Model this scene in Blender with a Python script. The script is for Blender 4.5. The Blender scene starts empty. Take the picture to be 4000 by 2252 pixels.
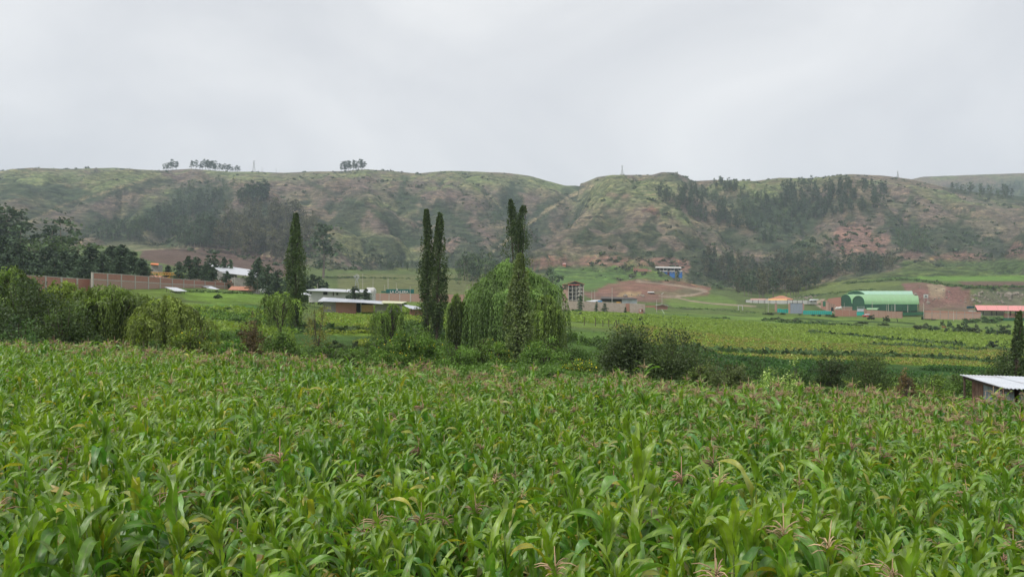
import bpy, math, random
import numpy as np
from mathutils import Vector

# ------------------------------------------------------------------ camera, light, exposure
F = 3139.0            # focal length in units of the 4000 wide photograph
HZ = 1157.0           # row of the eye level
CZ = 4.0              # camera height
scene = bpy.context.scene
cam_d = bpy.data.cameras.new('camera')
cam_d.sensor_width = 36.0
cam_d.lens = 36.0 * F / 4000.0
cam_d.shift_y = (HZ - 1126.0) / 4000.0
cam_d.clip_start = 0.1
cam_d.clip_end = 12000
cam = bpy.data.objects.new('camera', cam_d)
scene.collection.objects.link(cam)
cam.location = (0, 0, CZ)
cam.rotation_euler = (math.radians(90), 0, 0)
scene.camera = cam

SUN_EL, SUN_AZ = math.radians(50), math.radians(232)
world = bpy.data.worlds.new('World')
scene.world = world
world.use_nodes = True
wn, wl = world.node_tree.nodes, world.node_tree.links
wn.clear()
wout = wn.new('ShaderNodeOutputWorld')
bg = wn.new('ShaderNodeBackground'); bg.inputs['Strength'].default_value = 0.1
sky = wn.new('ShaderNodeTexSky'); sky.sky_type = 'NISHITA'; sky.sun_disc = False
sky.sun_elevation = SUN_EL; sky.sun_rotation = SUN_AZ; sky.altitude = 3400
tc = wn.new('ShaderNodeTexCoord')
mp = wn.new('ShaderNodeMapping'); mp.inputs['Scale'].default_value = (1.0, 1.0, 1.7)
mp.inputs['Location'].default_value = (0.7, 0.3, 0.1)
n1 = wn.new('ShaderNodeTexNoise'); n1.inputs['Scale'].default_value = 2.3; n1.inputs['Detail'].default_value = 9; n1.inputs['Roughness'].default_value = 0.52; n1.inputs['Distortion'].default_value = 0.6
ramp = wn.new('ShaderNodeValToRGB')
ramp.color_ramp.elements[0].position = 0.30; ramp.color_ramp.elements[0].color = (4.6, 4.70, 4.88, 1)
ramp.color_ramp.elements[1].position = 0.72; ramp.color_ramp.elements[1].color = (6.25, 6.27, 6.25, 1)
wl.new(tc.outputs['Generated'], mp.inputs['Vector']); wl.new(mp.outputs['Vector'], n1.inputs['Vector']); wl.new(n1.outputs['Fac'], ramp.inputs['Fac'])
mix = wn.new('ShaderNodeMixRGB'); mix.inputs['Fac'].default_value = 0.93
wl.new(sky.outputs['Color'], mix.inputs['Color1']); wl.new(ramp.outputs['Color'], mix.inputs['Color2'])
wl.new(mix.outputs['Color'], bg.inputs['Color']); wl.new(bg.outputs['Background'], wout.inputs['Surface'])

sun_d = bpy.data.lights.new('sun', 'SUN'); sun_d.energy = 1.5; sun_d.angle = math.radians(11); sun_d.color = (1.0, 0.96, 0.9)
sun = bpy.data.objects.new('sun', sun_d); scene.collection.objects.link(sun)
# the sky's sun_rotation runs clockwise from +Y
sdir = Vector((math.sin(SUN_AZ) * math.cos(SUN_EL), math.cos(SUN_AZ) * math.cos(SUN_EL), math.sin(SUN_EL)))
sun.rotation_euler = sdir.to_track_quat('Z', 'Y').to_euler()
sun.location = (0, -20, 60)
vs = scene.view_settings
vs.view_transform = 'Standard'; vs.look = 'None'; vs.gamma = 1; vs.exposure = 0.66; vs.use_curve_mapping = False
scene.cycles.max_bounces = 6; scene.cycles.diffuse_bounces = 2; scene.cycles.transmission_bounces = 4
scene.cycles.transparent_max_bounces = 4; scene.cycles.volume_bounces = 1

# ------------------------------------------------------------------ small tools
C = scene.collection
R = np.random.default_rng(7)
rnd = random.Random(11)

def pt(X, Y, D):
    """the world point seen at column X, row Y of the photograph when it lies D metres ahead"""
    return np.array([(X - 2000.0) / F * D, D, CZ + (HZ - Y) / F * D])

def px(n, D): return n * D / F

def _hash(ix, iy, seed):
    h = (ix.astype(np.int64) * 374761393 + iy.astype(np.int64) * 668265263 + seed * 982451653) & 0xffffffff
    h = ((h ^ (h >> 13)) * 1274126177) & 0xffffffff
    return ((h ^ (h >> 16)) & 0xffff) / 65535.0

def vnoise(x, y, seed=0):
    ix = np.floor(x); iy = np.floor(y); fx = x - ix; fy = y - iy
    fx = fx * fx * fx * (fx * (fx * 6 - 15) + 10); fy = fy * fy * fy * (fy * (fy * 6 - 15) + 10)
    a = _hash(ix, iy, seed); b = _hash(ix + 1, iy, seed); c = _hash(ix, iy + 1, seed); d = _hash(ix + 1, iy + 1, seed)
    return (a + (b - a) * fx) * (1 - fy) + (c + (d - c) * fx) * fy      # 0..1

def fbm(x, y, oct=4, seed=0, gain=0.5):
    s = 0; a = 1; t = 0
    for k in range(oct):
        s = s + a * vnoise(x * 2 ** k + 17.3 * k, y * 2 ** k - 9.1 * k, seed + k); t += a; a *= gain
    return s / t

def smooth(e0, e1, v):
    t = np.clip((v - e0) / (e1 - e0), 0, 1); return t * t * (3 - 2 * t)

def mesh_np(name, V, Q, cols=None, uvs=None, smooth_shade=False, mats=None, midx=None):
    me = bpy.data.meshes.new(name)
    V = np.asarray(V, dtype=np.float32); Q = np.asarray(Q, dtype=np.int32)
    n = Q.shape[1]
    me.vertices.add(len(V)); me.vertices.foreach_set('co', V.ravel())
    me.loops.add(Q.size); me.loops.foreach_set('vertex_index', Q.ravel())
    me.polygons.add(len(Q)); me.polygons.foreach_set('loop_start', np.arange(0, Q.size, n, dtype=np.int32))
    if cols is not None:
        cols = np.asarray(cols, dtype=np.float32)
        if cols.shape[1] == 3: cols = np.hstack([cols, np.ones((len(cols), 1), np.float32)])
        at = me.attributes.new('Col', 'FLOAT_COLOR', 'POINT'); at.data.foreach_set('color', cols.ravel())
    if uvs is not None:
        at = me.attributes.new('LUV', 'FLOAT2', 'POINT'); at.data.foreach_set('vector', np.asarray(uvs, np.float32).ravel())
    if smooth_shade: me.polygons.foreach_set('use_smooth', np.ones(len(Q), bool))
    for m in (mats or []): me.materials.append(m)
    if midx is not None: me.polygons.foreach_set('material_index', np.asarray(midx, np.int32))
    me.update(calc_edges=True)
    return me

class MB:
    """collects polygons and becomes one mesh"""
    def __init__(s): s.v = []; s.f = []
    def add(s, vs, fs):
        b = len(s.v); s.v += [tuple(map(float, p)) for p in vs]; s.f += [tuple(b + i for i in f) for f in fs]
    def hexa(s, p):
        s.add(p, [(0, 3, 2, 1), (4, 5, 6, 7), (0, 1, 5, 4), (1, 2, 6, 5), (2, 3, 7, 6), (3, 0, 4, 7)])
    def box(s, x0, x1, y0, y1, z0, z1):
        s.hexa([(x0, y0, z0), (x1, y0, z0), (x1, y1, z0), (x0, y1, z0), (x0, y0, z1), (x1, y0, z1), (x1, y1, z1), (x0, y1, z1)])
    def slab(s, a, b, zb0, zb1, zt0, zt1, th):
        """an upright slab from plan point a to b, own bottom and top height at both ends"""
        a = np.array(a[:2], float); b = np.array(b[:2], float); d = b - a; n = np.array([-d[1], d[0]]) / max(1e-6, np.hypot(*d)) * th / 2
        s.hexa([(*(a - n), zb0), (*(b - n), zb1), (*(b + n), zb1), (*(a + n), zb0), (*(a - n), zt0), (*(b - n), zt1), (*(b + n), zt1), (*(a + n), zt0)])
    def sheet(s, p, th):
        """a four cornered sheet (corners in order) with thickness downwards"""
        q = [(x, y, z - th) for x, y, z in p]; s.hexa(q + list(p))
    def tube(s, pts, rad, n=6):
        pts = [np.array(p, float) for p in pts]
        if np.isscalar(rad): rad = [rad] * len(pts)
        b = len(s.v); u = None
        for i, p in enumerate(pts):
            t = (pts[min(i + 1, len(pts) - 1)] - pts[max(i - 1, 0)]); t = t / (np.linalg.norm(t) + 1e-9)
            if u is None: u = np.cross(t, [0.13, 0.97, 0.21]); 
            u = u - t * np.dot(u, t); u = u / (np.linalg.norm(u) + 1e-9); w = np.cross(t, u)
            for k in range(n):
                a = 2 * math.pi * k / n
                s.v.append(tuple(p + rad[i] * (math.cos(a) * u + math.sin(a) * w)))
        for i in range(len(pts) - 1):
            for k in range(n):
                s.f.append((b + i * n + k, b + i * n + (k + 1) % n, b + (i + 1) * n + (k + 1) % n, b + (i + 1) * n + k))
        s.f.append(tuple(b + k for k in reversed(range(n)))); e = b + (len(pts) - 1) * n; s.f.append(tuple(e + k for k in range(n)))
    def mesh(s, name, m, off=(0, 0, 0), smooth_shade=False):
        me = bpy.data.meshes.new(name)
        me.from_pydata([(x - off[0], y - off[1], z - off[2]) for x, y, z in s.v], [], s.f)
        if smooth_shade:
            me.polygons.foreach_set('use_smooth', [True] * len(me.polygons))
        if m: me.materials.append(m)
        me.update(); return me

def link(name, me, parent=None, loc=(0, 0, 0), rz=0, scale=1):
    o = bpy.data.objects.new(name, me); C.objects.link(o)
    o.location = loc; o.rotation_euler = (0, 0, rz)
    o.scale = (scale, scale, scale) if np.isscalar(scale) else scale
    if parent is not None: o.parent = parent
    return o

def tag(o, label=None, cat=None, group=None, kind=None):
    if label: o['label'] = label
    if cat: o['category'] = cat
    if group: o['group'] = group
    if kind: o['kind'] = kind
    return o

def empty(name, loc, label, cat, group=None, rz=0, scale=1):
    o = bpy.data.objects.new(name, None); C.objects.link(o); o.location = tuple(map(float, loc)); o.rotation_euler = (0, 0, rz)
    o.scale = (scale,) * 3; o.empty_display_size = 0.3
    return tag(o, label, cat, group)

def copy_tree(o, parent=None, kids=None):
    c = o.copy(); C.objects.link(c)
    if parent is not None: c.parent = parent
    for ch in (kids[o.name] if kids else o.children): copy_tree(ch, c, {ch.name: list(ch.children)} if True else None)
    return c

# ------------------------------------------------------------------ materials
MATS = {}
def nt(name):
    m = bpy.data.materials.new(name); m.use_nodes = True; n = m.node_tree.nodes; l = m.node_tree.links; n.clear()
    o = n.new('ShaderNodeOutputMaterial'); b = n.new('ShaderNodeBsdfPrincipled'); l.new(b.outputs[0], o.inputs['Surface'])
    return m, n, l, b, o

def mat(name, col, rough=0.8, var=0.25, scale=3.0, bump=0.3, spec=0.3, metal=0.0, dirt=None, dirt_amt=0.35):
    if name in MATS: return MATS[name]
    m, n, l, b, o = nt(name)
    tcn = n.new('ShaderNodeTexCoord'); no = n.new('ShaderNodeTexNoise'); no.inputs['Scale'].default_value = scale; no.inputs['Detail'].default_value = 6; no.inputs['Roughness'].default_value = 0.62
    l.new(tcn.outputs['Object'], no.inputs['Vector'])
    rp = n.new('ShaderNodeValToRGB'); c = np.array(col)
    rp.color_ramp.elements[0].position = 0.3; rp.color_ramp.elements[0].color = (*np.clip(c * (1 - var), 0, 1), 1)
    rp.color_ramp.elements[1].position = 0.7; rp.color_ramp.elements[1].color = (*np.clip(c * (1 + var), 0, 1), 1)
    l.new(no.outputs['Fac'], rp.inputs['Fac']); src = rp.outputs['Color']
    if dirt is not None:
        n2 = n.new('ShaderNodeTexNoise'); n2.inputs['Scale'].default_value = scale * 0.35; n2.inputs['Detail'].default_value = 8; n2.inputs['Roughness'].default_value = 0.75
        mpp = n.new('ShaderNodeMapping'); mpp.inputs['Scale'].default_value = (1, 1, 0.35); l.new(tcn.outputs['Object'], mpp.inputs['Vector']); l.new(mpp.outputs[0], n2.inputs['Vector'])
        r2 = n.new('ShaderNodeValToRGB'); r2.color_ramp.elements[0].position = 0.5; r2.color_ramp.elements[1].position = 0.68
        l.new(n2.outputs['Fac'], r2.inputs['Fac'])
        mu = n.new('ShaderNodeMath'); mu.operation = 'MULTIPLY'; mu.inputs[1].default_value = dirt_amt; l.new(r2.outputs['Color'], mu.inputs[0])
        mx = n.new('ShaderNodeMixRGB'); l.new(mu.outputs[0], mx.inputs['Fac']); l.new(src, mx.inputs['Color1']); mx.inputs['Color2'].default_value = (*dirt, 1); src = mx.outputs['Color']
    l.new(src, b.inputs['Base Color'])
    b.inputs['Roughness'].default_value = rough; b.inputs['Specular IOR Level'].default_value = spec; b.inputs['Metallic'].default_value = metal
    bp = n.new('ShaderNodeBump'); bp.inputs['Strength'].default_value = bump; bp.inputs['Distance'].default_value = 0.03; l.new(no.outputs['Fac'], bp.inputs['Height']); l.new(bp.outputs[0], b.inputs['Normal'])
    MATS[name] = m; return m

def mat_brick(name, c1, c2, mortar, bw=0.24, bh=0.09, dirt=(0.3, 0.25, 0.2)):
    if name in MATS: return MATS[name]
    m, n, l, b, o = nt(name)
    tcn = n.new('ShaderNodeTexCoord'); sx = n.new('ShaderNodeSeparateXYZ'); l.new(tcn.outputs['Object'], sx.inputs[0])
    ad = n.new('ShaderNodeMath'); ad.operation = 'ADD'; l.new(sx.outputs['X'], ad.inputs[0]); l.new(sx.outputs['Y'], ad.inputs[1])
    cb = n.new('ShaderNodeCombineXYZ'); l.new(ad.outputs[0], cb.inputs['X']); l.new(sx.outputs['Z'], cb.inputs['Y'])
    br = n.new('ShaderNodeTexBrick'); br.inputs['Scale'].default_value = 1; br.inputs['Brick Width'].default_value = bw; br.inputs['Row Height'].default_value = bh
    br.inputs['Mortar Size'].default_value = 0.012; br.inputs['Color1'].default_value = (*c1, 1); br.inputs['Color2'].default_value = (*c2, 1); br.inputs['Mortar'].default_value = (*mortar, 1)
    l.new(cb.outputs[0], br.inputs['Vector'])
    no = n.new('ShaderNodeTexNoise'); no.inputs['Scale'].default_value = 0.7; no.inputs['Detail'].default_value = 8; no.inputs['Roughness'].default_value = 0.7; l.new(tcn.outputs['Object'], no.inputs['Vector'])
    rp = n.new('ShaderNodeValToRGB'); rp.color_ramp.elements[0].position = 0.42; rp.color_ramp.elements[0].color = (0, 0, 0, 1); rp.color_ramp.elements[1].position = 0.75; rp.color_ramp.elements[1].color = (.6, .6, .6, 1); l.new(no.outputs['Fac'], rp.inputs['Fac'])
    mx = n.new('ShaderNodeMixRGB'); l.new(rp.outputs['Color'], mx.inputs['Fac']); l.new(br.outputs['Color'], mx.inputs['Color1']); mx.inputs['Color2'].default_value = (*dirt, 1)
    l.new(mx.outputs['Color'], b.inputs['Base Color']); b.inputs['Roughness'].default_value = 0.9; b.inputs['Specular IOR Level'].default_value = 0.2
    MATS[name] = m; return m

def mat_leaf(name, tint=(1, 1, 1), rough=0.6, trans=0.25, spec=0.3, patch=0.0, rndv=0.3):
    """foliage: colour comes from the leaf's own Col attribute, with a light random shift per plant"""
    if name in MATS: return MATS[name]
    m, n, l, b, o = nt(name)
    at = n.new('ShaderNodeAttribute'); at.attribute_name = 'Col'
    oi = n.new('ShaderNodeObjectInfo')
    mr = n.new('ShaderNodeMapRange'); mr.inputs['To Min'].default_value = 1 - rndv; mr.inputs['To Max'].default_value = 1 + rndv; l.new(oi.outputs['Random'], mr.inputs['Value'])
    mx = n.new('ShaderNodeVectorMath'); mx.operation = 'MULTIPLY'; mx.inputs[1].default_value = tint; l.new(at.outputs['Color'], mx.inputs[0])
    sc = n.new('ShaderNodeVectorMath'); sc.operation = 'SCALE'; l.new(mx.outputs[0], sc.inputs[0]); l.new(mr.outputs[0], sc.inputs['Scale'])
    l.new(sc.outputs[0], b.inputs['Base Color']); b.inputs['Roughness'].default_value = rough; b.inputs['Specular IOR Level'].default_value = spec
    tr = n.new('ShaderNodeBsdfTranslucent'); t2 = n.new('ShaderNodeVectorMath'); t2.operation = 'MULTIPLY'; t2.inputs[1].default_value = (1.3, 1.35, 0.6); l.new(sc.outputs[0], t2.inputs[0]); l.new(t2.outputs[0], tr.inputs['Color'])
    ms = n.new('ShaderNodeMixShader'); ms.inputs['Fac'].default_value = trans; l.new(b.outputs[0], ms.inputs[1]); l.new(tr.outputs[0], ms.inputs[2]); l.new(ms.outputs[0], o.inputs['Surface'])
    MATS[name] = m; return m

M_bark = mat('bark', (0.09, 0.07, 0.05), 0.9, 0.4, 6)
M_concrete = mat('concrete', (0.45, 0.42, 0.37), 0.9, 0.15, 2.0, dirt=(0.22, 0.19, 0.16))
M_concrete_dark = mat('old_concrete', (0.30, 0.28, 0.26), 0.9, 0.2, 1.2, dirt=(0.14, 0.12, 0.11))
M_white = mat('white_render', (0.56, 0.55, 0.52), 0.8, 0.08, 1.0, dirt=(0.42, 0.39, 0.34))
M_whitemetal = mat('white_sheet_metal', (0.56, 0.58, 0.61), 0.45, 0.1, 0.6, spec=0.5, dirt=(0.4, 0.38, 0.36))
M_greymetal = mat('grey_sheet_metal', (0.50, 0.53, 0.58), 0.45, 0.15, 0.6, spec=0.5, dirt=(0.30, 0.27, 0.25))
M_dark = mat('painted_shade_and_dark_parts', (0.03, 0.028, 0.027), 0.9, 0.2)  # near-black: shade painted into openings and under roofs, also plain dark parts
M_steel = mat('galvanised_post', (0.38, 0.39, 0.38), 0.6, 0.1)
M_wood = mat('weathered_wood', (0.10, 0.075, 0.055), 0.9, 0.35, 9)
M_brick = mat_brick('brick', (0.42, 0.170, 0.12), (0.33, 0.13, 0.095), (0.38, 0.27, 0.22), dirt=(0.40, 0.24, 0.18))
M_brick_pale = mat_brick('pale_brick', (0.42, 0.24, 0.185), (0.36, 0.20, 0.155), (0.42, 0.33, 0.27), dirt=(0.42, 0.30, 0.24))
M_adobe = mat_brick('cement_block', (0.40, 0.33, 0.28), (0.33, 0.27, 0.23), (0.44, 0.38, 0.34), 0.45, 0.24, dirt=(0.24, 0.18, 0.14))
M_tile = mat('clay_tile', (0.46, 0.21, 0.13), 0.85, 0.25, 2.0, dirt=(0.30, 0.17, 0.12))

# ------------------------------------------------------------------ terrain
def pchip(x, y, xq):
    """monotone cubic through the knots, y may have several columns"""
    x = np.asarray(x, float); y = np.asarray(y, float); h = np.diff(x); d = np.diff(y, axis=0) / h[:, None]
    m = np.zeros_like(y); w1 = (2 * h[1:] + h[:-1])[:, None]; w2 = (h[1:] + 2 * h[:-1])[:, None]
    ok = d[:-1] * d[1:] > 0
    with np.errstate(all='ignore'): hm = (w1 + w2) / (w1 / np.where(d[:-1] == 0, 1, d[:-1]) + w2 / np.where(d[1:] == 0, 1, d[1:]))
    m[1:-1] = np.where(ok, hm, 0); m[0] = d[0]; m[-1] = d[-1]
    k = np.clip(np.searchsorted(x, xq, 'right') - 1, 0, len(x) - 2); t = ((xq - x[k]) / h[k])[:, None]; H = h[k][:, None]
    return (1 + 2 * t) * (1 - t) ** 2 * y[k] + t * (1 - t) ** 2 * H * m[k] + t * t * (3 - 2 * t) * y[k + 1] + t * t * (t - 1) * H * m[k + 1]

DK = [60, 80, 100, 116, 140, 170, 200, 250, 300, 380, 450, 500, 550, 650]
XK = [-1500, 0, 500, 900, 1300, 1700, 2100, 2500, 3000, 3500, 4000, 5500]
YK = {
 -1500: [1410, 1370, 1320, 1275, 1215, 1150, 1115, 1090, 1070, 1050, 1035, 1020, 1005, 980],
 0:    [1415, 1365, 1305, 1255, 1200, 1140, 1115, 1092, 1075, 1055, 1040, 1025, 1010, 985],
 500:  [1418, 1360, 1295, 1245, 1190, 1138, 1122, 1108, 1095, 1080, 1045, 1020, 995, 968],
 900:  [1420, 1365, 1315, 1258, 1205, 1165, 1142, 1128, 1118, 1105, 1078, 1058, 1040, 1015],
 1300: [1430, 1402, 1374, 1302, 1252, 1222, 1205, 1195, 1180, 1150, 1120, 1105, 1090, 1060],
 1700: [1440, 1412, 1372, 1315, 1268, 1235, 1212, 1188, 1172, 1150, 1125, 1110, 1095, 1065],
 2100: [1452, 1422, 1382, 1332, 1292, 1265, 1248, 1228, 1213, 1196, 1176, 1155, 1130, 1085],
 2500: [1500, 1482, 1442, 1405, 1345, 1300, 1275, 1248, 1228, 1208, 1180, 1162, 1142, 1105],
 3000: [1540, 1522, 1485, 1445, 1402, 1362, 1330, 1290, 1262, 1230, 1200, 1185, 1170, 1150],
 3500: [1560, 1532, 1492, 1458, 1422, 1388, 1352, 1312, 1282, 1248, 1228, 1200, 1130, 1088],
 4000: [1590, 1552, 1512, 1478, 1440, 1405, 1365, 1325, 1295, 1258, 1225, 1195, 1115, 1085],
 5500: [1600, 1562, 1522, 1488, 1450, 1412, 1372, 1330, 1300, 1262, 1230, 1200, 1125, 1090]}
colX = np.concatenate([np.arange(-1500, 0, 50), np.arange(0, 4000, 5.6), np.arange(4000, 5501, 50)])
colX = np.unique(np.concatenate([colX, [5500]]))
rowD = np.concatenate([np.geomspace(2.2, 60, 50)[:-1], np.geomspace(60, 640, 190)[:-1], np.arange(640, 1760, 4.7), np.linspace(1770, 2600, 46), [2750, 3000, 3300]])
nC, nR = len(colX), len(rowD)

def slopeK(X): return np.interp(X, [-1500, 0, 2000, 4000, 5500], [-0.016 + 0, 0.012, 0.034, 0.056, 0.06])
Zk = []                                                    # z at the knots, knots x control columns
kn = [2.2, 15, 32] + DK
for X in XK:
    s = float(slopeK(X)); col = [-s * 2.2, -s * 15, -s * 32]
    col += [CZ + (HZ - y) / F * d for y, d in zip(YK[X], DK)]
    Zk.append(col)
Zk = np.array(Zk).T                                        # knots x columns
Zrow = pchip(kn, Zk, np.minimum(rowD, 650))                # rows x control columns
Zrow = Zrow + (.40 * (1 - smooth(44, 62, rowD)))[:, None]      # the maize stands on slightly higher ground
zc = pchip(XK, Zrow.T, colX).T                             # rows x cols

RX = [-1500, -400, 0, 54, 124, 264, 450, 544, 630, 745, 900, 994, 1110, 1211, 1335, 1428, 1490, 1630, 1740, 1863, 1972, 2078, 2151, 2205, 2275, 2330, 2391, 2547, 2586, 2639, 2710, 2795, 2950, 3044, 3168, 3323, 3447, 3556, 3680, 3800, 4000, 5500]
RY = [700, 690, 670, 660, 655, 660, 655, 662, 666, 659, 671, 670, 675, 670, 668, 660, 664, 675, 663, 664, 668, 681, 699, 714, 716, 692, 683, 683, 672, 674, 707, 703, 707, 694, 696, 680, 685, 699, 728, 748, 768, 790]
ridgeY = np.interp(colX, RX, RY)
k3 = np.ones(3) / 3; ridgeY = np.convolve(np.pad(ridgeY, 1, 'edge'), k3, 'valid')
ridgeD = np.interp(colX, [-1500, 0, 700, 1500, 2250, 2700, 3300, 4000, 5500], [1650, 1620, 1600, 1520, 1600, 1400, 1380, 1300, 1300])
zr = CZ + (HZ - ridgeY) / F * ridgeD
z650 = zc[np.searchsorted(rowD, 650)]
far2Y = np.interp(colX, [-1500, 3300, 3450, 3600, 3800, 4000, 5500], [800, 800, 730, 694, 686, 679, 670])
z2 = CZ + (HZ - far2Y) / F * 2450
DD, XX = np.meshgrid(rowD, colX, indexing='ij')
t = np.clip((DD - 650) / (ridgeD[None] - 650), 0, 1)
prof = t * (1.34 - 0.34 * t)
Z = np.where(DD > 650, z650[None] + (zr - z650)[None] * prof, zc)
bt = np.clip((DD - ridgeD[None]) / 350, 0, 1); base_back = zr[None] - 45 * bt
rise = smooth(1900, 2450, DD)
Z = np.where(DD > ridgeD[None], base_back + (z2[None] - base_back) * rise - smooth(2450, 3300, DD) * 80, Z)
WX = (XX - 2000) / F * DD; WY = DD
hill = smooth(0.0, 0.12, t) * (DD > 650)
fade_top = 1 - smooth(0.80, 1.0, t)

def base_point(Xd, Yd):
    """point of the unrelieved hillside seen at a display pixel (2576 wide)"""
    X, Y = Xd * 1.5528, Yd * 1.5528
    ci = int(np.clip(np.searchsorted(colX, X), 1, nC - 1)); yp = HZ - F * (Z[:, ci] - CZ) / rowD
    r = np.where((yp <= Y) & (rowD > 500))[0]
    D = rowD[r[0]] if len(r) else ridgeD[ci]
    return np.array([(X - 2000) / F * D, D])
Z0 = Z.copy()

def gully(pts, depth, w, wl=None, fade=True, spur=0):
    """carve a V shaped valley along a line; wl = other width on its left (far) side"""
    global Z
    P = np.array([base_point(*p) for p in pts]); best = np.full(Z.shape, 1e9); side = np.zeros(Z.shape); along = np.zeros(Z.shape)
    n = len(P) - 1
    for i in range(n):
        a, b = P[i], P[i + 1]; d = b - a; L2 = d @ d
        ux = WX - a[0]; uy = WY - a[1]; s = np.clip((ux * d[0] + uy * d[1]) / L2, 0, 1)
        ex = ux - s * d[0]; ey = uy - s * d[1]; dist = np.hypot(ex, ey)
        upd = dist < best; best = np.where(upd, dist, best); side = np.where(upd, np.sign(d[0] * uy - d[1] * ux), side); along = np.where(upd, (i + s) / n, along)
    ww = np.where(side < 0, wl or w, w) * (0.6 + 0.8 * fbm(WX / 90, WY / 90, 2, 5))
    c = 1.35 * depth * np.exp(-(best / ww) ** 1.2) * (smooth(0, 0.15, along) * 0.8 + 0.2 if fade else 1)
    Z = Z - c * hill
    if spur:
        sg = side * best; ends = smooth(0, .12, along) * (1 - smooth(.9, 1, along)) * (best < 400)
        Z = Z + hill * ends * spur * smooth(-8, 14, sg) * np.exp(-np.clip(sg - 14, 0, 1e9) / 130)
    return c

GW = np.zeros_like(Z)
for g, dpt, w, wl_ in [
    ([(440, 450), (340, 462), (250, 482), (120, 512), (50, 548), (-20, 590)], 42, 70, 70),
    ([(560, 462), (480, 492), (380, 520), (300, 560), (240, 600)], 30, 60, 60),
    ([(770, 450), (830, 480), (900, 505), (970, 545), (1040, 600), (1090, 650)], 16, 40, 40),
    ([(1020, 445), (1005, 478), (1080, 512), (1160, 560), (1200, 630)], 26, 50, 50),
    ([(1130, 460), (1060, 500), (1020, 520)], 14, 35, 35),
    ([(1452, 466), (1432, 488), (1378, 528), (1296, 590), (1225, 655)], 66, 26, 150),
    ([(1300, 470), (1330, 510), (1330, 550)], 18, 40, 40),
    ([(1745, 475), (1830, 500), (1890, 545), (1935, 600), (1965, 650)], 34, 60, 60),
    ([(2070, 480), (2010, 530), (1960, 590)], 22, 50, 50),
    ([(1570, 480), (1500, 540), (1440, 620)], 12, 28, 28),
    ([(1690, 510), (1620, 560), (1590, 630)], 13, 28, 28),
    ([(1800, 580), (1720, 600), (1690, 640)], 10, 28, 28),
    ([(2300, 480), (2260, 540), (2190, 590), (2150, 650)], 24, 45, 45),
    ([(2170, 520), (2120, 570), (2110, 640)], 16, 30, 30),
    ([(2450, 520), (2400, 570), (2330, 640)], 20, 45, 45),
    ([(2560, 540), (2500, 590), (2470, 640)], 16, 40, 40),
    ([(640, 480), (620, 520), (560, 580)], 14, 40, 40)]:
    GW += gully(g, dpt, w, wl_, spur={66: 26, 42: 16, 30: 8}.get(dpt, 0)) / max(dpt, 20)
rid = 1 - np.abs(2 * fbm(WX / 130 + 0.9 * fbm(WX / 200, WY / 200, 2, 9), WY / 420, 3, 21) - 1)
rid2 = 1 - np.abs(2 * fbm(WX / 42 + 0.8 * fbm(WX / 60, WY / 60, 2, 19), WY / 120, 3, 31) - 1)
Z -= hill * fade_top * (18 * (rid - 0.62) * 1.7 + 11 * (rid2 - 0.62) * 1.6)
Z += hill * (fade_top * 0.8 + 0.2) * (fbm(WX / 22, WY / 22, 3, 41) - 0.5) * 4.5
# terracettes: small contour steps on the steep ground
ph = Z / 7.5 + 1.6 * fbm(WX / 45, WY / 45, 3, 51)
st = ph - np.floor(ph)
terr = hill * smooth(0.35, 0.6, fbm(WX / 180, WY / 180, 2, 61)) * fade_top
Z += terr * 1.7 * (smooth(0.0, 0.35, st) - st)
# keep the crest line where it was measured
for j in range(nC):
    i = int(np.searchsorted(rowD, ridgeD[j])); lim = zr[j] / ridgeD[j]
    el = (Z[:, j] - CZ) / rowD; cap = (zr[j] - CZ) / ridgeD[j]
    m = (el > cap) & (rowD < ridgeD[j] + 200) & (rowD > 900); Z[m, j] = CZ + cap * rowD[m]
# valley relief
vall = (DD > 45) & (DD < 700)
Z += vall * smooth(45, 70, DD) * (1 - smooth(560, 650, DD)) * ((fbm(WX / 14, WY / 14, 3, 71) - 0.5) * 0.5 + (fbm(WX / 3.5, WY / 6, 2, 77) - 0.5) * 0.18)
PX = XX.copy(); PY = HZ - F * (Z - CZ) / DD
# quarry face and mounds behind the buildings on the right
q = smooth(3500, 3600, XX) * smooth(3960, 3840, XX)
Z += q * (smooth(498, 512, DD) * (1 - smooth(512, 560, DD)) * 7 + smooth(500, 530, DD) * (1 - smooth(530, 600, DD)) * (fbm(WX / 9, WY / 9, 3, 81) - 0.3) * 5)
mound = np.exp(-(((XX - 2580) / 210) ** 2 + ((DD - 565) / 42) ** 2)); Z += mound * 5.5
PY = HZ - F * (Z - CZ) / DD

def gz(x, y):
    """terrain height at a world point"""
    X = 2000 + F * x / y
    ci = np.clip(np.searchsorted(colX, X) - 1, 0, nC - 2); ri = np.clip(np.searchsorted(rowD, y) - 1, 0, nR - 2)
    a = np.clip((X - colX[ci]) / (colX[ci + 1] - colX[ci]), 0, 1); b = np.clip((y - rowD[ri]) / (rowD[ri + 1] - rowD[ri]), 0, 1)
    return (Z[ri, ci] * (1 - a) + Z[ri, ci + 1] * a) * (1 - b) + (Z[ri + 1, ci] * (1 - a) + Z[ri + 1, ci + 1] * a) * b

def on_ground(X, D):
    x = (X - 2000) / F * D; return np.array([x, D, float(gz(x, D))])

def hit(X, Y, dmin=60):
    """first terrain point seen at (X, Y) beyond dmin; None over the sky"""
    ci = int(np.clip(np.searchsorted(colX, X), 0, nC - 1)); yp = PY[:, ci]
    r = np.where((yp <= Y) & (rowD > dmin))[0]
    if not len(r): return None
    i = r[0]; D = rowD[i]
    if i > 0 and yp[i - 1] > Y: D = rowD[i - 1] + (D - rowD[i - 1]) * (yp[i - 1] - Y) / (yp[i - 1] - yp[i])
    return on_ground(X, D)

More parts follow.
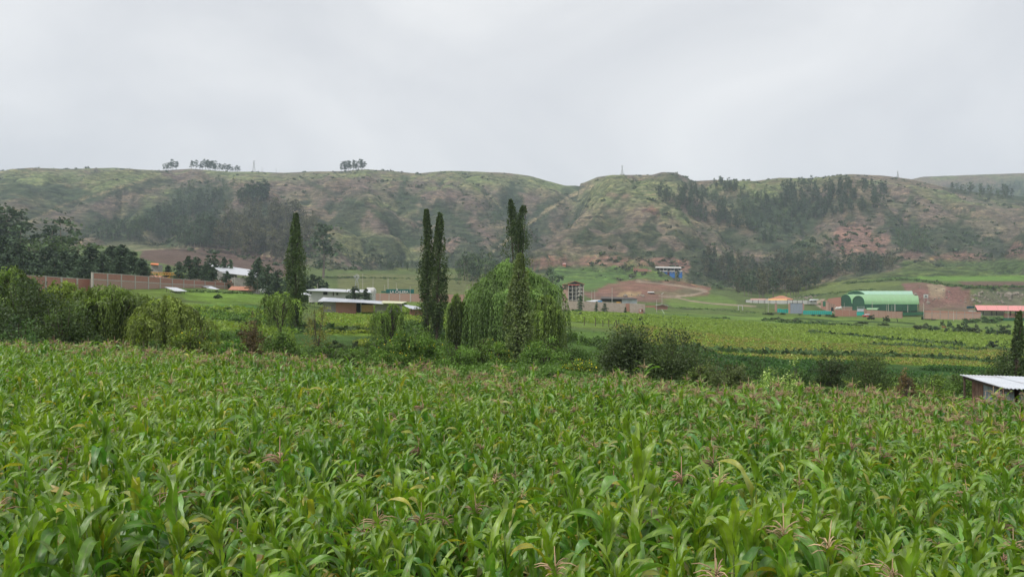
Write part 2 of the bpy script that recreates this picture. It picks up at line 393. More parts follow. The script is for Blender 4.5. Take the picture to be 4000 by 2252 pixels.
# ------------------------------------------------------------------ what grows where
ii = np.arange(nR)[:, None]
def sm(A, n):
    for _ in range(n):
        A = (np.roll(A, 1, 0) + A + np.roll(A, -1, 0)) / 3; A = (np.roll(A, 1, 1) + A + np.roll(A, -1, 1)) / 3
    return A
conc = np.clip((sm(Z, 10) - Z) / 2.2, -1, 1) * hill
shade_n = fbm(WX / 60, WY / 60, 4, 101); fine = fbm(WX / 9, WY / 12, 4, 111); mid = fbm(WX / 26, WY / 34, 4, 121)
def c3(*a): return np.array(a, float)
GREEN, OLIVE, BROWN, PURP, SHRUB, TAN, RED, REDD = c3(.165, .210, .085), c3(.160, .165, .092), c3(.185, .143, .108), c3(.172, .128, .122), c3(.045, .066, .036), c3(.34, .285, .18), c3(.255, .155, .122), c3(.2, .11, .085)
Col = np.zeros(Z.shape + (3,))
def blend(c, m):
    global Col
    m = np.clip(m, 0, 1)[..., None]; Col = Col * (1 - m) + c * m
def poly_mask(pts, soft=6, rough=8, disp=True, nz=None):
    """soft noisy mask of a patch of land outlined as it is seen"""
    P = np.array(pts, float) * (1.5528 if disp else 1.0)
    x0, x1, y0, y1 = P[:, 0].min() - 60, P[:, 0].max() + 60, P[:, 1].min() - 60, P[:, 1].max() + 60
    sel = (PX > x0) & (PX < x1) & (PY > y0) & (PY < y1)
    X = PX[sel]; Y = PY[sel]; ins = np.zeros(X.shape, bool); dm = np.full(X.shape, 1e9)
    for i in range(len(P)):
        a, b = P[i], P[(i + 1) % len(P)]
        with np.errstate(all='ignore'): c = ((a[1] > Y) != (b[1] > Y)) & (X < (b[0] - a[0]) * (Y - a[1]) / (b[1] - a[1] + 1e-12) + a[0])
        ins ^= c; d = b - a; s = np.clip(((X - a[0]) * d[0] + (Y - a[1]) * d[1]) / (d @ d + 1e-9), 0, 1)
        dm = np.minimum(dm, np.hypot(X - a[0] - s * d[0], Y - a[1] - s * d[1]))
    sd = np.where(ins, dm, -dm); M = np.zeros(Z.shape)
    M[sel] = smooth(-soft, soft, sd + (fine[sel] - 0.5) * 2 * rough + (mid[sel] - 0.5) * rough); return M
def line_mask(pts, w, wob=0):
    P = np.array(pts, float) * 1.5528; dm = np.full(Z.shape, 1e9)
    for a, b in zip(P[:-1], P[1:]):
        d = b - a; s = np.clip(((PX - a[0]) * d[0] + (PY - a[1]) * d[1]) / (d @ d + 1e-9), 0, 1)
        dm = np.minimum(dm, np.hypot(PX - a[0] - s * d[0], PY - a[1] - s * d[1]))
    return smooth(w + 1.2, w - 1.0, dm + wob * (fine - 0.5))
# hills
Col[:] = OLIVE
blend(GREEN, smooth(0.46, 0.62, shade_n + 0.22 * (t - 0.5)) * 0.75)
blend(BROWN, smooth(0.42, 0.62, fbm(WX / 90, WY / 120, 4, 131)) * 0.8)
blend(PURP, smooth(0.50, 0.66, fbm(WX / 40, WY / 60, 4, 133)) * 0.6)
for P in ([(560, 470), (700, 455), (900, 450), (1010, 470), (1000, 520), (1080, 560), (1060, 640), (960, 600), (860, 560), (760, 520), (640, 520)], [(1100, 480), (1240, 480), (1300, 560), (1230, 640), (1120, 600), (1080, 540)], [(150, 520), (380, 445), (430, 470), (330, 530), (160, 580), (60, 580)], [(1330, 540), (1500, 500), (1750, 560), (1900, 620), (1720, 650), (1340, 640)], [(2000, 560), (2200, 520), (2576, 520), (2576, 640), (2300, 650), (2050, 640)]):
    blend(PURP * 0.55 + BROWN * 0.5, poly_mask(P, 30, 40) * (0.55 + 0.4 * mid))
for P in ([(860, 560), (1000, 590), (1120, 650), (1130, 690), (1000, 680), (860, 650), (840, 600)], [(1060, 440), (1380, 445), (1430, 480), (1300, 480), (1120, 465)], [(1500, 450), (1740, 455), (1700, 490), (1560, 520), (1450, 530), (1440, 500)], [(930, 500), (980, 505), (1000, 530), (950, 525)], [(0, 430), (400, 425), (420, 450), (250, 470), (0, 470)], [(2080, 620), (2030, 600), (1990, 600), (2010, 640)], [(560, 440), (900, 440), (780, 450), (600, 455)]):
    blend(GREEN * 1.12, poly_mask(P, 24, 34) * (0.35 + 0.6 * shade_n))
blend(TAN, hill * smooth(0.55, 0.9, st) * smooth(0.40, 0.62, mid) * terr * 0.75)
blend(TAN * 0.9, hill * smooth(0.60, 0.78, fine) * smooth(0.5, 0.62, fbm(WX / 70, WY / 90, 2, 141)) * 0.5)
blend(SHRUB, smooth(0.15, 0.75, conc) * smooth(0.36, 0.6, mid) * 0.75)
blend(SHRUB * 1.1, hill * smooth(0.35, 0.9, GW) * smooth(0.36, 0.56, mid) * 0.85)
blend(SHRUB * 1.2, hill * smooth(0.62, 0.72, fbm(WX / 13, WY / 16, 3, 151)) * 0.4)
for P in ([(1850, 490), (1980, 500), (2100, 500), (2080, 560), (1990, 610), (1930, 600), (1880, 550)], [(440, 470), (560, 455), (600, 480), (560, 540), (430, 560), (250, 590), (300, 560), (400, 510)], [(1225, 560), (1300, 540), (1320, 470), (1290, 460), (1250, 520)], [(2380, 470), (2576, 455), (2576, 515), (2480, 500), (2400, 485)], [(1660, 440), (1700, 434), (1745, 455), (1690, 452)], [(0, 455), (200, 465), (240, 500), (120, 505), (0, 500)], [(2240, 580), (2350, 560), (2330, 640), (2260, 630)]):
    blend(SHRUB * 1.2, poly_mask(P, 16, 30) * (0.65 + 0.5 * fine))
for P, c in (([(2105, 570), (2150, 562), (2190, 575), (2240, 595), (2225, 645), (2180, 630), (2130, 655), (2098, 620)], c3(.27, .165, .135)), ([(1330, 650), (1500, 648), (1640, 655), (1720, 655), (1725, 672), (1640, 668), (1500, 668), (1330, 672)], RED), ([(1600, 655), (1720, 655), (1730, 670), (1720, 690), (1590, 690)], RED * .95), ([(2240, 645), (2280, 628), (2330, 640), (2300, 655)], RED * .8), ([(2330, 645), (2420, 636), (2500, 650), (2400, 658)], RED * .9), ([(2530, 640), (2560, 610), (2600, 650)], RED * .8), ([(1530, 490), (1590, 485), (1580, 510)], BROWN), ([(1620, 530), (1660, 520), (1660, 545)], RED * .6), ([(1720, 560), (1850, 555), (1900, 570), (1800, 575)], TAN * .75)):
    blend(c, poly_mask(P, 6, 18) * (0.6 + 0.5 * fine))
blend(c3(.36, .24, .10), poly_mask([(2328, 646), (2350, 646), (2350, 656), (2328, 656)], 3, 3))
blend(TAN * .55, line_mask([(1330, 655), (1500, 657), (1650, 662)], 2.5))
for L_, w_ in (([(1225, 648), (1290, 585), (1360, 528), (1425, 485), (1450, 466)], 20), ([(1020, 448), (1008, 478), (1085, 515), (1160, 562), (1205, 630)], 16), ([(1745, 475), (1835, 505), (1890, 548), (1935, 600), (1962, 640)], 24), ([(430, 452), (340, 464), (250, 486), (120, 516), (50, 552)], 18), ([(770, 450), (830, 480), (900, 505), (970, 545), (1040, 600)], 9), ([(2300, 480), (2262, 540), (2200, 585)], 12), ([(1570, 480), (1500, 540), (1445, 610)], 7), ([(1690, 510), (1622, 560), (1592, 625)], 7), ([(2450, 520), (2400, 570), (2340, 630)], 12)):
    blend(SHRUB * 1.15, line_mask([(x, y + 4) for x, y in L_], w_, w_ * 2.2) * (.35 + .75 * fine))
blend(TAN * .95, line_mask([(1232, 640), (1300, 585), (1375, 530), (1432, 495), (1490, 468)], 5, 10) * .8)
blend(TAN * .8, line_mask([(70, 560), (160, 515), (260, 485), (370, 450)], 5, 12) * .6)
# valley floor
vm = 1 - smooth(640, 760, DD)
vg = c3(.150, .222, .042); vy = c3(.22, .21, .06); vd = c3(.045, .095, .022); vdull = c3(.115, .150, .055)
vcol = np.zeros_like(Col); vcol[:] = vg
def vb(c, m):
    global vcol
    m = np.clip(m, 0, 1)[..., None]; vcol = vcol * (1 - m) + c * m
strip = fbm(WX / 60, WY / 7, 3, 161)
vb(vdull, smooth(0.42, 0.62, fbm(WX / 30, WY / 14, 4, 171)) * 0.7)
vb(vd * 1.6, smooth(0.60, 0.70, strip) * 0.6)
vb(vdull * 0.9, smooth(330, 480, DD) * 0.75)
vb(c3(.19, .27, .05), smooth(0.55, 0.7, fbm(WX / 18, WY / 9, 3, 181)) * 0.5 * (DD < 330))
vb(vd * 1.3, smooth(45, 60, DD) * (1 - smooth(118, 136, DD)) * 0.8)
vb(vdull * .8, smooth(0.55, 0.72, fine) * 0.4)
Col = Col * (1 - vm[..., None]) + vcol * vm[..., None]
def V(P, c, a=1.0, soft=5, rough=5, var=0.3): blend(c, poly_mask(P, soft, rough) * a * (1 - var + 2 * var * fine))
V([(360, 628), (560, 618), (700, 645), (740, 690), (700, 700), (560, 690), (440, 670), (350, 650)], c3(.135, .088, .072), .95, 4, 3, .12)
V([(240, 612), (400, 605), (420, 625), (330, 630)], OLIVE, .8)
blend(TAN * .8, line_mask([(340, 630), (440, 624), (560, 628), (700, 648), (800, 670)], 2.0))
V([(450, 735), (700, 735), (700, 760), (560, 765), (470, 755)], c3(.17, .28, .045), .8)
V([(500, 765), (720, 768), (760, 800), (680, 835), (560, 800)], c3(.085, .19, .040), .8)
V([(820, 790), (1150, 790), (1160, 815), (1100, 845), (820, 840)], c3(.22, .33, .04), .85, 6, 8, .45)
V([(1080, 795), (1200, 790), (1200, 805), (1090, 806)], c3(.42, .42, .04), .9, 3, 3)
V([(850, 690), (1240, 690), (1240, 745), (850, 735)], c3(.16, .165, .07), .75)
V([(1380, 672), (1650, 672), (1720, 690), (1640, 715), (1500, 722), (1400, 745), (1380, 710)], c3(.105, .19, .05), .8, 6, 10, .5)
V([(1530, 715), (1600, 703), (1700, 706), (1790, 722), (1780, 745), (1600, 755), (1480, 742)], c3(.235, .13, .095), .95, 6, 10, .35)
V([(1455, 730), (1560, 738), (1700, 745), (1740, 762), (1500, 760)], c3(.215, .125, .10), .85, 5, 8, .3)
V([(1560, 735), (1610, 735), (1610, 747), (1550, 747)], c3(.40, .29, .15), .7, 4, 8, .4)
V([(1640, 735), (1760, 722), (1770, 738), (1690, 748)], OLIVE * 0.9, .7, 6, 9)
V([(1660, 752), (1790, 742), (1850, 755), (1860, 772), (1700, 775)], c3(.15, .23, .05), .8)
blend(c3(.33, .26, .19), line_mask([(1600, 705), (1660, 712), (1730, 722), (1778, 732), (1740, 742), (1690, 746), (1660, 744)], 3.2))
blend(c3(.33, .26, .19), line_mask([(1694, 746), (1740, 757), (1800, 764), (1900, 770)], 2.6))
blend(c3(.06, .065, .04), line_mask([(1640, 771), (1760, 777), (1900, 783), (1960, 788)], 1.6, 4) * .8)
blend(c3(.36, .28, .21), line_mask([(2072, 753), (2050, 762), (2070, 775), (2095, 785)], 4.5))
V([(1430, 800), (1700, 790), (2150, 800), (2150, 815), (1800, 818), (1500, 812)], c3(.115, .22, .045), .6)
V([(1540, 822), (1750, 815), (1950, 820), (2200, 845), (2250, 862), (1900, 872), (1700, 872), (1560, 845)], c3(.23, .26, .06), .85, 8, 8, .45)
V([(1700, 862), (2000, 868), (2250, 858), (2300, 868), (2000, 880), (1720, 876)], c3(.27, .19, .09), .65, 5, 12, .6)
V([(1420, 835), (1520, 835), (1560, 880), (1480, 900), (1430, 870)], c3(.11, .21, .04), .7)
V([(1700, 876), (2100, 882), (2400, 900), (2576, 920), (2576, 950), (2300, 950), (2000, 945), (1720, 920)], c3(.035, .100, .022), .9, 8, 10, .3)
V([(2150, 880), (2500, 870), (2576, 880), (2576, 930), (2300, 925), (2150, 905)], c3(.12, .22, .04), .75, 8, 12, .5)
V([(1440, 790), (1640, 795), (2000, 797), (2576, 800), (2576, 825), (2000, 812), (1500, 806)], c3(.17, .255, .05), .7, 5, 6)
for L, w in (([(1650, 812), (1800, 815), (1960, 822)], 2), ([(2040, 840), (2150, 848), (2320, 862), (2400, 868)], 4), ([(2000, 800), (2100, 806), (2300, 812)], 3), ([(1430, 800), (1530, 806), (1600, 815)], 3), ([(2150, 855), (2300, 880), (2480, 885)], 2.5)):
    blend(c3(.035, .07, .02), line_mask(L, w, 8) * .8)
V([(2230, 695), (2576, 692), (2576, 706), (2420, 708), (2330, 703), (2200, 702)], c3(.14, .26, .045), .9, 3, 2, .1)
V([(2410, 707), (2576, 708), (2576, 725), (2430, 722)], c3(.16, .10, .08), .9, 4, 3, .15)
V([(1950, 735), (2110, 705), (2260, 702), (2270, 715), (2140, 735), (1990, 745)], c3(.15, .19, .055), .8)
V([(2270, 712), (2350, 708), (2440, 730), (2460, 770), (2330, 778), (2290, 760)], c3(.22, .12, .10), .95, 5, 10, .4)
V([(2330, 712), (2375, 712), (2380, 745), (2340, 745)], c3(.36, .29, .19), .8, 5, 10, .5)
V([(2440, 735), (2576, 725), (2576, 768), (2470, 765)], c3(.14, .135, .09), .8, 5, 10, .5)
V([(2310, 758), (2440, 765), (2460, 785), (2310, 785)], c3(.19, .13, .10), .8, 5, 8, .4)
V([(2270, 655), (2576, 655), (2576, 690), (2270, 692)], c3(.095, .15, .045), .7, 6, 8, .5)
for L, w in (([(2120, 712), (2200, 707), (2280, 704), (2340, 707), (2400, 720), (2480, 730), (2576, 728)], 2.2), ([(2000, 750), (2100, 735), (2180, 728)], 1.6), ([(2160, 700), (2300, 695), (2400, 690)], 1.5)):
    blend(c3(.04, .06, .03), line_mask(L, w, 6) * .85)
Col *= (0.80 + 0.42 * fbm(WX / 5, WY / 6, 3, 191))[..., None]
soil = DD < 47
Col = np.where(soil[..., None], c3(.07, .052, .035), Col)

m, n, l, b, o = nt('land')
at = n.new('ShaderNodeAttribute'); at.attribute_name = 'Col'
geo = n.new('ShaderNodeNewGeometry')
nA = n.new('ShaderNodeTexNoise'); nA.inputs['Scale'].default_value = 0.9; nA.inputs['Detail'].default_value = 7; nA.inputs['Roughness'].default_value = 0.7; l.new(geo.outputs['Position'], nA.inputs['Vector'])
nB = n.new('ShaderNodeTexNoise'); nB.inputs['Scale'].default_value = 0.12; nB.inputs['Detail'].default_value = 9; nB.inputs['Roughness'].default_value = 0.72; l.new(geo.outputs['Position'], nB.inputs['Vector'])
ma = n.new('ShaderNodeMapRange'); ma.inputs['From Min'].default_value = .3; ma.inputs['From Max'].default_value = .7; ma.inputs['To Min'].default_value = .70; ma.inputs['To Max'].default_value = 1.3; l.new(nA.outputs['Fac'], ma.inputs['Value'])
mb_ = n.new('ShaderNodeMapRange'); mb_.inputs['From Min'].default_value = .3; mb_.inputs['From Max'].default_value = .7; mb_.inputs['To Min'].default_value = .65; mb_.inputs['To Max'].default_value = 1.35; l.new(nB.outputs['Fac'], mb_.inputs['Value'])
mm = n.new('ShaderNodeMath'); mm.operation = 'MULTIPLY'; l.new(ma.outputs[0], mm.inputs[0]); l.new(mb_.outputs[0], mm.inputs[1])
sc = n.new('ShaderNodeVectorMath'); sc.operation = 'SCALE'; l.new(at.outputs['Color'], sc.inputs[0]); l.new(mm.outputs[0], sc.inputs['Scale']); l.new(sc.outputs[0], b.inputs['Base Color'])
b.inputs['Roughness'].default_value = 0.95; b.inputs['Specular IOR Level'].default_value = 0.1
bp = n.new('ShaderNodeBump'); bp.inputs['Strength'].default_value = 0.8; bp.inputs['Distance'].default_value = 3.0; l.new(nB.outputs['Fac'], bp.inputs['Height'])
bp2 = n.new('ShaderNodeBump'); bp2.inputs['Strength'].default_value = 0.6; bp2.inputs['Distance'].default_value = 0.4; l.new(nA.outputs['Fac'], bp2.inputs['Height']); l.new(bp.outputs[0], bp2.inputs['Normal']); l.new(bp2.outputs[0], b.inputs['Normal'])
M_land = m
hm_ = M_land.copy(); hm_.name = 'hill_land'; n = hm_.node_tree.nodes; l = hm_.node_tree.links
b = [x for x in n if x.type == 'BSDF_PRINCIPLED'][0]; geo = [x for x in n if x.type == 'NEW_GEOMETRY'][0]; src = b.inputs['Base Color'].links[0].from_socket; nb = b.inputs['Normal'].links[0].from_socket
mpz = n.new('ShaderNodeMapping'); mpz.inputs['Scale'].default_value = (.045, .045, .22); l.new(geo.outputs['Position'], mpz.inputs['Vector'])
ns = n.new('ShaderNodeTexNoise'); ns.inputs['Scale'].default_value = 1; ns.inputs['Detail'].default_value = 8; ns.inputs['Roughness'].default_value = .68; ns.inputs['Distortion'].default_value = .4; l.new(mpz.outputs[0], ns.inputs['Vector'])
rs = n.new('ShaderNodeValToRGB'); e = rs.color_ramp.elements; e[0].position = .36; e[0].color = (.50, .52, .54, 1); e[1].position = .68; e[1].color = (1.55, 1.42, 1.25, 1); e3 = rs.color_ramp.elements.new(.50); e3.color = (.95, .95, .95, 1); l.new(ns.outputs['Fac'], rs.inputs['Fac'])
mu = n.new('ShaderNodeVectorMath'); mu.operation = 'MULTIPLY'; l.new(src, mu.inputs[0]); l.new(rs.outputs['Color'], mu.inputs[1])
vo = n.new('ShaderNodeTexVoronoi'); vo.inputs['Scale'].default_value = .085; vo.inputs['Randomness'].default_value = 1; l.new(geo.outputs['Position'], vo.inputs['Vector'])
sp_ = n.new('ShaderNodeMapRange'); sp_.inputs['From Min'].default_value = .16; sp_.inputs['From Max'].default_value = .30; sp_.inputs['To Min'].default_value = .8; sp_.inputs['To Max'].default_value = 0; l.new(vo.outputs['Distance'], sp_.inputs['Value'])
nC3 = n.new('ShaderNodeTexNoise'); nC3.inputs['Scale'].default_value = .30; nC3.inputs['Detail'].default_value = 5; nC3.inputs['Roughness'].default_value = .75; mpc = n.new('ShaderNodeMapping'); mpc.inputs['Scale'].default_value = (.6, .6, 1.4); l.new(geo.outputs['Position'], mpc.inputs['Vector']); l.new(mpc.outputs[0], nC3.inputs['Vector'])
mrc = n.new('ShaderNodeMapRange'); mrc.inputs['From Min'].default_value = .34; mrc.inputs['From Max'].default_value = .66; mrc.inputs['To Min'].default_value = .66; mrc.inputs['To Max'].default_value = 1.36; l.new(nC3.outputs['Fac'], mrc.inputs['Value'])
mu2 = n.new('ShaderNodeVectorMath'); mu2.operation = 'SCALE'; l.new(mu.outputs[0], mu2.inputs[0]); l.new(mrc.outputs[0], mu2.inputs['Scale']); mu = mu2
nv = n.new('ShaderNodeTexNoise'); nv.inputs['Scale'].default_value = .02; nv.inputs['Detail'].default_value = 4; l.new(geo.outputs['Position'], nv.inputs['Vector']); nvr = n.new('ShaderNodeMapRange'); nvr.inputs['From Min'].default_value = .48; nvr.inputs['From Max'].default_value = .6; l.new(nv.outputs['Fac'], nvr.inputs['Value'])
mf = n.new('ShaderNodeMath'); mf.operation = 'MULTIPLY'; l.new(sp_.outputs[0], mf.inputs[0]); l.new(nvr.outputs[0], mf.inputs[1])
mxs = n.new('ShaderNodeMixRGB'); mxs.inputs['Color2'].default_value = (.045, .062, .034, 1); l.new(mf.outputs[0], mxs.inputs['Fac'])
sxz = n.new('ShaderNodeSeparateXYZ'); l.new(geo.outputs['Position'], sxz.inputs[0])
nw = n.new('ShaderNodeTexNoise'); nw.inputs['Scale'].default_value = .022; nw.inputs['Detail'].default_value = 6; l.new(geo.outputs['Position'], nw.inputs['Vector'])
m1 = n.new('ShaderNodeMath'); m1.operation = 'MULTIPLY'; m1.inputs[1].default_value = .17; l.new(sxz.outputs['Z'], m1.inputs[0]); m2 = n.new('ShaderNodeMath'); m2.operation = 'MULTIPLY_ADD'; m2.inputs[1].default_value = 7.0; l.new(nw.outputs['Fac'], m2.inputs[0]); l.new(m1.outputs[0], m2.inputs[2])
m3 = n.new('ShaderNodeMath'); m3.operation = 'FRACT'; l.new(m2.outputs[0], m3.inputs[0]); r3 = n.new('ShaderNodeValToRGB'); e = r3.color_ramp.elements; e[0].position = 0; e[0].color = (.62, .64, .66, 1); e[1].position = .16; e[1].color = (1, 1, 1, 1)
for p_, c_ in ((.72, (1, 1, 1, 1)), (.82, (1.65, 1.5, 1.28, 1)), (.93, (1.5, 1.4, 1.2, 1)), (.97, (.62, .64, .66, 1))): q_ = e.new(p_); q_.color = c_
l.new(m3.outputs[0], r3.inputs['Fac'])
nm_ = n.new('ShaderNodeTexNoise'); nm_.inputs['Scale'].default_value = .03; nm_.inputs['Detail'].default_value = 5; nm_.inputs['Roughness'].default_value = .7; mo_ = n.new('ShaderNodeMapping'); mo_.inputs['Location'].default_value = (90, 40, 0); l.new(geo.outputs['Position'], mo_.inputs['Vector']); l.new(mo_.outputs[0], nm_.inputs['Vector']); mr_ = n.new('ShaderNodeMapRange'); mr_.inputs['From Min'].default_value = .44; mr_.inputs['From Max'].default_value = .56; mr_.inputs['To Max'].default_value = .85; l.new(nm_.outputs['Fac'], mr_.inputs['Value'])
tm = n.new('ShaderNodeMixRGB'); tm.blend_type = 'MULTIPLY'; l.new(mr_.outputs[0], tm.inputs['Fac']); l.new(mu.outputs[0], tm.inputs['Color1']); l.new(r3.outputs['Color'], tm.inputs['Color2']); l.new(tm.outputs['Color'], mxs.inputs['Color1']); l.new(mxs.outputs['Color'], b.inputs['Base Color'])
bs_ = n.new('ShaderNodeBump'); bs_.inputs['Strength'].default_value = .9; bs_.inputs['Distance'].default_value = 5; l.new(ns.outputs['Fac'], bs_.inputs['Height']); l.new(nb, bs_.inputs['Normal']); l.new(bs_.outputs[0], b.inputs['Normal'])
def grid_obj(name, r0, r1, smooth_shade=True):
    rr = r1 - r0
    V = np.stack([WX[r0:r1], WY[r0:r1], Z[r0:r1]], -1).reshape(-1, 3)
    idx = np.arange(rr * nC).reshape(rr, nC)
    Q = np.stack([idx[:-1, :-1], idx[:-1, 1:], idx[1:, 1:], idx[1:, :-1]], -1).reshape(-1, 4)
    o = link(name, mesh_np(name, V, Q, Col[r0:r1].reshape(-1, 3), smooth_shade=smooth_shade, mats=[M_land])); o['kind'] = 'structure'; return o
iA = int(np.searchsorted(rowD, 47)); iB = int(np.searchsorted(rowD, 650))
grid_obj('field_soil', 0, iA + 1); grid_obj('valley_floor', iA, iB + 1); gh = grid_obj('hillside', iB, nR); gh.data.materials.clear(); gh.data.materials.append(hm_)
# the same ground going on around and behind the viewer
gx = np.linspace(-160, 160, 41); gy = np.linspace(-120, 90, 43); GX, GY = np.meshgrid(gx, gy)
sl = np.interp(GX, [-60, 0, 60], [0.0, 0.034, 0.06])
GZ = -sl * np.clip(GY, 0, 90) - 0.6 - smooth(40, 90, GY) * 5
idx = np.arange(GX.size).reshape(GX.shape)
o = link('field_margin', mesh_np('field_margin', np.stack([GX, GY, GZ], -1).reshape(-1, 3), np.stack([idx[:-1, :-1], idx[:-1, 1:], idx[1:, 1:], idx[1:, :-1]], -1).reshape(-1, 4), np.tile([.07, .055, .035], (GX.size, 1)), mats=[M_land])); o['kind'] = 'structure'

HAZE = True
if HAZE:
    h = MB(); h.box(-4300, 4300, -400, 3600, -60, 330)
    ho = link('haze', h.mesh('haze', None)); ho['kind'] = 'stuff'
    hm = bpy.data.materials.new('haze'); hm.use_nodes = True; hm.node_tree.nodes.clear()
    a = hm.node_tree.nodes.new('ShaderNodeOutputMaterial'); v = hm.node_tree.nodes.new('ShaderNodeVolumePrincipled')
    v.inputs['Color'].default_value = (0.76, 0.87, 1.0, 1); v.inputs['Density'].default_value = 0.00018; v.inputs['Anisotropy'].default_value = 0.3
    hm.node_tree.links.new(v.outputs[0], a.inputs['Volume']); ho.data.materials.append(hm)

# ------------------------------------------------------------------ foliage tools
def rot_frames(n, rng, up_bias=0.0):
    a = rng.normal(size=(n, 3)); a[:, 2] += up_bias; a /= np.linalg.norm(a, axis=1)[:, None] + 1e-9
    b = rng.normal(size=(n, 3)); b -= a * (a * b).sum(1)[:, None]; b /= np.linalg.norm(b, axis=1)[:, None] + 1e-9
    return a, b

def leaves(P, size, rng, col, elong=1.6, down=0.0, var=0.25, dirs=None):
    """a kite shaped leaf (or leaf spray) at every point"""
    n = len(P); a, b = rot_frames(n, rng)
    if dirs is not None: a = dirs + rng.normal(size=(n, 3)) * 0.25
    a[:, 2] -= down; a /= np.linalg.norm(a, axis=1)[:, None] + 1e-9
    b -= a * (a * b).sum(1)[:, None]; b /= np.linalg.norm(b, axis=1)[:, None] + 1e-9
    s = (size * rng.uniform(0.65, 1.35, n))[:, None]; L = a * s * elong * 0.5; W = b * s * 0.5
    V = np.stack([P - L, P + W - L * 0.1, P + L, P - W - L * 0.1], 1).reshape(-1, 3)
    Q = np.arange(4 * n).reshape(n, 4)
    c = np.asarray(col, float); c = np.tile(c, (n, 1)) if c.ndim == 1 else c
    c = c * rng.uniform(1 - var, 1 + var, n)[:, None]
    return V, Q, np.repeat(c, 4, 0)

def join(parts):
    V, Q, Cc = [], [], []; b = 0
    for v, q, c in parts: V.append(v); Q.append(q + b); Cc.append(c); b += len(v)
    return np.vstack(V), np.vstack(Q), np.vstack(Cc)

def clumpy(rng, n, clumps, spread, shape, inner=0.35):
    """n points gathered in clumps whose centres fill the shell of `shape` (a function of a direction sample)"""
    c = shape(rng, clumps); k = rng.integers(0, clumps, n); sp = spread * rng.uniform(0.6, 1.3, clumps)[k][:, None]
    return c[k] + rng.normal(size=(n, 3)) * sp * np.array([1, 1, 0.75]), k

ML = lambda nm, **k: mat_leaf(nm, **k)
M_leaf = ML('foliage', tint=(1.6, 1.62, 1.12), trans=0.32, rough=0.55, rndv=0.12, spec=.4)
M_leafdark = ML('dark_foliage', tint=(1.4, 1.55, 1.25), trans=0.15, rough=0.7, rndv=0.22)
M_needle = ML('conifer_foliage', tint=(1.6, 1.6, 1.5), trans=0.05, rough=0.8, rndv=0.25, spec=0.15)
M_maize = None

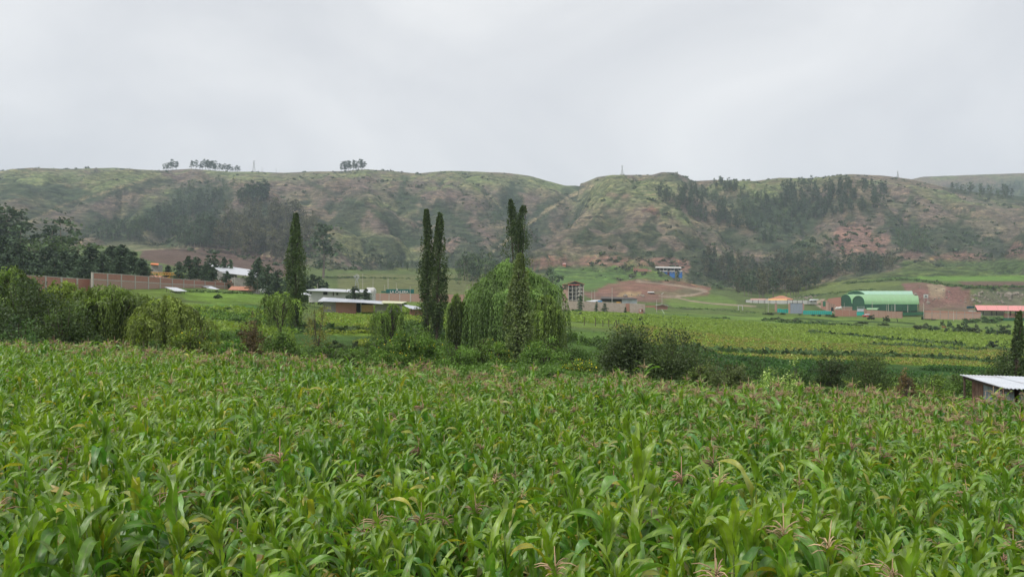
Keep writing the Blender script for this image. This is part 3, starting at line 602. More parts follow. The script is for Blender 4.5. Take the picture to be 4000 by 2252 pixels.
# ------------------------------------------------------------------ maize
def maize_mat():
    m, n, l, b, o = nt('maize_leaf')
    at = n.new('ShaderNodeAttribute'); at.attribute_name = 'Col'; uv = n.new('ShaderNodeAttribute'); uv.attribute_name = 'LUV'
    sx = n.new('ShaderNodeSeparateXYZ'); l.new(uv.outputs['Vector'], sx.inputs[0])
    ab = n.new('ShaderNodeMath'); ab.operation = 'ABSOLUTE'; l.new(sx.outputs['Y'], ab.inputs[0])
    rib = n.new('ShaderNodeMapRange'); rib.inputs['From Min'].default_value = 0.06; rib.inputs['From Max'].default_value = 0.16; rib.inputs['To Min'].default_value = 1; rib.inputs['To Max'].default_value = 0; l.new(ab.outputs[0], rib.inputs['Value'])
    # veins along the blade
    wv = n.new('ShaderNodeMath'); wv.operation = 'MULTIPLY'; wv.inputs[1].default_value = 42; l.new(sx.outputs['Y'], wv.inputs[0]); sn = n.new('ShaderNodeMath'); sn.operation = 'SINE'; l.new(wv.outputs[0], sn.inputs[0])
    geo = n.new('ShaderNodeNewGeometry'); oi = n.new('ShaderNodeObjectInfo')
    nz = n.new('ShaderNodeTexNoise'); nz.inputs['Scale'].default_value = 0.16; nz.inputs['Detail'].default_value = 3; l.new(geo.outputs['Position'], nz.inputs['Vector'])
    ad = n.new('ShaderNodeMath'); ad.operation = 'MULTIPLY_ADD'; ad.inputs[1].default_value = 0.50; l.new(oi.outputs['Random'], ad.inputs[0]); l.new(nz.outputs['Fac'], ad.inputs[2])
    rp = n.new('ShaderNodeValToRGB'); e = rp.color_ramp.elements; e[0].position = 0.34; e[0].color = (0.72, 0.92, 0.95, 1); e[1].position = 0.98; e[1].color = (1.75, 1.45, 0.85, 1)
    e2 = rp.color_ramp.elements.new(0.68); e2.color = (1.2, 1.2, 0.90, 1)
    l.new(ad.outputs[0], rp.inputs['Fac'])
    mu = n.new('ShaderNodeVectorMath'); mu.operation = 'MULTIPLY'; l.new(at.outputs['Color'], mu.inputs[0]); l.new(rp.outputs['Color'], mu.inputs[1])
    mx = n.new('ShaderNodeMixRGB'); mx.inputs['Color2'].default_value = (0.26, 0.34, 0.13, 1); l.new(mu.outputs[0], mx.inputs['Color1'])
    rf = n.new('ShaderNodeMath'); rf.operation = 'MULTIPLY'; rf.inputs[1].default_value = 0.55; l.new(rib.outputs[0], rf.inputs[0]); l.new(rf.outputs[0], mx.inputs['Fac'])
    sp = n.new('ShaderNodeTexNoise'); sp.inputs['Scale'].default_value = 9; sp.inputs['Detail'].default_value = 4; l.new(geo.outputs['Position'], sp.inputs['Vector'])
    spr = n.new('ShaderNodeMapRange'); spr.inputs['From Min'].default_value = .3; spr.inputs['From Max'].default_value = .7; spr.inputs['To Min'].default_value = .62; spr.inputs['To Max'].default_value = 1.35; l.new(sp.outputs['Fac'], spr.inputs['Value'])
    sc = n.new('ShaderNodeVectorMath'); sc.operation = 'SCALE'; l.new(mx.outputs['Color'], sc.inputs[0]); l.new(spr.outputs[0], sc.inputs['Scale'])
    l.new(sc.outputs[0], b.inputs['Base Color']); b.inputs['Roughness'].default_value = 0.38; b.inputs['Specular IOR Level'].default_value = 0.6
    b.inputs['Coat Weight'].default_value = 0.5; b.inputs['Coat Roughness'].default_value = 0.33
    bp = n.new('ShaderNodeBump'); bp.inputs['Strength'].default_value = 0.25; bp.inputs['Distance'].default_value = 0.003; l.new(sn.outputs[0], bp.inputs['Height']); l.new(bp.outputs[0], b.inputs['Normal'])
    tr = n.new('ShaderNodeBsdfTranslucent'); t2 = n.new('ShaderNodeVectorMath'); t2.operation = 'MULTIPLY'; t2.inputs[1].default_value = (1.6, 1.7, 0.5); l.new(sc.outputs[0], t2.inputs[0]); l.new(t2.outputs[0], tr.inputs['Color'])
    ms = n.new('ShaderNodeMixShader'); ms.inputs['Fac'].default_value = 0.30; l.new(b.outputs[0], ms.inputs[1]); l.new(tr.outputs[0], ms.inputs[2]); l.new(ms.outputs[0], o.inputs['Surface'])
    return m
M_maize = maize_mat()
M_tassel = ML('maize_tassel', trans=0.1, rough=0.9, rndv=0.3)
M_stalk = ML('maize_stalk', trans=0.0, rough=0.6, rndv=0.2)

def corn_leaf(rng, L, W, th0, bend, power, twist, col, kink=None):
    n = 15; s = np.linspace(0, 1, n); th = th0 - bend * s ** power
    if kink: th = np.where(s > kink, th - 1.5 * smooth(kink, kink + 0.12, s), th)
    ds = L / (n - 1); x = np.concatenate([[0], np.cumsum(np.cos((th[1:] + th[:-1]) / 2) * ds)]); z = np.concatenate([[0], np.cumsum(np.sin((th[1:] + th[:-1]) / 2) * ds)])
    side = np.cumsum(rng.normal(0, 0.012, n)) * L
    w = W * np.minimum(1, 0.45 + s * 4) * np.clip(1 - s ** 2.4, 0, 1) ** 0.85; w[-1] = 0.002
    tw = twist * s ** 1.5 + 0.25 * np.sin(6 * s + rng.uniform(0, 6))
    v = np.array([-1, -0.5, 0, 0.5, 1]); ph1, ph2 = rng.uniform(0, 6, 2)
    V, U = [], []
    for i in range(n):
        nx, nz = -math.sin(th[i]), math.cos(th[i])
        for j, q in enumerate(v):
            fold = 0.42 * abs(q) * w[i] * 0.5 * (1 - 0.5 * s[i])
            wav = (0.13 * W * math.sin(15 * s[i] + (ph1 if q < 0 else ph2))) * q * q * (s[i] > 0.1)
            across = q * w[i] * 0.5 * math.cos(0.3 * abs(q)); h = fold + wav
            ca, sa = math.cos(tw[i]), math.sin(tw[i]); y = across * ca - h * sa; hh = across * sa + h * ca
            V.append((x[i] + nx * hh, side[i] + y, z[i] + nz * hh)); U.append((s[i], q))
    Q = [(i * 5 + j, i * 5 + j + 1, i * 5 + j + 6, i * 5 + j + 5) for i in range(n - 1) for j in range(4)]
    age = np.repeat(s, 5)[:, None]; c = np.array(col) * (1 - 0.1 * age) + np.array([.10, .06, .0]) * (age ** 5) * rng.uniform(0, 1)
    return np.array(V), np.array(Q), c, np.array(U)

rc = np.random.default_rng(23)
LEAF = []
for k in range(18):
    kind = k % 6
    g = np.array([[.128, .262, .038], [.080, .205, .046], [.178, .325, .038], [.138, .255, .060], [.100, .235, .036], [.172, .315, .040]][kind]) * (1 + .25 * math.sin(k * 2.1))
    if k == 12: g = np.array([.34, .29, .12])
    if k == 16: g = np.array([.27, .30, .06])
    if kind == 0: a = (rc.uniform(.75, .95), rc.uniform(.115, .14), 1.25, 3.0, 1.7, .5, g)
    elif kind == 1: a = (rc.uniform(.75, .95), rc.uniform(.12, .145), 1.36, 1.1, 1.4, -.5, g, rc.uniform(.42, .6))
    elif kind == 2: a = (rc.uniform(.5, .7), rc.uniform(.09, .11), 1.36, 1.4, 2.2, .8, g)            # young upright blade
    elif kind == 3: a = (rc.uniform(.65, .85), rc.uniform(.11, .135), 1.15, 2.9, 1.3, .9, g)
    elif kind == 4: a = (rc.uniform(.8, .95), rc.uniform(.115, .135), 1.32, 2.2, 1.9, -1.1, g)
    else: a = (rc.uniform(.6, .8), rc.uniform(.105, .125), 1.40, .9, 1.5, .5, g, rc.uniform(.48, .68))
    LEAF.append(corn_leaf(rc, *a))
def leaf_mesh(k):
    V, Q, c, U = LEAF[k]; return mesh_np('maize_leaf', V, Q, c, U, True, [M_maize])
LEAFM = [leaf_mesh(k) for k in range(18)]

def tube_np(pts, rad, n, col):
    b = MB(); b.tube(pts, rad, n); V = np.array(b.v); Q = np.array([f for f in b.f if len(f) == 4]); return V, Q, np.tile(col, (len(V), 1)).astype(float)
def tassel_np(rng, big=1.0, col=(.48, .33, .21)):
    parts = [tube_np([(0, 0, -.05), (0.01, 0, .12), (.02, .01, .34 * big)], [.006, .008, .004], 4, col)]
    for k in range(16):
        a = rng.uniform(0, 6.28); h = rng.uniform(0, .14); L = rng.uniform(.16, .27) * big; o = rng.uniform(.35, .75); p = [(0, 0, h)]
        for s in (0.33, 0.66, 1.0):
            p.append((math.cos(a) * L * s * o * 1.5, math.sin(a) * L * s * o * 1.5, h + L * (s * 0.75 - 0.75 * o * s * s * 1.3)))
        parts.append(tube_np(p, [.003, .0065, .0065, .003], 4, np.array(col) * rng.uniform(.7, 1.35)))
    return join(parts)
TASS = [tassel_np(rc, 1.0), tassel_np(rc, 1.25, (.46, .27, .20)), tassel_np(rc, 1.1, (.50, .36, .22))]
TASSM = [mesh_np('tassel', *t, mats=[M_tassel]) for t in TASS]
STALK = tube_np([(0, 0, 0), (.01, .01, .6), (0, 0.01, 1.2), (.01, 0, 1.85)], [.016, .015, .012, .006], 6, (.14, .20, .06))
STALKM = mesh_np('stalk', *STALK, mats=[M_stalk], smooth_shade=True)

def plant_plan(rng, tall, tassel):
    """list of (leaf, height, azimuth, scale, tilt)"""
    plan = []; az = rng.uniform(0, 6.28)
    for i, h in enumerate(np.linspace(0.45, 1.62, 10)):
        az += math.pi + rng.normal(0, .35)
        if i >= 8: k = rng.choice([2, 8, 14, 5])
        elif i >= 5: k = rng.choice([0, 1, 3, 4, 5, 6, 7, 9, 10, 11, 12, 13, 15, 16, 17])
        else: k = rng.choice([0, 1, 3, 4, 6, 7, 9, 10, 12, 13, 15, 16])
        plan.append((int(k), h * tall + rng.normal(0, .03), az, (0.86 if i >= 8 else 1.0) * rng.uniform(.85, 1.12), rng.normal(0, .12)))
    if not tassel:
        for q in range(2): plan.append((int(rng.choice([2, 8, 14])), 1.66 * tall, az + 2.1 * q + 1, rng.uniform(.7, .95), rng.normal(0.0, .1)))
    return plan
PLANS = [(plant_plan(rc, 1.0 + 0.09 * rc.normal(), k >= 6), k >= 6) for k in range(10)]
def plan_mesh(plan, tas, k):
    parts, U = [], []
    V, Q, c = STALK; parts.append((V.copy(), Q, c)); U.append(np.zeros((len(V), 2)) + [0, .5]); mi = [np.ones(len(Q))]
    for kk, h, az, s, tilt in plan:
        V, Q, c, u = LEAF[kk]; V = V * s; ct, s_ = math.cos(tilt), math.sin(tilt); V = np.stack([V[:, 0] * ct + V[:, 2] * s_, V[:, 1], V[:, 2] * ct - V[:, 0] * s_], 1)
        ca, sa = math.cos(az), math.sin(az); V = np.stack([V[:, 0] * ca - V[:, 1] * sa, V[:, 0] * sa + V[:, 1] * ca, V[:, 2] + h], 1)
        parts.append((V, Q, c)); U.append(u); mi.append(np.zeros(len(Q)))
    if tas:
        V, Q, c = TASS[k % 3]; parts.append((V + [0, 0, 1.82], Q, c)); U.append(np.zeros((len(V), 2)) + [0, .5]); mi.append(np.full(len(Q), 2))
    V, Q, c = join(parts); me = mesh_np('maize_plant', V, Q, c, np.vstack(U), True, [M_maize, M_stalk, M_tassel], np.concatenate(mi)); return me

# ------------------------------------------------------------------ scattering one kind of ground cover as one object
LIB = []
def lib(me):
    o = bpy.data.objects.new('source', me); return o
def scatter(name, P, rz, scl, idx, meshes, kind='stuff', label=None, cat=None, tilt=None):
    """one object: points that carry instances of a few meshes"""
    n = len(P); me = bpy.data.meshes.new(name); me.vertices.add(n); me.vertices.foreach_set('co', np.asarray(P, np.float32).ravel())
    a = me.attributes.new('rot', 'FLOAT_VECTOR', 'POINT'); r = np.zeros((n, 3), np.float32); r[:, 2] = rz
    if tilt is not None: r[:, :2] = tilt
    a.data.foreach_set('vector', r.ravel())
    a = me.attributes.new('scl', 'FLOAT', 'POINT'); a.data.foreach_set('value', np.asarray(scl, np.float32))
    a = me.attributes.new('idx', 'INT', 'POINT'); a.data.foreach_set('value', np.asarray(idx, np.int32))
    o = link(name, me); tag(o, label, cat, None, kind)
    col = bpy.data.collections.new(name + '_sources'); 
    for k, mm_ in enumerate(meshes):
        s = bpy.data.objects.new(f'src_{k:02d}', mm_); col.objects.link(s)
    ng = bpy.data.node_groups.new(name, 'GeometryNodeTree')
    ng.interface.new_socket('Geometry', in_out='INPUT', socket_type='NodeSocketGeometry'); ng.interface.new_socket('Geometry', in_out='OUTPUT', socket_type='NodeSocketGeometry')
    N, L = ng.nodes, ng.links; gi = N.new('NodeGroupInput'); go = N.new('NodeGroupOutput'); ip = N.new('GeometryNodeInstanceOnPoints')
    ci = N.new('GeometryNodeCollectionInfo'); ci.inputs['Collection'].default_value = col; ci.inputs['Separate Children'].default_value = True; ci.inputs['Reset Children'].default_value = True
    def attr(nm, ty):
        q = N.new('GeometryNodeInputNamedAttribute'); q.data_type = ty; q.inputs['Name'].default_value = nm; return q.outputs['Attribute']
    er = N.new('FunctionNodeEulerToRotation'); L.new(attr('rot', 'FLOAT_VECTOR'), er.inputs[0])
    L.new(gi.outputs[0], ip.inputs['Points']); L.new(ci.outputs[0], ip.inputs['Instance']); ip.inputs['Pick Instance'].default_value = True
    L.new(attr('idx', 'INT'), ip.inputs['Instance Index']); L.new(er.outputs[0], ip.inputs['Rotation']); L.new(attr('scl', 'FLOAT'), ip.inputs['Scale'])
    L.new(ip.outputs[0], go.inputs[0]); md = o.modifiers.new('scatter', 'NODES'); md.node_group = ng
    return o

# the maize field: rows run away from the viewer
def edgeD(X): return np.interp(X, [-900, 0, 600, 1500, 2000, 2600, 3200, 3700, 4000, 5300], [46, 45, 41, 36, 33, 31, 29.8, 28.6, 28.2, 27.5])
pts_ = []
for xr in np.arange(-52, 54, 0.36):
    y = 3.0 + rnd.random() * 0.3
    while y < 48:
        xx = xr + rnd.gauss(0, .12) + 0.05 * y; X = 2000 + F * xx / y
        if -1000 < X < 5300 and y < edgeD(X) + rnd.gauss(0, .5): pts_.append((xx, y, X))
        y += rnd.uniform(.17, .36)
pts_ = np.array(pts_)
shed_gap = ~((pts_[:, 1] > 28.0) & (pts_[:, 0] > 17.2)) & (fbm(pts_[:, 0] / 1.6, pts_[:, 1] / 1.6, 2, 251) > .27)
pts_ = pts_[shed_gap]
dist = np.hypot(pts_[:, 0], pts_[:, 1]); infr = (pts_[:, 2] > -60) & (pts_[:, 2] < 4060) & (pts_[:, 1] > 4.3)
order = np.argsort(np.where(infr, dist, 1e9)); near = order[:300]; rest = np.setdiff1d(np.arange(len(pts_)), near)
E = edgeD(pts_[:, 2]); toE = E - pts_[:, 1]
ptas = np.where(toE < 5.5, .95, np.where(toE < 9, .30, .085)) + np.where((pts_[:, 2] > 2600) & (toE < 15), .26, 0) 
has = R.random(len(pts_)) < ptas
zz = gz(pts_[:, 0], pts_[:, 1]); hs = .70 * R.normal(1.0, .15, len(pts_)) * (0.80 + 0.36 * vnoise(pts_[:, 0] / 2.2, pts_[:, 1] / 2.2, 3))
kidx = np.where(has, R.integers(6, 10, len(pts_)), R.integers(0, 6, len(pts_)))
rzs = R.uniform(0, 6.28, len(pts_))
PM = [plan_mesh(p, t_, k) for k, (p, t_) in enumerate(PLANS)]
scatter('maize_crop', np.stack([pts_[rest, 0], pts_[rest, 1], zz[rest]], 1), rzs[rest], hs[rest], kidx[rest], PM, tilt=R.normal(0, .07, (len(rest), 2)))
GLAB = {False: 'leafy green maize plant without tassel in the foreground of the field', True: 'maize plant with brown tassel in the foreground of the field'}
protos = {}
for i in near:
    k = int(kidx[i]); plan, tas = PLANS[k]
    loc = (pts_[i, 0], pts_[i, 1], zz[i]); e_ = empty('maize_plant', loc, GLAB[tas], 'maize plant', 'tasselled maize plants in the foreground' if tas else 'leafy maize plants in the foreground', rzs[i], hs[i])
    e_.rotation_euler = (rnd.gauss(0, .06), rnd.gauss(0, .06), rzs[i])
    if k not in protos:
        q = [link('stalk', STALKM)]
        for kk, h_, az, s, tilt in plan:
            lo = link('leaf', LEAFM[kk], None, (0, 0, h_), 0, s); lo.rotation_euler = (0, tilt, az); q.append(lo)
        if tas: q.append(link('tassel', TASSM[k % 3], None, (0, 0, 1.82)))
        protos[k] = q
        for c_ in q: c_.parent = e_
    else:
        for c_ in protos[k]:
            d_ = c_.copy(); C.objects.link(d_); d_.parent = e_

# ------------------------------------------------------------------ trees and shrubs
def limbs(rng, H, r0, n, spread, top=0.9, start=0.15, seg=5):
    b = MB(); pts = [np.array([0, 0, -0.4])]
    for i in range(1, seg + 1): pts.append(np.array([rng.normal(0, .02) * H, rng.normal(0, .02) * H, H * top * i / seg]))
    b.tube(pts, [r0 * (1 - .85 * i / seg) for i in range(seg + 1)], 7)
    for k in range(n):
        h = rng.uniform(start, .85); a = rng.uniform(0, 6.28); L = spread * rng.uniform(.5, 1.0) * (1.1 - h * .6); p0 = np.array([0, 0, H * top * h])
        q = [p0]
        for s in (0.35, 0.7, 1.0): q.append(p0 + np.array([math.cos(a) * L * s, math.sin(a) * L * s, H * .22 * s + rng.normal(0, .03) * H]))
        b.tube(q, [r0 * .4 * (1.1 - h), r0 * .28 * (1.1 - h), r0 * .15, r0 * .06], 5)
    return b

def make_tree(name, loc, label, cat, trunk, crown, leafmat, group=None, rz=0, scale=1, extra=None, bark=None):
    e = empty(name, loc, label, cat, group, rz, scale)
    if trunk is not None: link('trunk', trunk.mesh('trunk', bark or M_bark), e)
    link('crown', mesh_np('crown', *crown, mats=[leafmat]), e)
    if extra: 
        for nm, dat, mt in extra: link(nm, mesh_np(nm, *dat, mats=[mt]), e)['kind'] = 'stuff'
    return e

def poplar(seed, H, R0, n=13000, split=False, prof=None, size=.15, col=(.048, .073, .034), lean=(0, 0)):
    rng = np.random.default_rng(seed); P, K = [], []; D_ = []
    ns = 150; per = n // ns
    prof = prof or (lambda h: (0.35 + .65 * math.sin(math.pi * min(1, h * 1.15) ** .8)) if h < .8 else max(.17, .56 - (h - .8) * 2.0))
    for k in range(ns):
        h0 = rng.uniform(.0, .93) ** .95; a = rng.uniform(0, 6.28); r = R0 * prof(h0) * rng.uniform(.1, 1.0) * (1.3 if rng.random() < .15 else 1)
        sg = (1 if rng.random() < .45 else -1) if split else 0; top = H * (.95 if sg > 0 else 1.0); h0 = min(h0, top / H - .05)
        off = lambda h: sg * R0 * .42 * min(1, max(0, (h - .72) / .22)) * (1.0 if h > .72 else 0)
        u = r / (R0 * prof(h0)); L = min(H * rng.uniform(.08, .17), (top - h0 * H) * .97); s = rng.random(per); h1 = h0 + L / H; nar = .62 if (split and h0 > .72) else 1
        base = np.array([off(h0) + math.cos(a) * r * nar + lean[0] * h0 * H, math.sin(a) * r + lean[1] * h0 * H, h0 * H])
        re = R0 * prof(min(1, h1 + (1 - top / H))) * min(1.1, u + .15) * nar * rng.uniform(.5, 1.35)
        end = np.array([off(h1) + math.cos(a) * re + lean[0] * h1 * H, math.sin(a) * re + lean[1] * h1 * H, h1 * H]); pf = .10 + .90 * prof(min(1, h0 + .10)); big = 1.7 if rng.random() < .2 else 1.0
        p = base + (end - base) * s[:, None] + rng.normal(size=(per, 3)) * R0 * pf * big * np.array([.17, .17, .17]) * (1.25 - .8 * s[:, None])
        P.append(p); K.append(np.full(per, rng.uniform(.72, 1.35)))
    P = np.vstack(P); K = np.concatenate(K); P = P[P[:, 2] > .02 * H]; K = K[:len(P)]
    c = np.array(col) * K[:, None]; V = leaves(P, size, rng, c, 1.25, .1, .35)
    b = MB()
    for sg in ((-1, 1) if split else (0,)):
        b.tube([(sg * .12, 0, -.5), (sg * .25 + lean[0] * H * .3, lean[1] * H * .3, H * .3), (sg * R0 * .3 + lean[0] * H * .6, lean[1] * .6 * H, H * .6), (sg * R0 * .55 + lean[0] * H * .93, lean[1] * .93 * H, H * .95)], [.22, .17, .10, .02], 7)
    for k in range(16):
        h = rng.uniform(.05, .7) * H; a = rng.uniform(0, 6.28)
        b.tube([(lean[0] * h, lean[1] * h, h), (lean[0] * h + math.cos(a) * R0 * .3, lean[1] * h + math.sin(a) * R0 * .3, h + H * .07), (lean[0] * h + math.cos(a) * R0 * .45, lean[1] * h + math.sin(a) * R0 * .45, h + H * .16)], [.07, .05, .02], 4)
    return b, V

def willow(seed, H, Rx, n_strand=900, fall=.16, low=.08, size=(.10, .34), col=(.095, .135, .045), lobes=9, flat=1.0, yscale=1.0, dense=.17, arch=.35, inner=True):
    rng = np.random.default_rng(seed); parts = []; P, Dr, K = [], [], []
    lob = []
    for k in range(lobes):
        a = 6.28 * k / lobes + rng.normal(0, .3); r = Rx * rng.uniform(.25, .72); lob.append((math.cos(a) * r, math.sin(a) * r * yscale, H * rng.uniform(.70, .90) * flat * (1 - fall * (r / Rx) ** 2), rng.uniform(.7, 1.2)))
    lob.append((0, 0, H * .93 * flat, 1.1)); lob.append((rng.normal(0, .2) * Rx, 0, H * .88, 1.0))
    tuft = None
    for k in range(n_strand):
        if k % 9 == 0:
            cx, cy, cz, br = lob[rng.integers(0, len(lob))]; a = rng.uniform(0, 6.28); rr = Rx * .42 * math.sqrt(rng.uniform(.05, 1))
            tuft = (cx, cy, cz, br * rng.uniform(.58, 1.4), a, rr, rng.random())
        cx, cy, cz, br, a, rr, tb = tuft; a = a + rng.normal(0, .10 + .10 * Rx / (Rx + rr * 4)); rr = rr * rng.uniform(.9, 1.1)
        top = np.array([cx + math.cos(a) * rr * .5, cy + math.sin(a) * rr * .5 * yscale, cz + H * .07 * (1 - (rr / (Rx * .42)) ** 2) + rng.normal(0, .02) * H])
        out = np.array([math.cos(a), math.sin(a) * yscale, 0]) * rr * .75
        botz = H * (low + (.7 * tb + .3 * rng.random()) ** 1.6 * .6); drop = max(.5, top[2] - botz); npt = int(drop / dense)
        s = np.linspace(0, 1, npt); hang = 1 - np.exp(-s * 5)
        p = top + out * hang[:, None]; p[:, 2] += H * arch * .12 * np.sin(np.clip(s * 5, 0, math.pi)) - drop * s ** 1.25
        sway = rng.normal(0, .05, 2); p[:, 0] += sway[0] * drop * s; p[:, 1] += sway[1] * drop * s
        p += rng.normal(size=p.shape) * .055
        d = np.gradient(p, axis=0); P.append(p); Dr.append(d / (np.linalg.norm(d, axis=1)[:, None] + 1e-9)); K.append(br * rng.uniform(.75, 1.25) * (1.35 - .5 * s))  # lit tops put into the leaf colour: each strand fades darker downwards
    P = np.vstack(P); Dr = np.vstack(Dr); K = np.concatenate(K)
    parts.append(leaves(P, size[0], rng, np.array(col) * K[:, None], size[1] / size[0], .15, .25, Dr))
    b = MB(); b.tube([(0, 0, -.5), (.1, 0, H * .15), (-.1, .1, H * .32)], [H * .045, H * .036, H * .03], 8)
    for cx, cy, cz, br in lob:
        b.tube([(-.05, .05, H * .28), (cx * .35, cy * .35, H * .28 + (cz - H * .28) * .5), (cx * .8, cy * .8, H * .28 + (cz - H * .28) * .85), (cx, cy, cz)], [H * .022, H * .015, H * .009, .02], 5)
        for q in range(3):
            a = rng.uniform(0, 6.28); b.tube([(cx * .6, cy * .6, H * .28 + (cz - H * .28) * .7), (cx * .6 + math.cos(a) * Rx * .2, cy * .6 + math.sin(a) * Rx * .2, cz * .95)], [H * .008, .015], 4)
    return b, join(parts)

def shrub(seed, W, H, n=5000, size=.10, col=(.06, .11, .03), clumps=60, depth=1.0, ragged=.25, flower=None, nfl=160, upright=0.0, core=.0):
    rng = np.random.default_rng(seed)
    def shape(r, k):
        a = r.uniform(0, 2 * math.pi, k); v = np.arccos(r.uniform(-.1, 1, k)); rr = r.uniform(.45, 1.0, k) * (1 + ragged * r.normal(size=k) * .6)
        return np.stack([np.sin(v) * np.cos(a) * W / 2 * rr, np.sin(v) * np.sin(a) * W / 2 * depth * rr, H * (.12 + .78 * np.cos(v) * rr + .04)], 1)
    P, k = clumpy(rng, n, clumps, min(W, H) * .085, shape)
    if upright:
        m_ = rng.random(len(P)) < upright; q = rng.random(m_.sum()); P[m_, 2] += q * H * .28; P[m_, :2] += rng.normal(size=(m_.sum(), 2)) * .03 * W
    P[:, 2] = np.abs(P[:, 2]); kc = rng.uniform(.62, 1.4, clumps)[k]
    c = np.array(col) * kc[:, None]
    V = leaves(P, size, rng, c, 1.5, 0, .3)
    b = MB()
    for q in range(12):
        a = rng.uniform(0, 6.28); r = W * .38 * rng.random(); b.tube([(rng.normal(0, .1), rng.normal(0, .1), -.2), (math.cos(a) * r * .5, math.sin(a) * r * .5 * depth, H * .4), (math.cos(a) * r, math.sin(a) * r * depth, H * rng.uniform(.7, .95))], [.04, .028, .01], 4)
    ex = None
    if flower is not None:
        j = rng.integers(0, len(P), nfl); Pf = P[j] * [1.03, 1.03, 1.03] + [0, -.06, .03]; sel = Pf[:, 2] > H * .25
        ex = [('flowers', leaves(Pf[sel], .085, rng, flower, 1.0, 0, .1), M_leaf)]
    return b, V, ex

def put(fn, X, Yb, D, name, label, cat, mat_, group=None, rz=None, snap=True):
    g_ = on_ground(X, D) if snap else pt(X, Yb, D)
    b, V, *ex = fn
    return make_tree(name, g_, label, cat, b, V, mat_, group, rnd.uniform(0, 6.28) if rz is None else rz, 1, ex[0] if ex else None)

def hgt(X, Ytop, D): return float(pt(X, Ytop, D)[2] - on_ground(X, D)[2])
def plant(kind, X, Ytop, D, Wpx, name, label, cat, seed, **k):
    H = hgt(X, Ytop, D); W = px(Wpx, D); mt = k.pop('mat', M_leaf); rz = k.pop('rz', None)
    if kind == 'shrub': fn = shrub(seed, W, H, **k)
    elif kind == 'willow': fn = willow(seed, H, W / 2, **k)
    else: fn = poplar(seed, H, W / 2, **k)
    return put(fn, X, 0, D, name, label, cat, mt, rz=rz)

# tall landmark trees
plant('poplar', 1155, 831, 118, 80, 'poplar_tree', 'slim dark poplar behind the small trees, leftmost of the tall poplars', 'tree', 1, n=15000, size=.17, rz=0)
plant('poplar', 1672, 816, 110, 72, 'poplar_tree', 'left one of the twin poplars standing close together left of the big willow', 'tree', 2, n=13500, size=.16, rz=0, lean=(-.012, 0))
plant('poplar', 1706, 828, 109, 72, 'poplar_tree', 'right one of the twin poplars standing close together left of the big willow', 'tree', 3, n=13500, size=.16, rz=0, lean=(.022, 0))
plant('poplar', 2022, 776, 118, 122, 'poplar_tree', 'tall forked poplar rising out of the big willow crown', 'tree', 4, n=15000, size=.17, rz=0, split=True)
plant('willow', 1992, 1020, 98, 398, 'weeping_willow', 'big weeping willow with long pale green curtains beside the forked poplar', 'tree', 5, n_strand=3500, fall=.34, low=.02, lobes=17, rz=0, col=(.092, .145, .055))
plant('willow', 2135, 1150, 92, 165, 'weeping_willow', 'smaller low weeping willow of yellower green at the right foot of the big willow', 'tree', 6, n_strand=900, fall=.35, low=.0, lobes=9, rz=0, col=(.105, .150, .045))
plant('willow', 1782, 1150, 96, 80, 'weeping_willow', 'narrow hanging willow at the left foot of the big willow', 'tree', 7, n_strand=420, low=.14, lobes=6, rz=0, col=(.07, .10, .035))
plant('poplar', 2015, 990, 73, 105, 'poplar_tree', 'young bushy poplar with paler big leaves in front of the big willow', 'tree', 8, n=15000, size=.16, rz=0, col=(.105, .135, .070), lean=(.045, 0), prof=lambda h: .35 + .65 * math.sin(math.pi * min(1, max(0, (h + .02)) * 1.35)) if h < .62 else max(.1, .78 - (h - .62) * 1.5))
plant('poplar', 3965, 1215, 62, 58, 'poplar_tree', 'thin ragged young poplar at the right edge behind the tin shed', 'tree', 9, n=4200, size=.15, rz=0, lean=(.05, 0))
# weeping trees on the left bank
plant('willow', 235, 1092, 63, 280, 'weeping_willow', 'bright yellow green willow between the dark left shrub and the low spreading willow', 'tree', 17, n_strand=800, fall=.1, low=.0, lobes=11, size=(.09, .26), rz=0, col=(.11, .145, .036))
plant('willow', 430, 1112, 62, 420, 'weeping_willow', 'low spreading willow with drooping branches behind the pampas clump', 'tree', 11, n_strand=1300, fall=.05, low=.0, lobes=16, size=(.09, .26), rz=0, col=(.095, .135, .040))
plant('willow', 650, 1160, 59, 330, 'weeping_willow', 'low yellow green willow sloping down to the right beside the brick wall field', 'tree', 12, n_strand=1000, fall=.35, low=.0, lobes=13, size=(.09, .26), rz=0, col=(.105, .135, .038))
plant('willow', 45, 1042, 60, 190, 'weeping_willow', 'willow crown at the left edge rising above the dark shrubs', 'tree', 13, n_strand=600, low=.1, lobes=8, size=(.09, .24), rz=0, col=(.080, .115, .040))
plant('willow', 1095, 1140, 97, 190, 'willow_tree', 'small round willow with dark open limbs in front of the leftmost poplar', 'tree', 14, n_strand=420, low=.34, lobes=9, rz=0, size=(.11, .26), col=(.085, .125, .035))
plant('willow', 1530, 1188, 101, 158, 'willow_tree', 'small weeping willow with a domed crown in front of the tin roofed sheds', 'tree', 15, n_strand=420, low=.16, lobes=7, rz=0, size=(.10, .26), col=(.090, .135, .038))
plant('shrub', 1238, 1165, 94, 120, 'bare_tree', 'thin leaved olive brown tree with visible forked trunk beside the small round willow', 'tree', 16, n=1500, size=.12, col=(.12, .12, .045), clumps=40)
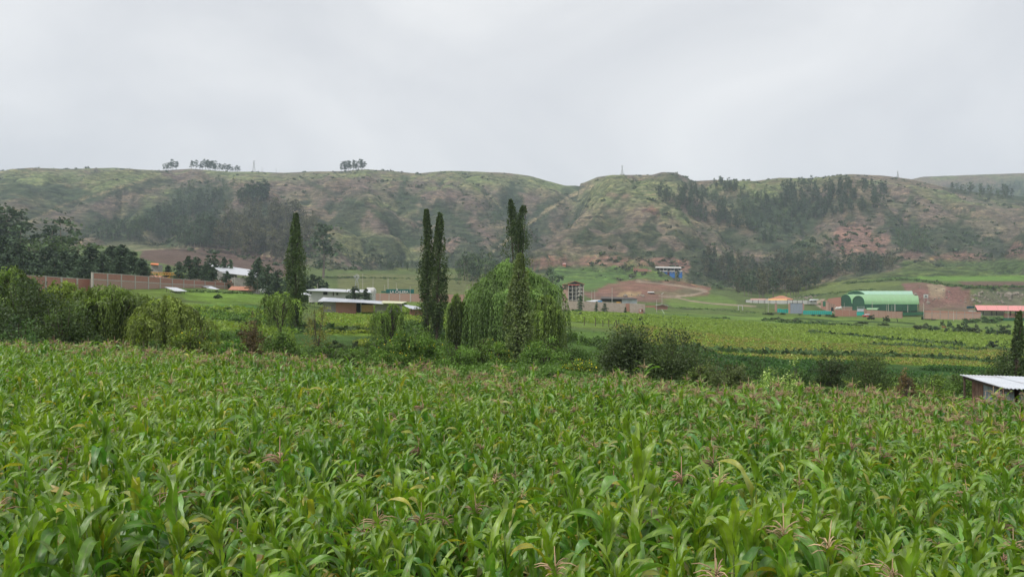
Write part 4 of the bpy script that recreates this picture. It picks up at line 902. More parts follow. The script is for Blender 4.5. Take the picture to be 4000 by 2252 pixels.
# shrubs along the stream
S = lambda *a, **k: plant('shrub', *a, **k)
S(110, 1075, 56, 330, 'dark_shrub', 'tall dark leafy shrub mass at the left edge', 'shrub', 21, n=13000, size=.12, col=(.040, .062, .030), clumps=110)
S(250, 1180, 54, 250, 'dark_shrub', 'dark shrub between the left edge and the low willow', 'shrub', 22, n=9000, size=.11, col=(.048, .075, .030), clumps=80)
S(75, 1240, 49, 150, 'leafy_bush', 'blue green bush low at the left edge next to the maize', 'shrub', 23, n=5000, size=.09, col=(.065, .115, .055), clumps=50)
S(205, 1330, 47, 110, 'leafy_bush', 'small green bush with pale flower heads left of the pampas clump', 'shrub', 24, n=2400, size=.09, col=(.075, .115, .04), clumps=26, flower=(.45, .5, .3), nfl=60)
S(745, 1265, 55, 190, 'flowering_bush', 'yellow flowered bush below the sloping willow', 'shrub', 25, n=6500, size=.09, col=(.100, .140, .035), clumps=60, flower=(.55, .42, .02), nfl=120)
S(880, 1335, 55, 150, 'leafy_bush', 'bright green low bush right of the yellow flowered bush by the sloping willow', 'shrub', 26, n=3600, size=.09, col=(.075, .165, .032), clumps=36)
S(990, 1262, 66, 95, 'dry_bush', 'dry brown drooping bush beside a green bush at the stream', 'shrub', 27, n=3200, size=.09, col=(.095, .070, .045), clumps=30, upright=.3)
S(1100, 1300, 62, 140, 'leafy_bush', 'green bush with upright sprays right of the dry brown bush', 'shrub', 28, n=4500, size=.10, col=(.075, .125, .035), clumps=44, upright=.3)
S(1215, 1375, 54, 150, 'leafy_bush', 'low yellow green bush between the maize and the dark bank', 'shrub', 29, n=3000, size=.09, col=(.095, .155, .035), clumps=36)
S(1370, 1380, 52, 180, 'leafy_bush', 'low loose green scrub left of the big yellow flowered bush', 'shrub', 30, n=3400, size=.09, col=(.075, .120, .035), clumps=40)
S(1600, 1288, 60, 285, 'flowering_bush', 'big round bush with yellow flowers in front of the twin poplars', 'shrub', 31, n=11000, size=.10, col=(.070, .120, .030), clumps=110, flower=(.60, .45, .02), nfl=230)
S(1800, 1338, 57, 190, 'leafy_bush', 'green rounded bush right of the big yellow flowered bush', 'shrub', 32, n=5500, size=.09, col=(.075, .130, .034), clumps=60)
S(1890, 1310, 66, 130, 'leafy_bush', 'taller bush at the foot of the big willow', 'shrub', 33, n=5000, size=.10, col=(.072, .115, .034), clumps=55, flower=(.55, .42, .02), nfl=40)
S(1955, 1340, 62, 90, 'flowering_bush', 'narrow yellow speckled bush left of the young bushy poplar trunk', 'shrub', 34, n=3600, size=.09, col=(.085, .140, .034), clumps=40, flower=(.60, .46, .02), nfl=100)
S(2130, 1325, 66, 215, 'leafy_bush', 'rounded green bush right of the young bushy poplar', 'shrub', 35, n=7000, size=.10, col=(.072, .125, .034), clumps=70, flower=(.55, .42, .02), nfl=40)
S(2265, 1395, 56, 140, 'flowering_bush', 'low bush full of yellow flowers left of the large dark thicket', 'shrub', 36, n=3600, size=.09, col=(.085, .135, .034), clumps=40, flower=(.62, .48, .02), nfl=220)
S(2235, 1330, 84, 120, 'leafy_bush', 'green bush behind the yellow flowers under the right willow', 'shrub', 37, n=3600, size=.11, col=(.060, .110, .030), clumps=40)
S(2450, 1272, 60, 200, 'dark_thicket', 'upright wispy left half of the large dark thicket', 'shrub', 38, n=12000, size=.11, col=(.050, .072, .036), clumps=100, upright=.45)
S(2610, 1290, 58, 270, 'dark_thicket', 'broad dark right half of the large thicket at the maize edge', 'shrub', 39, ragged=.45, n=12500, size=.10, col=(.056, .082, .036), clumps=110, upright=.15)
S(2740, 1400, 52, 110, 'leafy_bush', 'olive bush on the right flank of the large dark thicket', 'shrub', 40, n=3000, size=.09, col=(.075, .105, .035), clumps=36, flower=(.5, .42, .05), nfl=40)
S(2845, 1400, 47, 200, 'leafy_bush', 'grey green rounded bush right of the large dark thicket', 'shrub', 41, n=6500, size=.08, col=(.085, .110, .055), clumps=70)
S(3045, 1428, 41, 190, 'flowering_herbs', 'pale green herbs with flat white flower heads at the maize edge', 'plant', 42, n=4500, size=.07, col=(.15, .22, .075), clumps=60, flower=(.62, .68, .45), nfl=420)
S(3245, 1372, 62, 150, 'dark_bush', 'dark round bush left of the wispy bush before the tin shed', 'shrub', 43, n=5500, size=.09, col=(.045, .070, .028), clumps=60)
S(3400, 1362, 66, 200, 'leafy_bush', 'wispy olive bush between the dark round bush and the tin shed', 'shrub', 44, n=7000, size=.09, col=(.060, .092, .034), clumps=70, upright=.4)
S(3545, 1440, 50, 80, 'dry_bush', 'dry reddish brown tuft left of the tin shed', 'shrub', 45, n=1800, size=.07, col=(.125, .085, .055), clumps=18, upright=.6)
S(3930, 1330, 66, 160, 'dark_bush', 'upright dark bush at the foot of the thin ragged poplar', 'shrub', 46, n=6500, size=.10, col=(.048, .078, .030), clumps=66, upright=.4)
S(3640, 1470, 46, 160, 'leafy_bush', 'yellow green weeds just left of the tin shed', 'shrub', 47, n=3400, size=.08, col=(.11, .165, .045), clumps=40)
S(2175, 1445, 47, 120, 'leafy_bush', 'low green bush in front of the rounded bush by the young poplar', 'shrub', 48, n=2600, size=.08, col=(.070, .130, .034), clumps=30)
S(2960, 1395, 92, 120, 'leafy_bush', 'small dark bush on the green ditch bank behind the pale herbs', 'shrub', 49, n=2400, size=.12, col=(.045, .085, .028), clumps=30)
S(1740, 1330, 88, 110, 'leafy_bush', 'dark bush on the stream bank at the foot of the twin poplars', 'shrub', 50, n=3000, size=.12, col=(.050, .085, .030), clumps=36)
S(1330, 1330, 92, 180, 'dark_bush', 'dark overgrown stream bank shrub under the bare olive tree', 'shrub', 51, n=4800, size=.12, col=(.030, .045, .020), clumps=50)
S(1480, 1325, 94, 120, 'dark_bush', 'dark shrub on the bank under the small weeping willow', 'shrub', 52, n=3000, size=.12, col=(.035, .052, .022), clumps=30)
S(1290, 1345, 62, 170, 'leafy_bush', 'rounded mid green bush below the bare olive tree', 'shrub', 53, n=5000, size=.09, col=(.070, .120, .034), clumps=54)
S(1430, 1345, 66, 140, 'leafy_bush', 'mid green bush between the bare tree and the big yellow flowered bush', 'shrub', 54, n=4200, size=.09, col=(.080, .135, .034), clumps=46)
S(560, 1330, 50, 200, 'leafy_bush', 'dark green scrub at the foot of the low spreading willow', 'shrub', 55, n=5200, size=.09, col=(.055, .095, .030), clumps=60)
S(2370, 1370, 64, 120, 'leafy_bush', 'mid green bush between the yellow flowers and the large dark thicket', 'shrub', 56, n=3800, size=.09, col=(.070, .125, .034), clumps=44)
S(3110, 1425, 60, 150, 'leafy_bush', 'dark green scrub behind the pale herbs at the ditch', 'shrub', 57, n=3800, size=.09, col=(.050, .095, .030), clumps=44)
S(3760, 1440, 58, 180, 'leafy_bush', 'mid green scrub behind the left corner of the tin shed', 'shrub', 58, n=4200, size=.09, col=(.075, .125, .034), clumps=46)
# pampas clump
rp_ = np.random.default_rng(61); P_, c_, Dp = [], [], []
for k in range(360):
    a = rp_.uniform(0, 6.28); L = rp_.uniform(1.3, 2.5); o_ = rp_.uniform(.15, 1.1); s = np.linspace(.0, 1, 16)
    p = np.stack([math.cos(a) * L * o_ * s * .8, math.sin(a) * L * o_ * s * .8, L * (s * 1.0 - .72 * o_ * s * s) * .85], 1) + [rp_.normal(0, .25), rp_.normal(0, .25), 0]
    d = np.gradient(p, axis=0); P_.append(p); Dp.append(d / np.linalg.norm(d, axis=1)[:, None]); c_.append(np.tile(np.array([.13, .18, .085]) * rp_.uniform(.6, 1.4), (16, 1)))
make_tree('pampas_clump', on_ground(345, 47), 'clump of long arching grey green grass blades in front of the low spreading willow', 'grass clump', None, leaves(np.vstack(P_), .045, rp_, np.vstack(c_), 5.5, 0, .2, np.vstack(Dp)), M_leaf)

# understorey herbs along the stream bank and meadow tufts: nobody could count these
def tuft_mesh(seed, h, n, w, col, size):
    rng = np.random.default_rng(seed); P = rng.normal(size=(n, 3)) * [w, w, 0]; P[:, 2] = rng.random(n) * h; return mesh_np('tuft', *leaves(P, size, rng, np.array(col), 2.2, -.5, .45), mats=[M_leaf])
TUF = [tuft_mesh(1, .7, 60, .30, (.075, .135, .034), .16), tuft_mesh(2, .9, 60, .32, (.060, .105, .030), .16), tuft_mesh(3, .5, 46, .30, (.115, .185, .040), .15), tuft_mesh(4, .5, 40, .3, (.16, .19, .045), .14), tuft_mesh(5, .7, 60, .32, (.030, .075, .020), .16)]
n_ = 15000; Dt = 30 + 105 * R.random(n_) ** 1.1; Xt = R.uniform(-300, 4300, n_); keep = (Dt > edgeD(Xt) + .6) & ~((Xt > 3640) & (Dt < 40)); Dt, Xt = Dt[keep], Xt[keep]; xt = (Xt - 2000) / F * Dt
dens = fbm(xt / 9, Dt / 9, 3, 201); keep = (dens > .40) & ((Dt < 100) | (dens > .52)); xt, Dt = xt[keep], Dt[keep]
scatter('meadow_herbs', np.stack([xt, Dt, gz(xt, Dt) - .05], 1), R.uniform(0, 6.28, len(xt)), R.uniform(.6, 1.5, len(xt)) * np.interp(Dt, [30, 60, 90, 130], [.5, .6, .9, 1.0]), np.where((2000 + F * xt / Dt > 2450) & (Dt > 100), 4, np.clip((fbm(xt / 12, Dt / 12, 2, 211) * 6.5 - 1.3).astype(int), 0, 3)), TUF)
# crops of the middle fields: low plants in rows
CRP = [tuft_mesh(11, .35, 22, .28, (.155, .185, .05), .16), tuft_mesh(12, .35, 22, .28, (.125, .19, .042), .16), tuft_mesh(13, .4, 22, .28, (.19, .165, .065), .16), tuft_mesh(14, .6, 26, .30, (.125, .175, .045), .24), tuft_mesh(15, .35, 20, .3, (.150, .195, .048), .22)]
P_, I_ = [], []
for poly, step, mixk in ([(2420, 4150, 142, 200), .65, (0, 0, 1, 2)], [(1250, 1800, 122, 165), .9, (0, 1, 4)], [(600, 1130, 104, 142), .8, (3, 3, 1)], [(2200, 4200, 205, 300), 1.5, (3, 4, 4, 3)], [(1400, 2200, 170, 215), 1.1, (3, 4)]):
    Xa, Xb, Da, Db = poly
    for Dv in np.arange(Da, Db, step):
        xs = np.arange((Xa - 2000) / F * Dv, (Xb - 2000) / F * Dv, step * .75); xs = xs + R.normal(0, .15, len(xs)); k = R.random(len(xs)) < (.35 + .65 * (fbm(xs / 8, Dv / 5 + 0 * xs, 2, 221) > .42))
        xs = xs[k]; P_.append(np.stack([xs, np.full(len(xs), Dv) + R.normal(0, .15, len(xs))], 1)); I_.append(R.choice(mixk, len(xs)))
P_ = np.vstack(P_); I_ = np.concatenate(I_)
scatter('field_crops', np.stack([P_[:, 0], P_[:, 1], gz(P_[:, 0], P_[:, 1]) - .08], 1), R.uniform(0, 6.28, len(P_)), R.uniform(.7, 1.35, len(P_)), I_, CRP)

# ------------------------------------------------------------------ woods
def euc(seed, H, col, W=.34, n=520, trunkc=(.16, .13, .10), bare=.22, cl=26, size=1.0):
    rng = np.random.default_rng(seed)
    def shape(r, k):
        z = r.uniform(bare, 1, k); w = W * H * .5 * np.sqrt(np.clip(1 - ((z - .55) / .52) ** 2, .03, 1)) * r.uniform(.25, 1, k); a = r.uniform(0, 6.28, k); return np.stack([np.cos(a) * w, np.sin(a) * w, z * H], 1)
    P, k = clumpy(rng, n, cl, H * .040, shape); c = np.array(col) * rng.uniform(.6, 1.45, cl)[k][:, None]
    V = leaves(P, size * H * .042, rng, c, 1.3, 0, .3)
    b = MB(); b.tube([(0, 0, -1), (rng.normal(0, .02) * H, 0, H * .4), (rng.normal(0, .03) * H, 0, H * .93)], [H * .016, H * .012, H * .003], 5)
    for q in range(5):
        a = rng.uniform(0, 6.28); h = rng.uniform(.3, .7) * H; b.tube([(0, 0, h), (math.cos(a) * W * H * .35, math.sin(a) * W * H * .35, h + H * .16)], [H * .006, H * .002], 4)
    return b, V
def cedar(seed, H, W, col, tiers=15, n=2600, size=.34):
    rng = np.random.default_rng(seed); P, Dr, K = [], [], []
    for k in range(tiers * 7):
        h = rng.uniform(.04, .97); a = rng.uniform(0, 6.28); L = W / 2 * (1 - h) ** .55 * min(1, .55 + h * 2) * rng.uniform(.45, 1.25) + .15; m_ = max(6, int(n / (tiers * 7) * (L / (W / 2) + .25) * 1.25)); s = rng.random(m_) ** .7
        ba = rng.uniform(.65, 1.4)
        p = np.stack([math.cos(a) * L * s, math.sin(a) * L * s, h * H + L * .18 * np.sin(s * 3) - .10 * L * s ** 3], 1) + rng.normal(size=(m_, 3)) * [L * .10 + .08, L * .10 + .08, .07 * W / 4]
        P.append(p); Dr.append(np.tile([math.cos(a), math.sin(a), .0], (m_, 1))); K.append(np.full(m_, ba) * (.75 + .5 * s))
    P = np.vstack(P); V = leaves(P, size, rng, np.array(col) * np.concatenate(K)[:, None], 2.0, .1, .25, np.vstack(Dr))
    b = MB(); b.tube([(0, 0, -.6), (0, 0, H * .5), (.02 * H, 0, H * .97)], [H * .02, H * .014, .02], 6); return b, V
def kindmesh(fn, leafm):
    b, V = fn; return b.mesh('trunk', M_euc_bark), mesh_np('crown', *V, mats=[leafm])
M_euc_bark = mat('pale_bark', (.19, .155, .125), .9, .3, 2)
DB, BRW, DG = (.050, .068, .045), (.082, .074, .052), (.064, .088, .042)
EU = {'dark': [kindmesh(euc(300 + k, 10, DB, W=.36 + .05 * k), M_leafdark) for k in range(4)],
      'brown': [kindmesh(euc(310 + k, 10, BRW, W=.30 + .04 * k, bare=.2), M_leafdark) for k in range(4)],
      'green': [kindmesh(euc(320 + k, 10, DG, W=.50 + .08 * k, bare=.1, n=420), M_leafdark) for k in range(3)]}
CE = [kindmesh(cedar(330 + k, 10, 8 + k, (.042, .062, .038), n=2600), M_needle) for k in range(4)]
CO = [kindmesh(cedar(340 + k, 10, 5.2 + .8 * k, (.046, .070, .040), n=900, size=.42), M_needle) for k in range(3)]
def whole(mt, mc):
    """trunk and crown of a kind in one mesh, for the far masses"""
    import bmesh
    bm = bmesh.new(); me = bpy.data.meshes.new('tree'); nv = []
    me.materials.append(mt.materials[0]); me.materials.append(mc.materials[0])
    V1 = np.empty(len(mt.vertices) * 3, np.float32); mt.vertices.foreach_get('co', V1); V2 = np.empty(len(mc.vertices) * 3, np.float32); mc.vertices.foreach_get('co', V2)
    V1 = V1.reshape(-1, 3); V2 = V2.reshape(-1, 3); f1 = [tuple(p.vertices) for p in mt.polygons if len(p.vertices) == 4]; f2 = [tuple(p.vertices) for p in mc.polygons]
    c2 = np.empty(len(V2) * 4, np.float32); mc.attributes['Col'].data.foreach_get('color', c2)
    Q = np.vstack([np.array(f1), np.array(f2) + len(V1)]); cc = np.vstack([np.tile([.15, .12, .1, 1], (len(V1), 1)), c2.reshape(-1, 4)])
    return mesh_np('tree', np.vstack([V1, V2]), Q, cc, mats=[mt.materials[0], mc.materials[0]], midx=[0] * len(f1) + [1] * len(f2))
def inst_tree(name, km, loc, H, label, cat, group, wide=1.0):
    e = empty(name, loc, label, cat, group, rnd.uniform(0, 6.28), 1); e.scale = (H / 10 * wide, H / 10 * wide, H / 10)
    link('trunk', km[0], e); link('crown', km[1], e); return e

def sample_poly(P, n, rng, disp=True):
    P = np.array(P, float) * (1.5528 if disp else 1); out = []
    x0, y0 = P.min(0); x1, y1 = P.max(0)
    while len(out) < n:
        X, Y = rng.uniform(x0, x1), rng.uniform(y0, y1); ins = False
        for i in range(len(P)):
            a, b = P[i], P[(i + 1) % len(P)]
            if (a[1] > Y) != (b[1] > Y) and X < (b[0] - a[0]) * (Y - a[1]) / (b[1] - a[1]) + a[0]: ins = not ins
        if ins: out.append((X, Y))
    return out
rw = np.random.default_rng(91)
far_mass = {'dark': [], 'brown': [], 'green': []}
ind = []                                                     # individuals: (visible size, ...)
WOODS = [  # outline of the trunks' feet (display pixels), number, height, kinds, label, group, spread of heights
 ([(560, 560), (700, 545), (800, 600), (795, 648), (700, 660), (540, 640)], 105, 26, ['brown'], 'tall brownish eucalyptus in the wood above the ploughed field', 'brownish eucalyptus wood above the ploughed field'),
 ([(380, 560), (470, 500), (560, 500), (580, 600), (540, 628), (430, 618), (360, 600)], 120, 20, ['dark'], 'dark blue green eucalyptus in the hollow left of the brownish wood', 'dark eucalyptus wood in the left hollow'),
 ([(200, 600), (300, 570), (380, 560), (370, 608), (260, 610)], 60, 13, ['green', 'dark'], 'low dark tree on the slope left of the eucalyptus wood', 'scrubby trees left of the eucalyptus wood'),
 ([(595, 515), (640, 500), (680, 500), (670, 515), (610, 522)], 26, 22, ['dark'], 'dark tree of the small copse high on the left hill', 'small copse high on the left hill'),
 ([(1770, 655), (1900, 665), (2240, 668), (2250, 680), (2100, 700), (1900, 742), (1850, 730), (1760, 690)], 190, 16, ['dark', 'brown'], 'tall slender eucalyptus in the wood left of the green halls', 'eucalyptus wood left of the green halls'),
 ([(1835, 718), (1855, 742), (1910, 754), (2000, 746), (2080, 722), (1980, 708)], 75, 17, ['brown', 'dark'], 'brownish eucalyptus on the lower lobe of the wood above the tiled house', 'lower lobe of the wood above the tiled house'),
 ([(1650, 495), (1740, 480), (1800, 500), (1870, 560), (1900, 590), (1850, 580), (1760, 560), (1690, 535)], 100, 15, ['dark'], 'small dark tree in the diagonal band on the right hill', 'diagonal band of trees on the right hill'),
 ([(1970, 470), (2080, 468), (2240, 475), (2235, 515), (2120, 545), (2000, 560), (1960, 520)], 150, 15.5, ['dark'], 'dark tree in the wood near the crest of the right hill', 'wood near the crest of the right hill'),
 ([(1850, 500), (1960, 500), (1990, 580), (1930, 620), (1880, 570)], 80, 12, ['green', 'dark'], 'dark scrubby tree in the gully of the right hill', 'scrubby trees in the gully of the right hill'),
 ([(2380, 480), (2576, 470), (2640, 500), (2576, 508), (2460, 498)], 60, 16, ['green', 'dark'], 'dark tree on the far hill at the right edge', 'trees on the far hill at the right edge'),
 ([(1140, 690), (1240, 660), (1260, 720), (1150, 725)], 34, 15, ['green', 'dark'], 'dark bushy tree at the mouth of the valley behind the willow', 'dark trees at the mouth of the valley'),
 ([(1745, 470), (1800, 462), (1870, 478), (1880, 500), (1800, 480)], 26, 13, ['dark'], 'dark tree of the thin row under the right crest', 'thin row of trees under the right crest'),
 ([(880, 655), (960, 648), (1050, 668), (1050, 690), (960, 680), (900, 668)], 60, 5.5, ['dark'], 'young dark tree planted on the lower slope', 'young trees planted on the lower slope'),
 ([(2240, 590), (2340, 580), (2330, 640), (2260, 630)], 24, 12, ['green'], 'dark bushy tree on the eroded right slope', 'bushy trees on the eroded right slope'),
 ([(440, 470), (600, 450), (620, 480), (540, 500), (430, 510)], 50, 9, ['green'], 'small round tree scattered on the upper left slope', 'small trees on the upper left slope'),
 ([(1230, 520), (1310, 480), (1330, 550), (1250, 610)], 34, 8, ['green'], 'small dark tree in the central gully', 'small trees in the central gully')]
for wi, (poly, nn, H, kinds, lab, grp) in enumerate(WOODS):
    for X, Y in sample_poly(poly, nn, rw):
        g_ = hit(X, Y, 350)
        if g_ is None: continue
        h = H * rw.uniform(.7, 1.2); ind.append((h / g_[1], wi, g_, h, kinds[rw.integers(0, len(kinds))], rw.integers(0, 3)))
ind.sort(key=lambda q: -q[0])
for j, (_, wi, g_, h, kd, v) in enumerate(ind):
    if j < 300: inst_tree('eucalyptus_tree' if kd != 'green' else 'bushy_tree', EU[kd][v], g_, h, WOODS[wi][4], 'tree', WOODS[wi][5])
    else: far_mass[kd].append((g_, h, v))
srcs, P_, I_, S_ = [], [], [], []
for kd in far_mass:
    b0 = len(srcs); srcs += [whole(*EU[kd][v]) for v in range(3)]
    for g_, h, v in far_mass[kd]: P_.append(g_); I_.append(b0 + v); S_.append(h / 10)
scatter('hill_woodland', np.array(P_), rw.uniform(0, 6.28, len(P_)), S_, I_, srcs)

# clumps on the skyline
def skyline(X, H, label, group, kd='dark'):
    ci = int(np.argmin(np.abs(colX - X))); i = int(np.argmin(PY[(rowD > 900) & (rowD < 1900), ci])) + int(np.searchsorted(rowD, 900)); D = rowD[i]
    g_ = on_ground(X, D); return inst_tree('skyline_tree', EU[kd][rnd.randrange(3)], g_, H * 1.35, label, 'tree', group, rnd.uniform(1.1, 1.7))
for xs, lab, grp, hh in ((np.r_[640:690:9], 'small dark tree in the first clump from the left on the skyline', 'first skyline clump from the left', 12),
                     ([748, 765, 782, 792, 800, 808, 815, 822, 830, 838, 843], 'dark tree in the second and tallest clump from the left on the skyline', 'second skyline clump from the left', 13),
                     ([856, 866, 874, 882, 890, 898, 908, 918, 928, 938], 'low dark tree in the thin skyline row left of the pylon', 'thin skyline row left of the pylon', 9),
                     (np.r_[1334:1428:7], 'dark tree in the dense skyline clump right of the pylons', 'dense skyline clump right of the pylons', 13)):
    for x in xs: skyline(float(x) + rnd.gauss(0, 2), hh * rnd.uniform(.6, 1.25), lab, grp)

# scattered bushes on the slopes and dark hedges: one ground cover
def blob(seed, col, n=26):
    rng = np.random.default_rng(seed); P = rng.normal(size=(n, 3)) * [.42, .42, .28]; P[:, 2] = np.abs(P[:, 2]); return mesh_np('bush', *leaves(P, .55, rng, np.array(col), 1.2, 0, .4), mats=[M_leafdark])
BL = [blob(401, (.040, .058, .030)), blob(402, (.050, .070, .034)), blob(403, (.060, .060, .040))]
P_, S_ = [], []
rb = np.random.default_rng(97); tries = 0
cand_r = rb.integers(iB, int(np.searchsorted(rowD, 1560)), 16000); cand_c = rb.integers(0, nC, 16000)
keepb = (0.18 + smooth(.2, .9, GW)[cand_r, cand_c] * .6 + smooth(.1, .8, conc)[cand_r, cand_c] * .35) * smooth(.38, .62, fbm(WX / 110, WY / 110, 3, 231))[cand_r, cand_c] > rb.random(16000) * .9
keepb &= (colX[cand_c] > -100) & (colX[cand_c] < 4100) & (rowD[cand_r] < ridgeD[cand_c] - 8)
Pb = np.stack([WX[cand_r, cand_c], WY[cand_r, cand_c], Z[cand_r, cand_c] - .2], 1)[keepb]
scatter('hillside_bushes', Pb, rb.uniform(0, 6.28, len(Pb)), rb.gamma(3, .6, len(Pb)) + .6, rb.integers(0, 3, len(Pb)), BL)

# hedges and ditches that divide the fields
hl = [([(3150, 1300), (3300, 1312), (3500, 1332), (3760, 1352)], 1.6), ([(2980, 1250), (3120, 1262), (3360, 1272)], 1.4), ([(2530, 1246), (2800, 1262), (3000, 1276), (3150, 1288)], .7), ([(2190, 1226), (2450, 1238), (2700, 1248), (2850, 1243)], .9), ([(2640, 1200), (2850, 1214), (3000, 1226)], .7), ([(3400, 1345), (3700, 1362), (4000, 1372)], 1.2), ([(2600, 1362), (2900, 1380), (3300, 1392), (3700, 1404), (4050, 1432)], 1.5), ([(2450, 1310), (2700, 1318), (2950, 1330)], .6), ([(3480, 1088), (3600, 1098), (3700, 1114), (3850, 1124), (4050, 1118)], 2.0), ([(3300, 1108), (3480, 1092)], 1.6), ([(3100, 1160), (3300, 1140), (3420, 1128)], 1.2), ([(1180, 1290), (1500, 1298), (1760, 1310)], 1.3), ([(760, 1205), (1000, 1222)], .8), ([(780, 1262), (1000, 1275), (1150, 1285)], 1.0), ([(2400, 1196), (2530, 1226)], .8), ([(700, 1138), (980, 1146)], .7), ([(1150, 1080), (1600, 1088), (1800, 1092)], 1.2)]
P_, S_ = [], []
for ln, sz in hl:
    for (Xa, Ya), (Xb, Yb) in zip(ln[:-1], ln[1:]):
        nn = int(abs(Xb - Xa) / 2.6)
        for s in rb.random(nn):
            g_ = hit(Xa + (Xb - Xa) * s, Ya + (Yb - Ya) * s + rb.normal(0, 1.6), 75)
            if g_ is not None and rb.random() < .35 + .9 * fbm(g_[0] / 8, g_[1] / 30, 2, 241): P_.append(g_ - [0, 0, .15]); S_.append(sz * rb.uniform(.35, 1.0))
scatter('field_hedges', np.array(P_), rb.uniform(0, 6.28, len(P_)), S_, rb.integers(0, 3, len(P_)), [blob(411, (.045, .078, .028), 60), blob(412, (.062, .100, .032), 60), blob(413, (.075, .100, .038), 60)])
# rubble and boulders on the broken ground
def rock(seed):
    rng = np.random.default_rng(seed); q = MB(); r = [rng.uniform(.3, .5), rng.uniform(.5, .6), rng.uniform(.2, .4)]; q.tube([(-.4, 0, .1), (rng.uniform(-.1, .1), 0, .2), (.42, .05, .12)], r, 5); return q.mesh('rock', mat('pale_rock', (.26, .225, .18), .9, .35, 2))
P_, S_ = [], []
for x0, x1, y0, y1, nn, sz in ((3790, 4020, 1140, 1186, 110, .9), (3560, 3800, 1120, 1190, 40, .7), (3080, 3190, 1158, 1168, 40, .8), (2440, 2540, 1150, 1160, 20, 1.0)):
    for k in range(nn):
        g_ = hit(rb.uniform(x0, x1), rb.uniform(y0, y1), 350)
        if g_ is not None: P_.append(g_); S_.append(sz * rb.gamma(3, .35))
scatter('rubble', np.array(P_), rb.uniform(0, 6.28, len(P_)), S_, rb.integers(0, 3, len(P_)), [rock(1), rock(2), rock(3)])
# conifers of the left side
def T(kind, X, Ytop, D, name, label, group=None, wide=1.0, v=None):
    H = hgt(X, Ytop, D); K = {'cedar': CE, 'conifer': CO, 'dark': EU['dark'], 'green': EU['green'], 'brown': EU['brown']}[kind]
    return inst_tree(name, K[(v if v is not None else rnd.randrange(3))], on_ground(X, D), H, label, 'tree', group, wide)
gl = 'dark broad conifer in the row behind the long brick wall'
for X, Y, D in ((-60, 930, 215), (10, 925, 225), (70, 950, 200), (130, 975, 205), (190, 960, 215), (250, 985, 200), (300, 975, 215), (350, 968, 225), (400, 985, 205), (440, 960, 235), (480, 958, 230), (520, 985, 225), (556, 1012, 222), (30, 980, 190), (215, 1000, 192), (330, 1002, 196), (465, 1003, 200), (90, 1000, 188)):
    T('cedar', X, Y + rnd.uniform(-8, 8), D, 'conifer_tree', gl, 'conifers behind the long brick wall', 1.15)
for X, Y, D in ((30, 940, 275), (110, 932, 270), (180, 925, 280), (240, 922, 285), (300, 930, 275), (360, 948, 275), (150, 938, 262), (420, 968, 270)):
    T('green', X, Y + rnd.uniform(-6, 6), D, 'broadleaf_tree', 'rounded grey green tree above and behind the row of dark conifers', 'rounded trees behind the dark conifers', 1.35)
for X, Y, D in ((-35, 812, 330), (0, 806, 335), (35, 825, 330), (75, 880, 325)): T('dark', X, Y, D, 'eucalyptus_tree', 'big dark blue eucalyptus in the stand at the left edge', 'big eucalyptus stand at the left edge', 1.7)
T('dark', 245, 855, 340, 'eucalyptus_tree', 'lone dark eucalyptus standing up right of the stand at the left edge', None, 1.5)
T('dark', 200, 885, 345, 'eucalyptus_tree', 'shorter dark eucalyptus left of the lone one near the left edge', None, 1.5)
gl = 'dark layered cedar among the sheds behind the brick wall'
for X, Y, D in ((655, 1035, 262), (700, 1022, 258), (740, 1000, 262), (772, 1000, 262), (800, 1030, 258), (830, 1042, 250), (885, 1058, 248), (1005, 1018, 250), (1050, 1028, 246), (1085, 1050, 240), (1130, 1058, 238), (980, 1060, 232)):
    T('cedar', X, Y, D, 'cedar_tree', gl, 'layered cedars among the sheds', .85)
for X, Y in ((812, 995), (840, 982), (875, 1000), (900, 1010), (1010, 1000)): T('conifer', X, Y, 300, 'conifer_tree', 'slim young conifer rising behind the grey roofed warehouse', 'slim conifers behind the warehouse', .8)
for X, Y in ((1180, 1075), (1200, 1082), (1222, 1070), (1245, 1080), (1262, 1092), (1275, 1098), (1212, 1092)): T('conifer', X, Y, 262, 'cypress_tree', 'fresh green pointed cypress right of the leftmost poplar', 'cypresses right of the leftmost poplar', .8)
T('cedar', 1385, 1115, 186, 'cedar_tree', 'dark flat topped cedar in front of the white building', None, 1.0, 1)
T('cedar', 1430, 1128, 188, 'cedar_tree', 'leaning cedar right of the flat topped one before the white building', None, .8, 2)
T('dark', 2160, 1055, 420, 'eucalyptus_tree', 'dark tree behind the right shoulder of the big willow', None, 1.4)
T('dark', 2648, 1058, 690, 'eucalyptus_tree', 'single dark tree in front of the blue house', None, 1.1)
T('dark', 1262 * 1, 870, 560, 'eucalyptus_tree', 'outermost tall tree at the right end of the brownish wood', None, 1.5)
T('conifer', 2268, 1150, 318, 'young_conifer', 'tallest small conifer in front of the block wall', None, .9, 0)
T('conifer', 2330, 1178, 316, 'young_conifer', 'middle small conifer in front of the block wall', None, .9, 1)
T('conifer', 2362, 1183, 316, 'young_conifer', 'round small conifer right of the middle one at the block wall', None, 1.4, 2)
T('conifer', 2443, 1198, 312, 'young_conifer', 'smallest conifer by the red brick pier of the block wall', None, 1.2, 0)
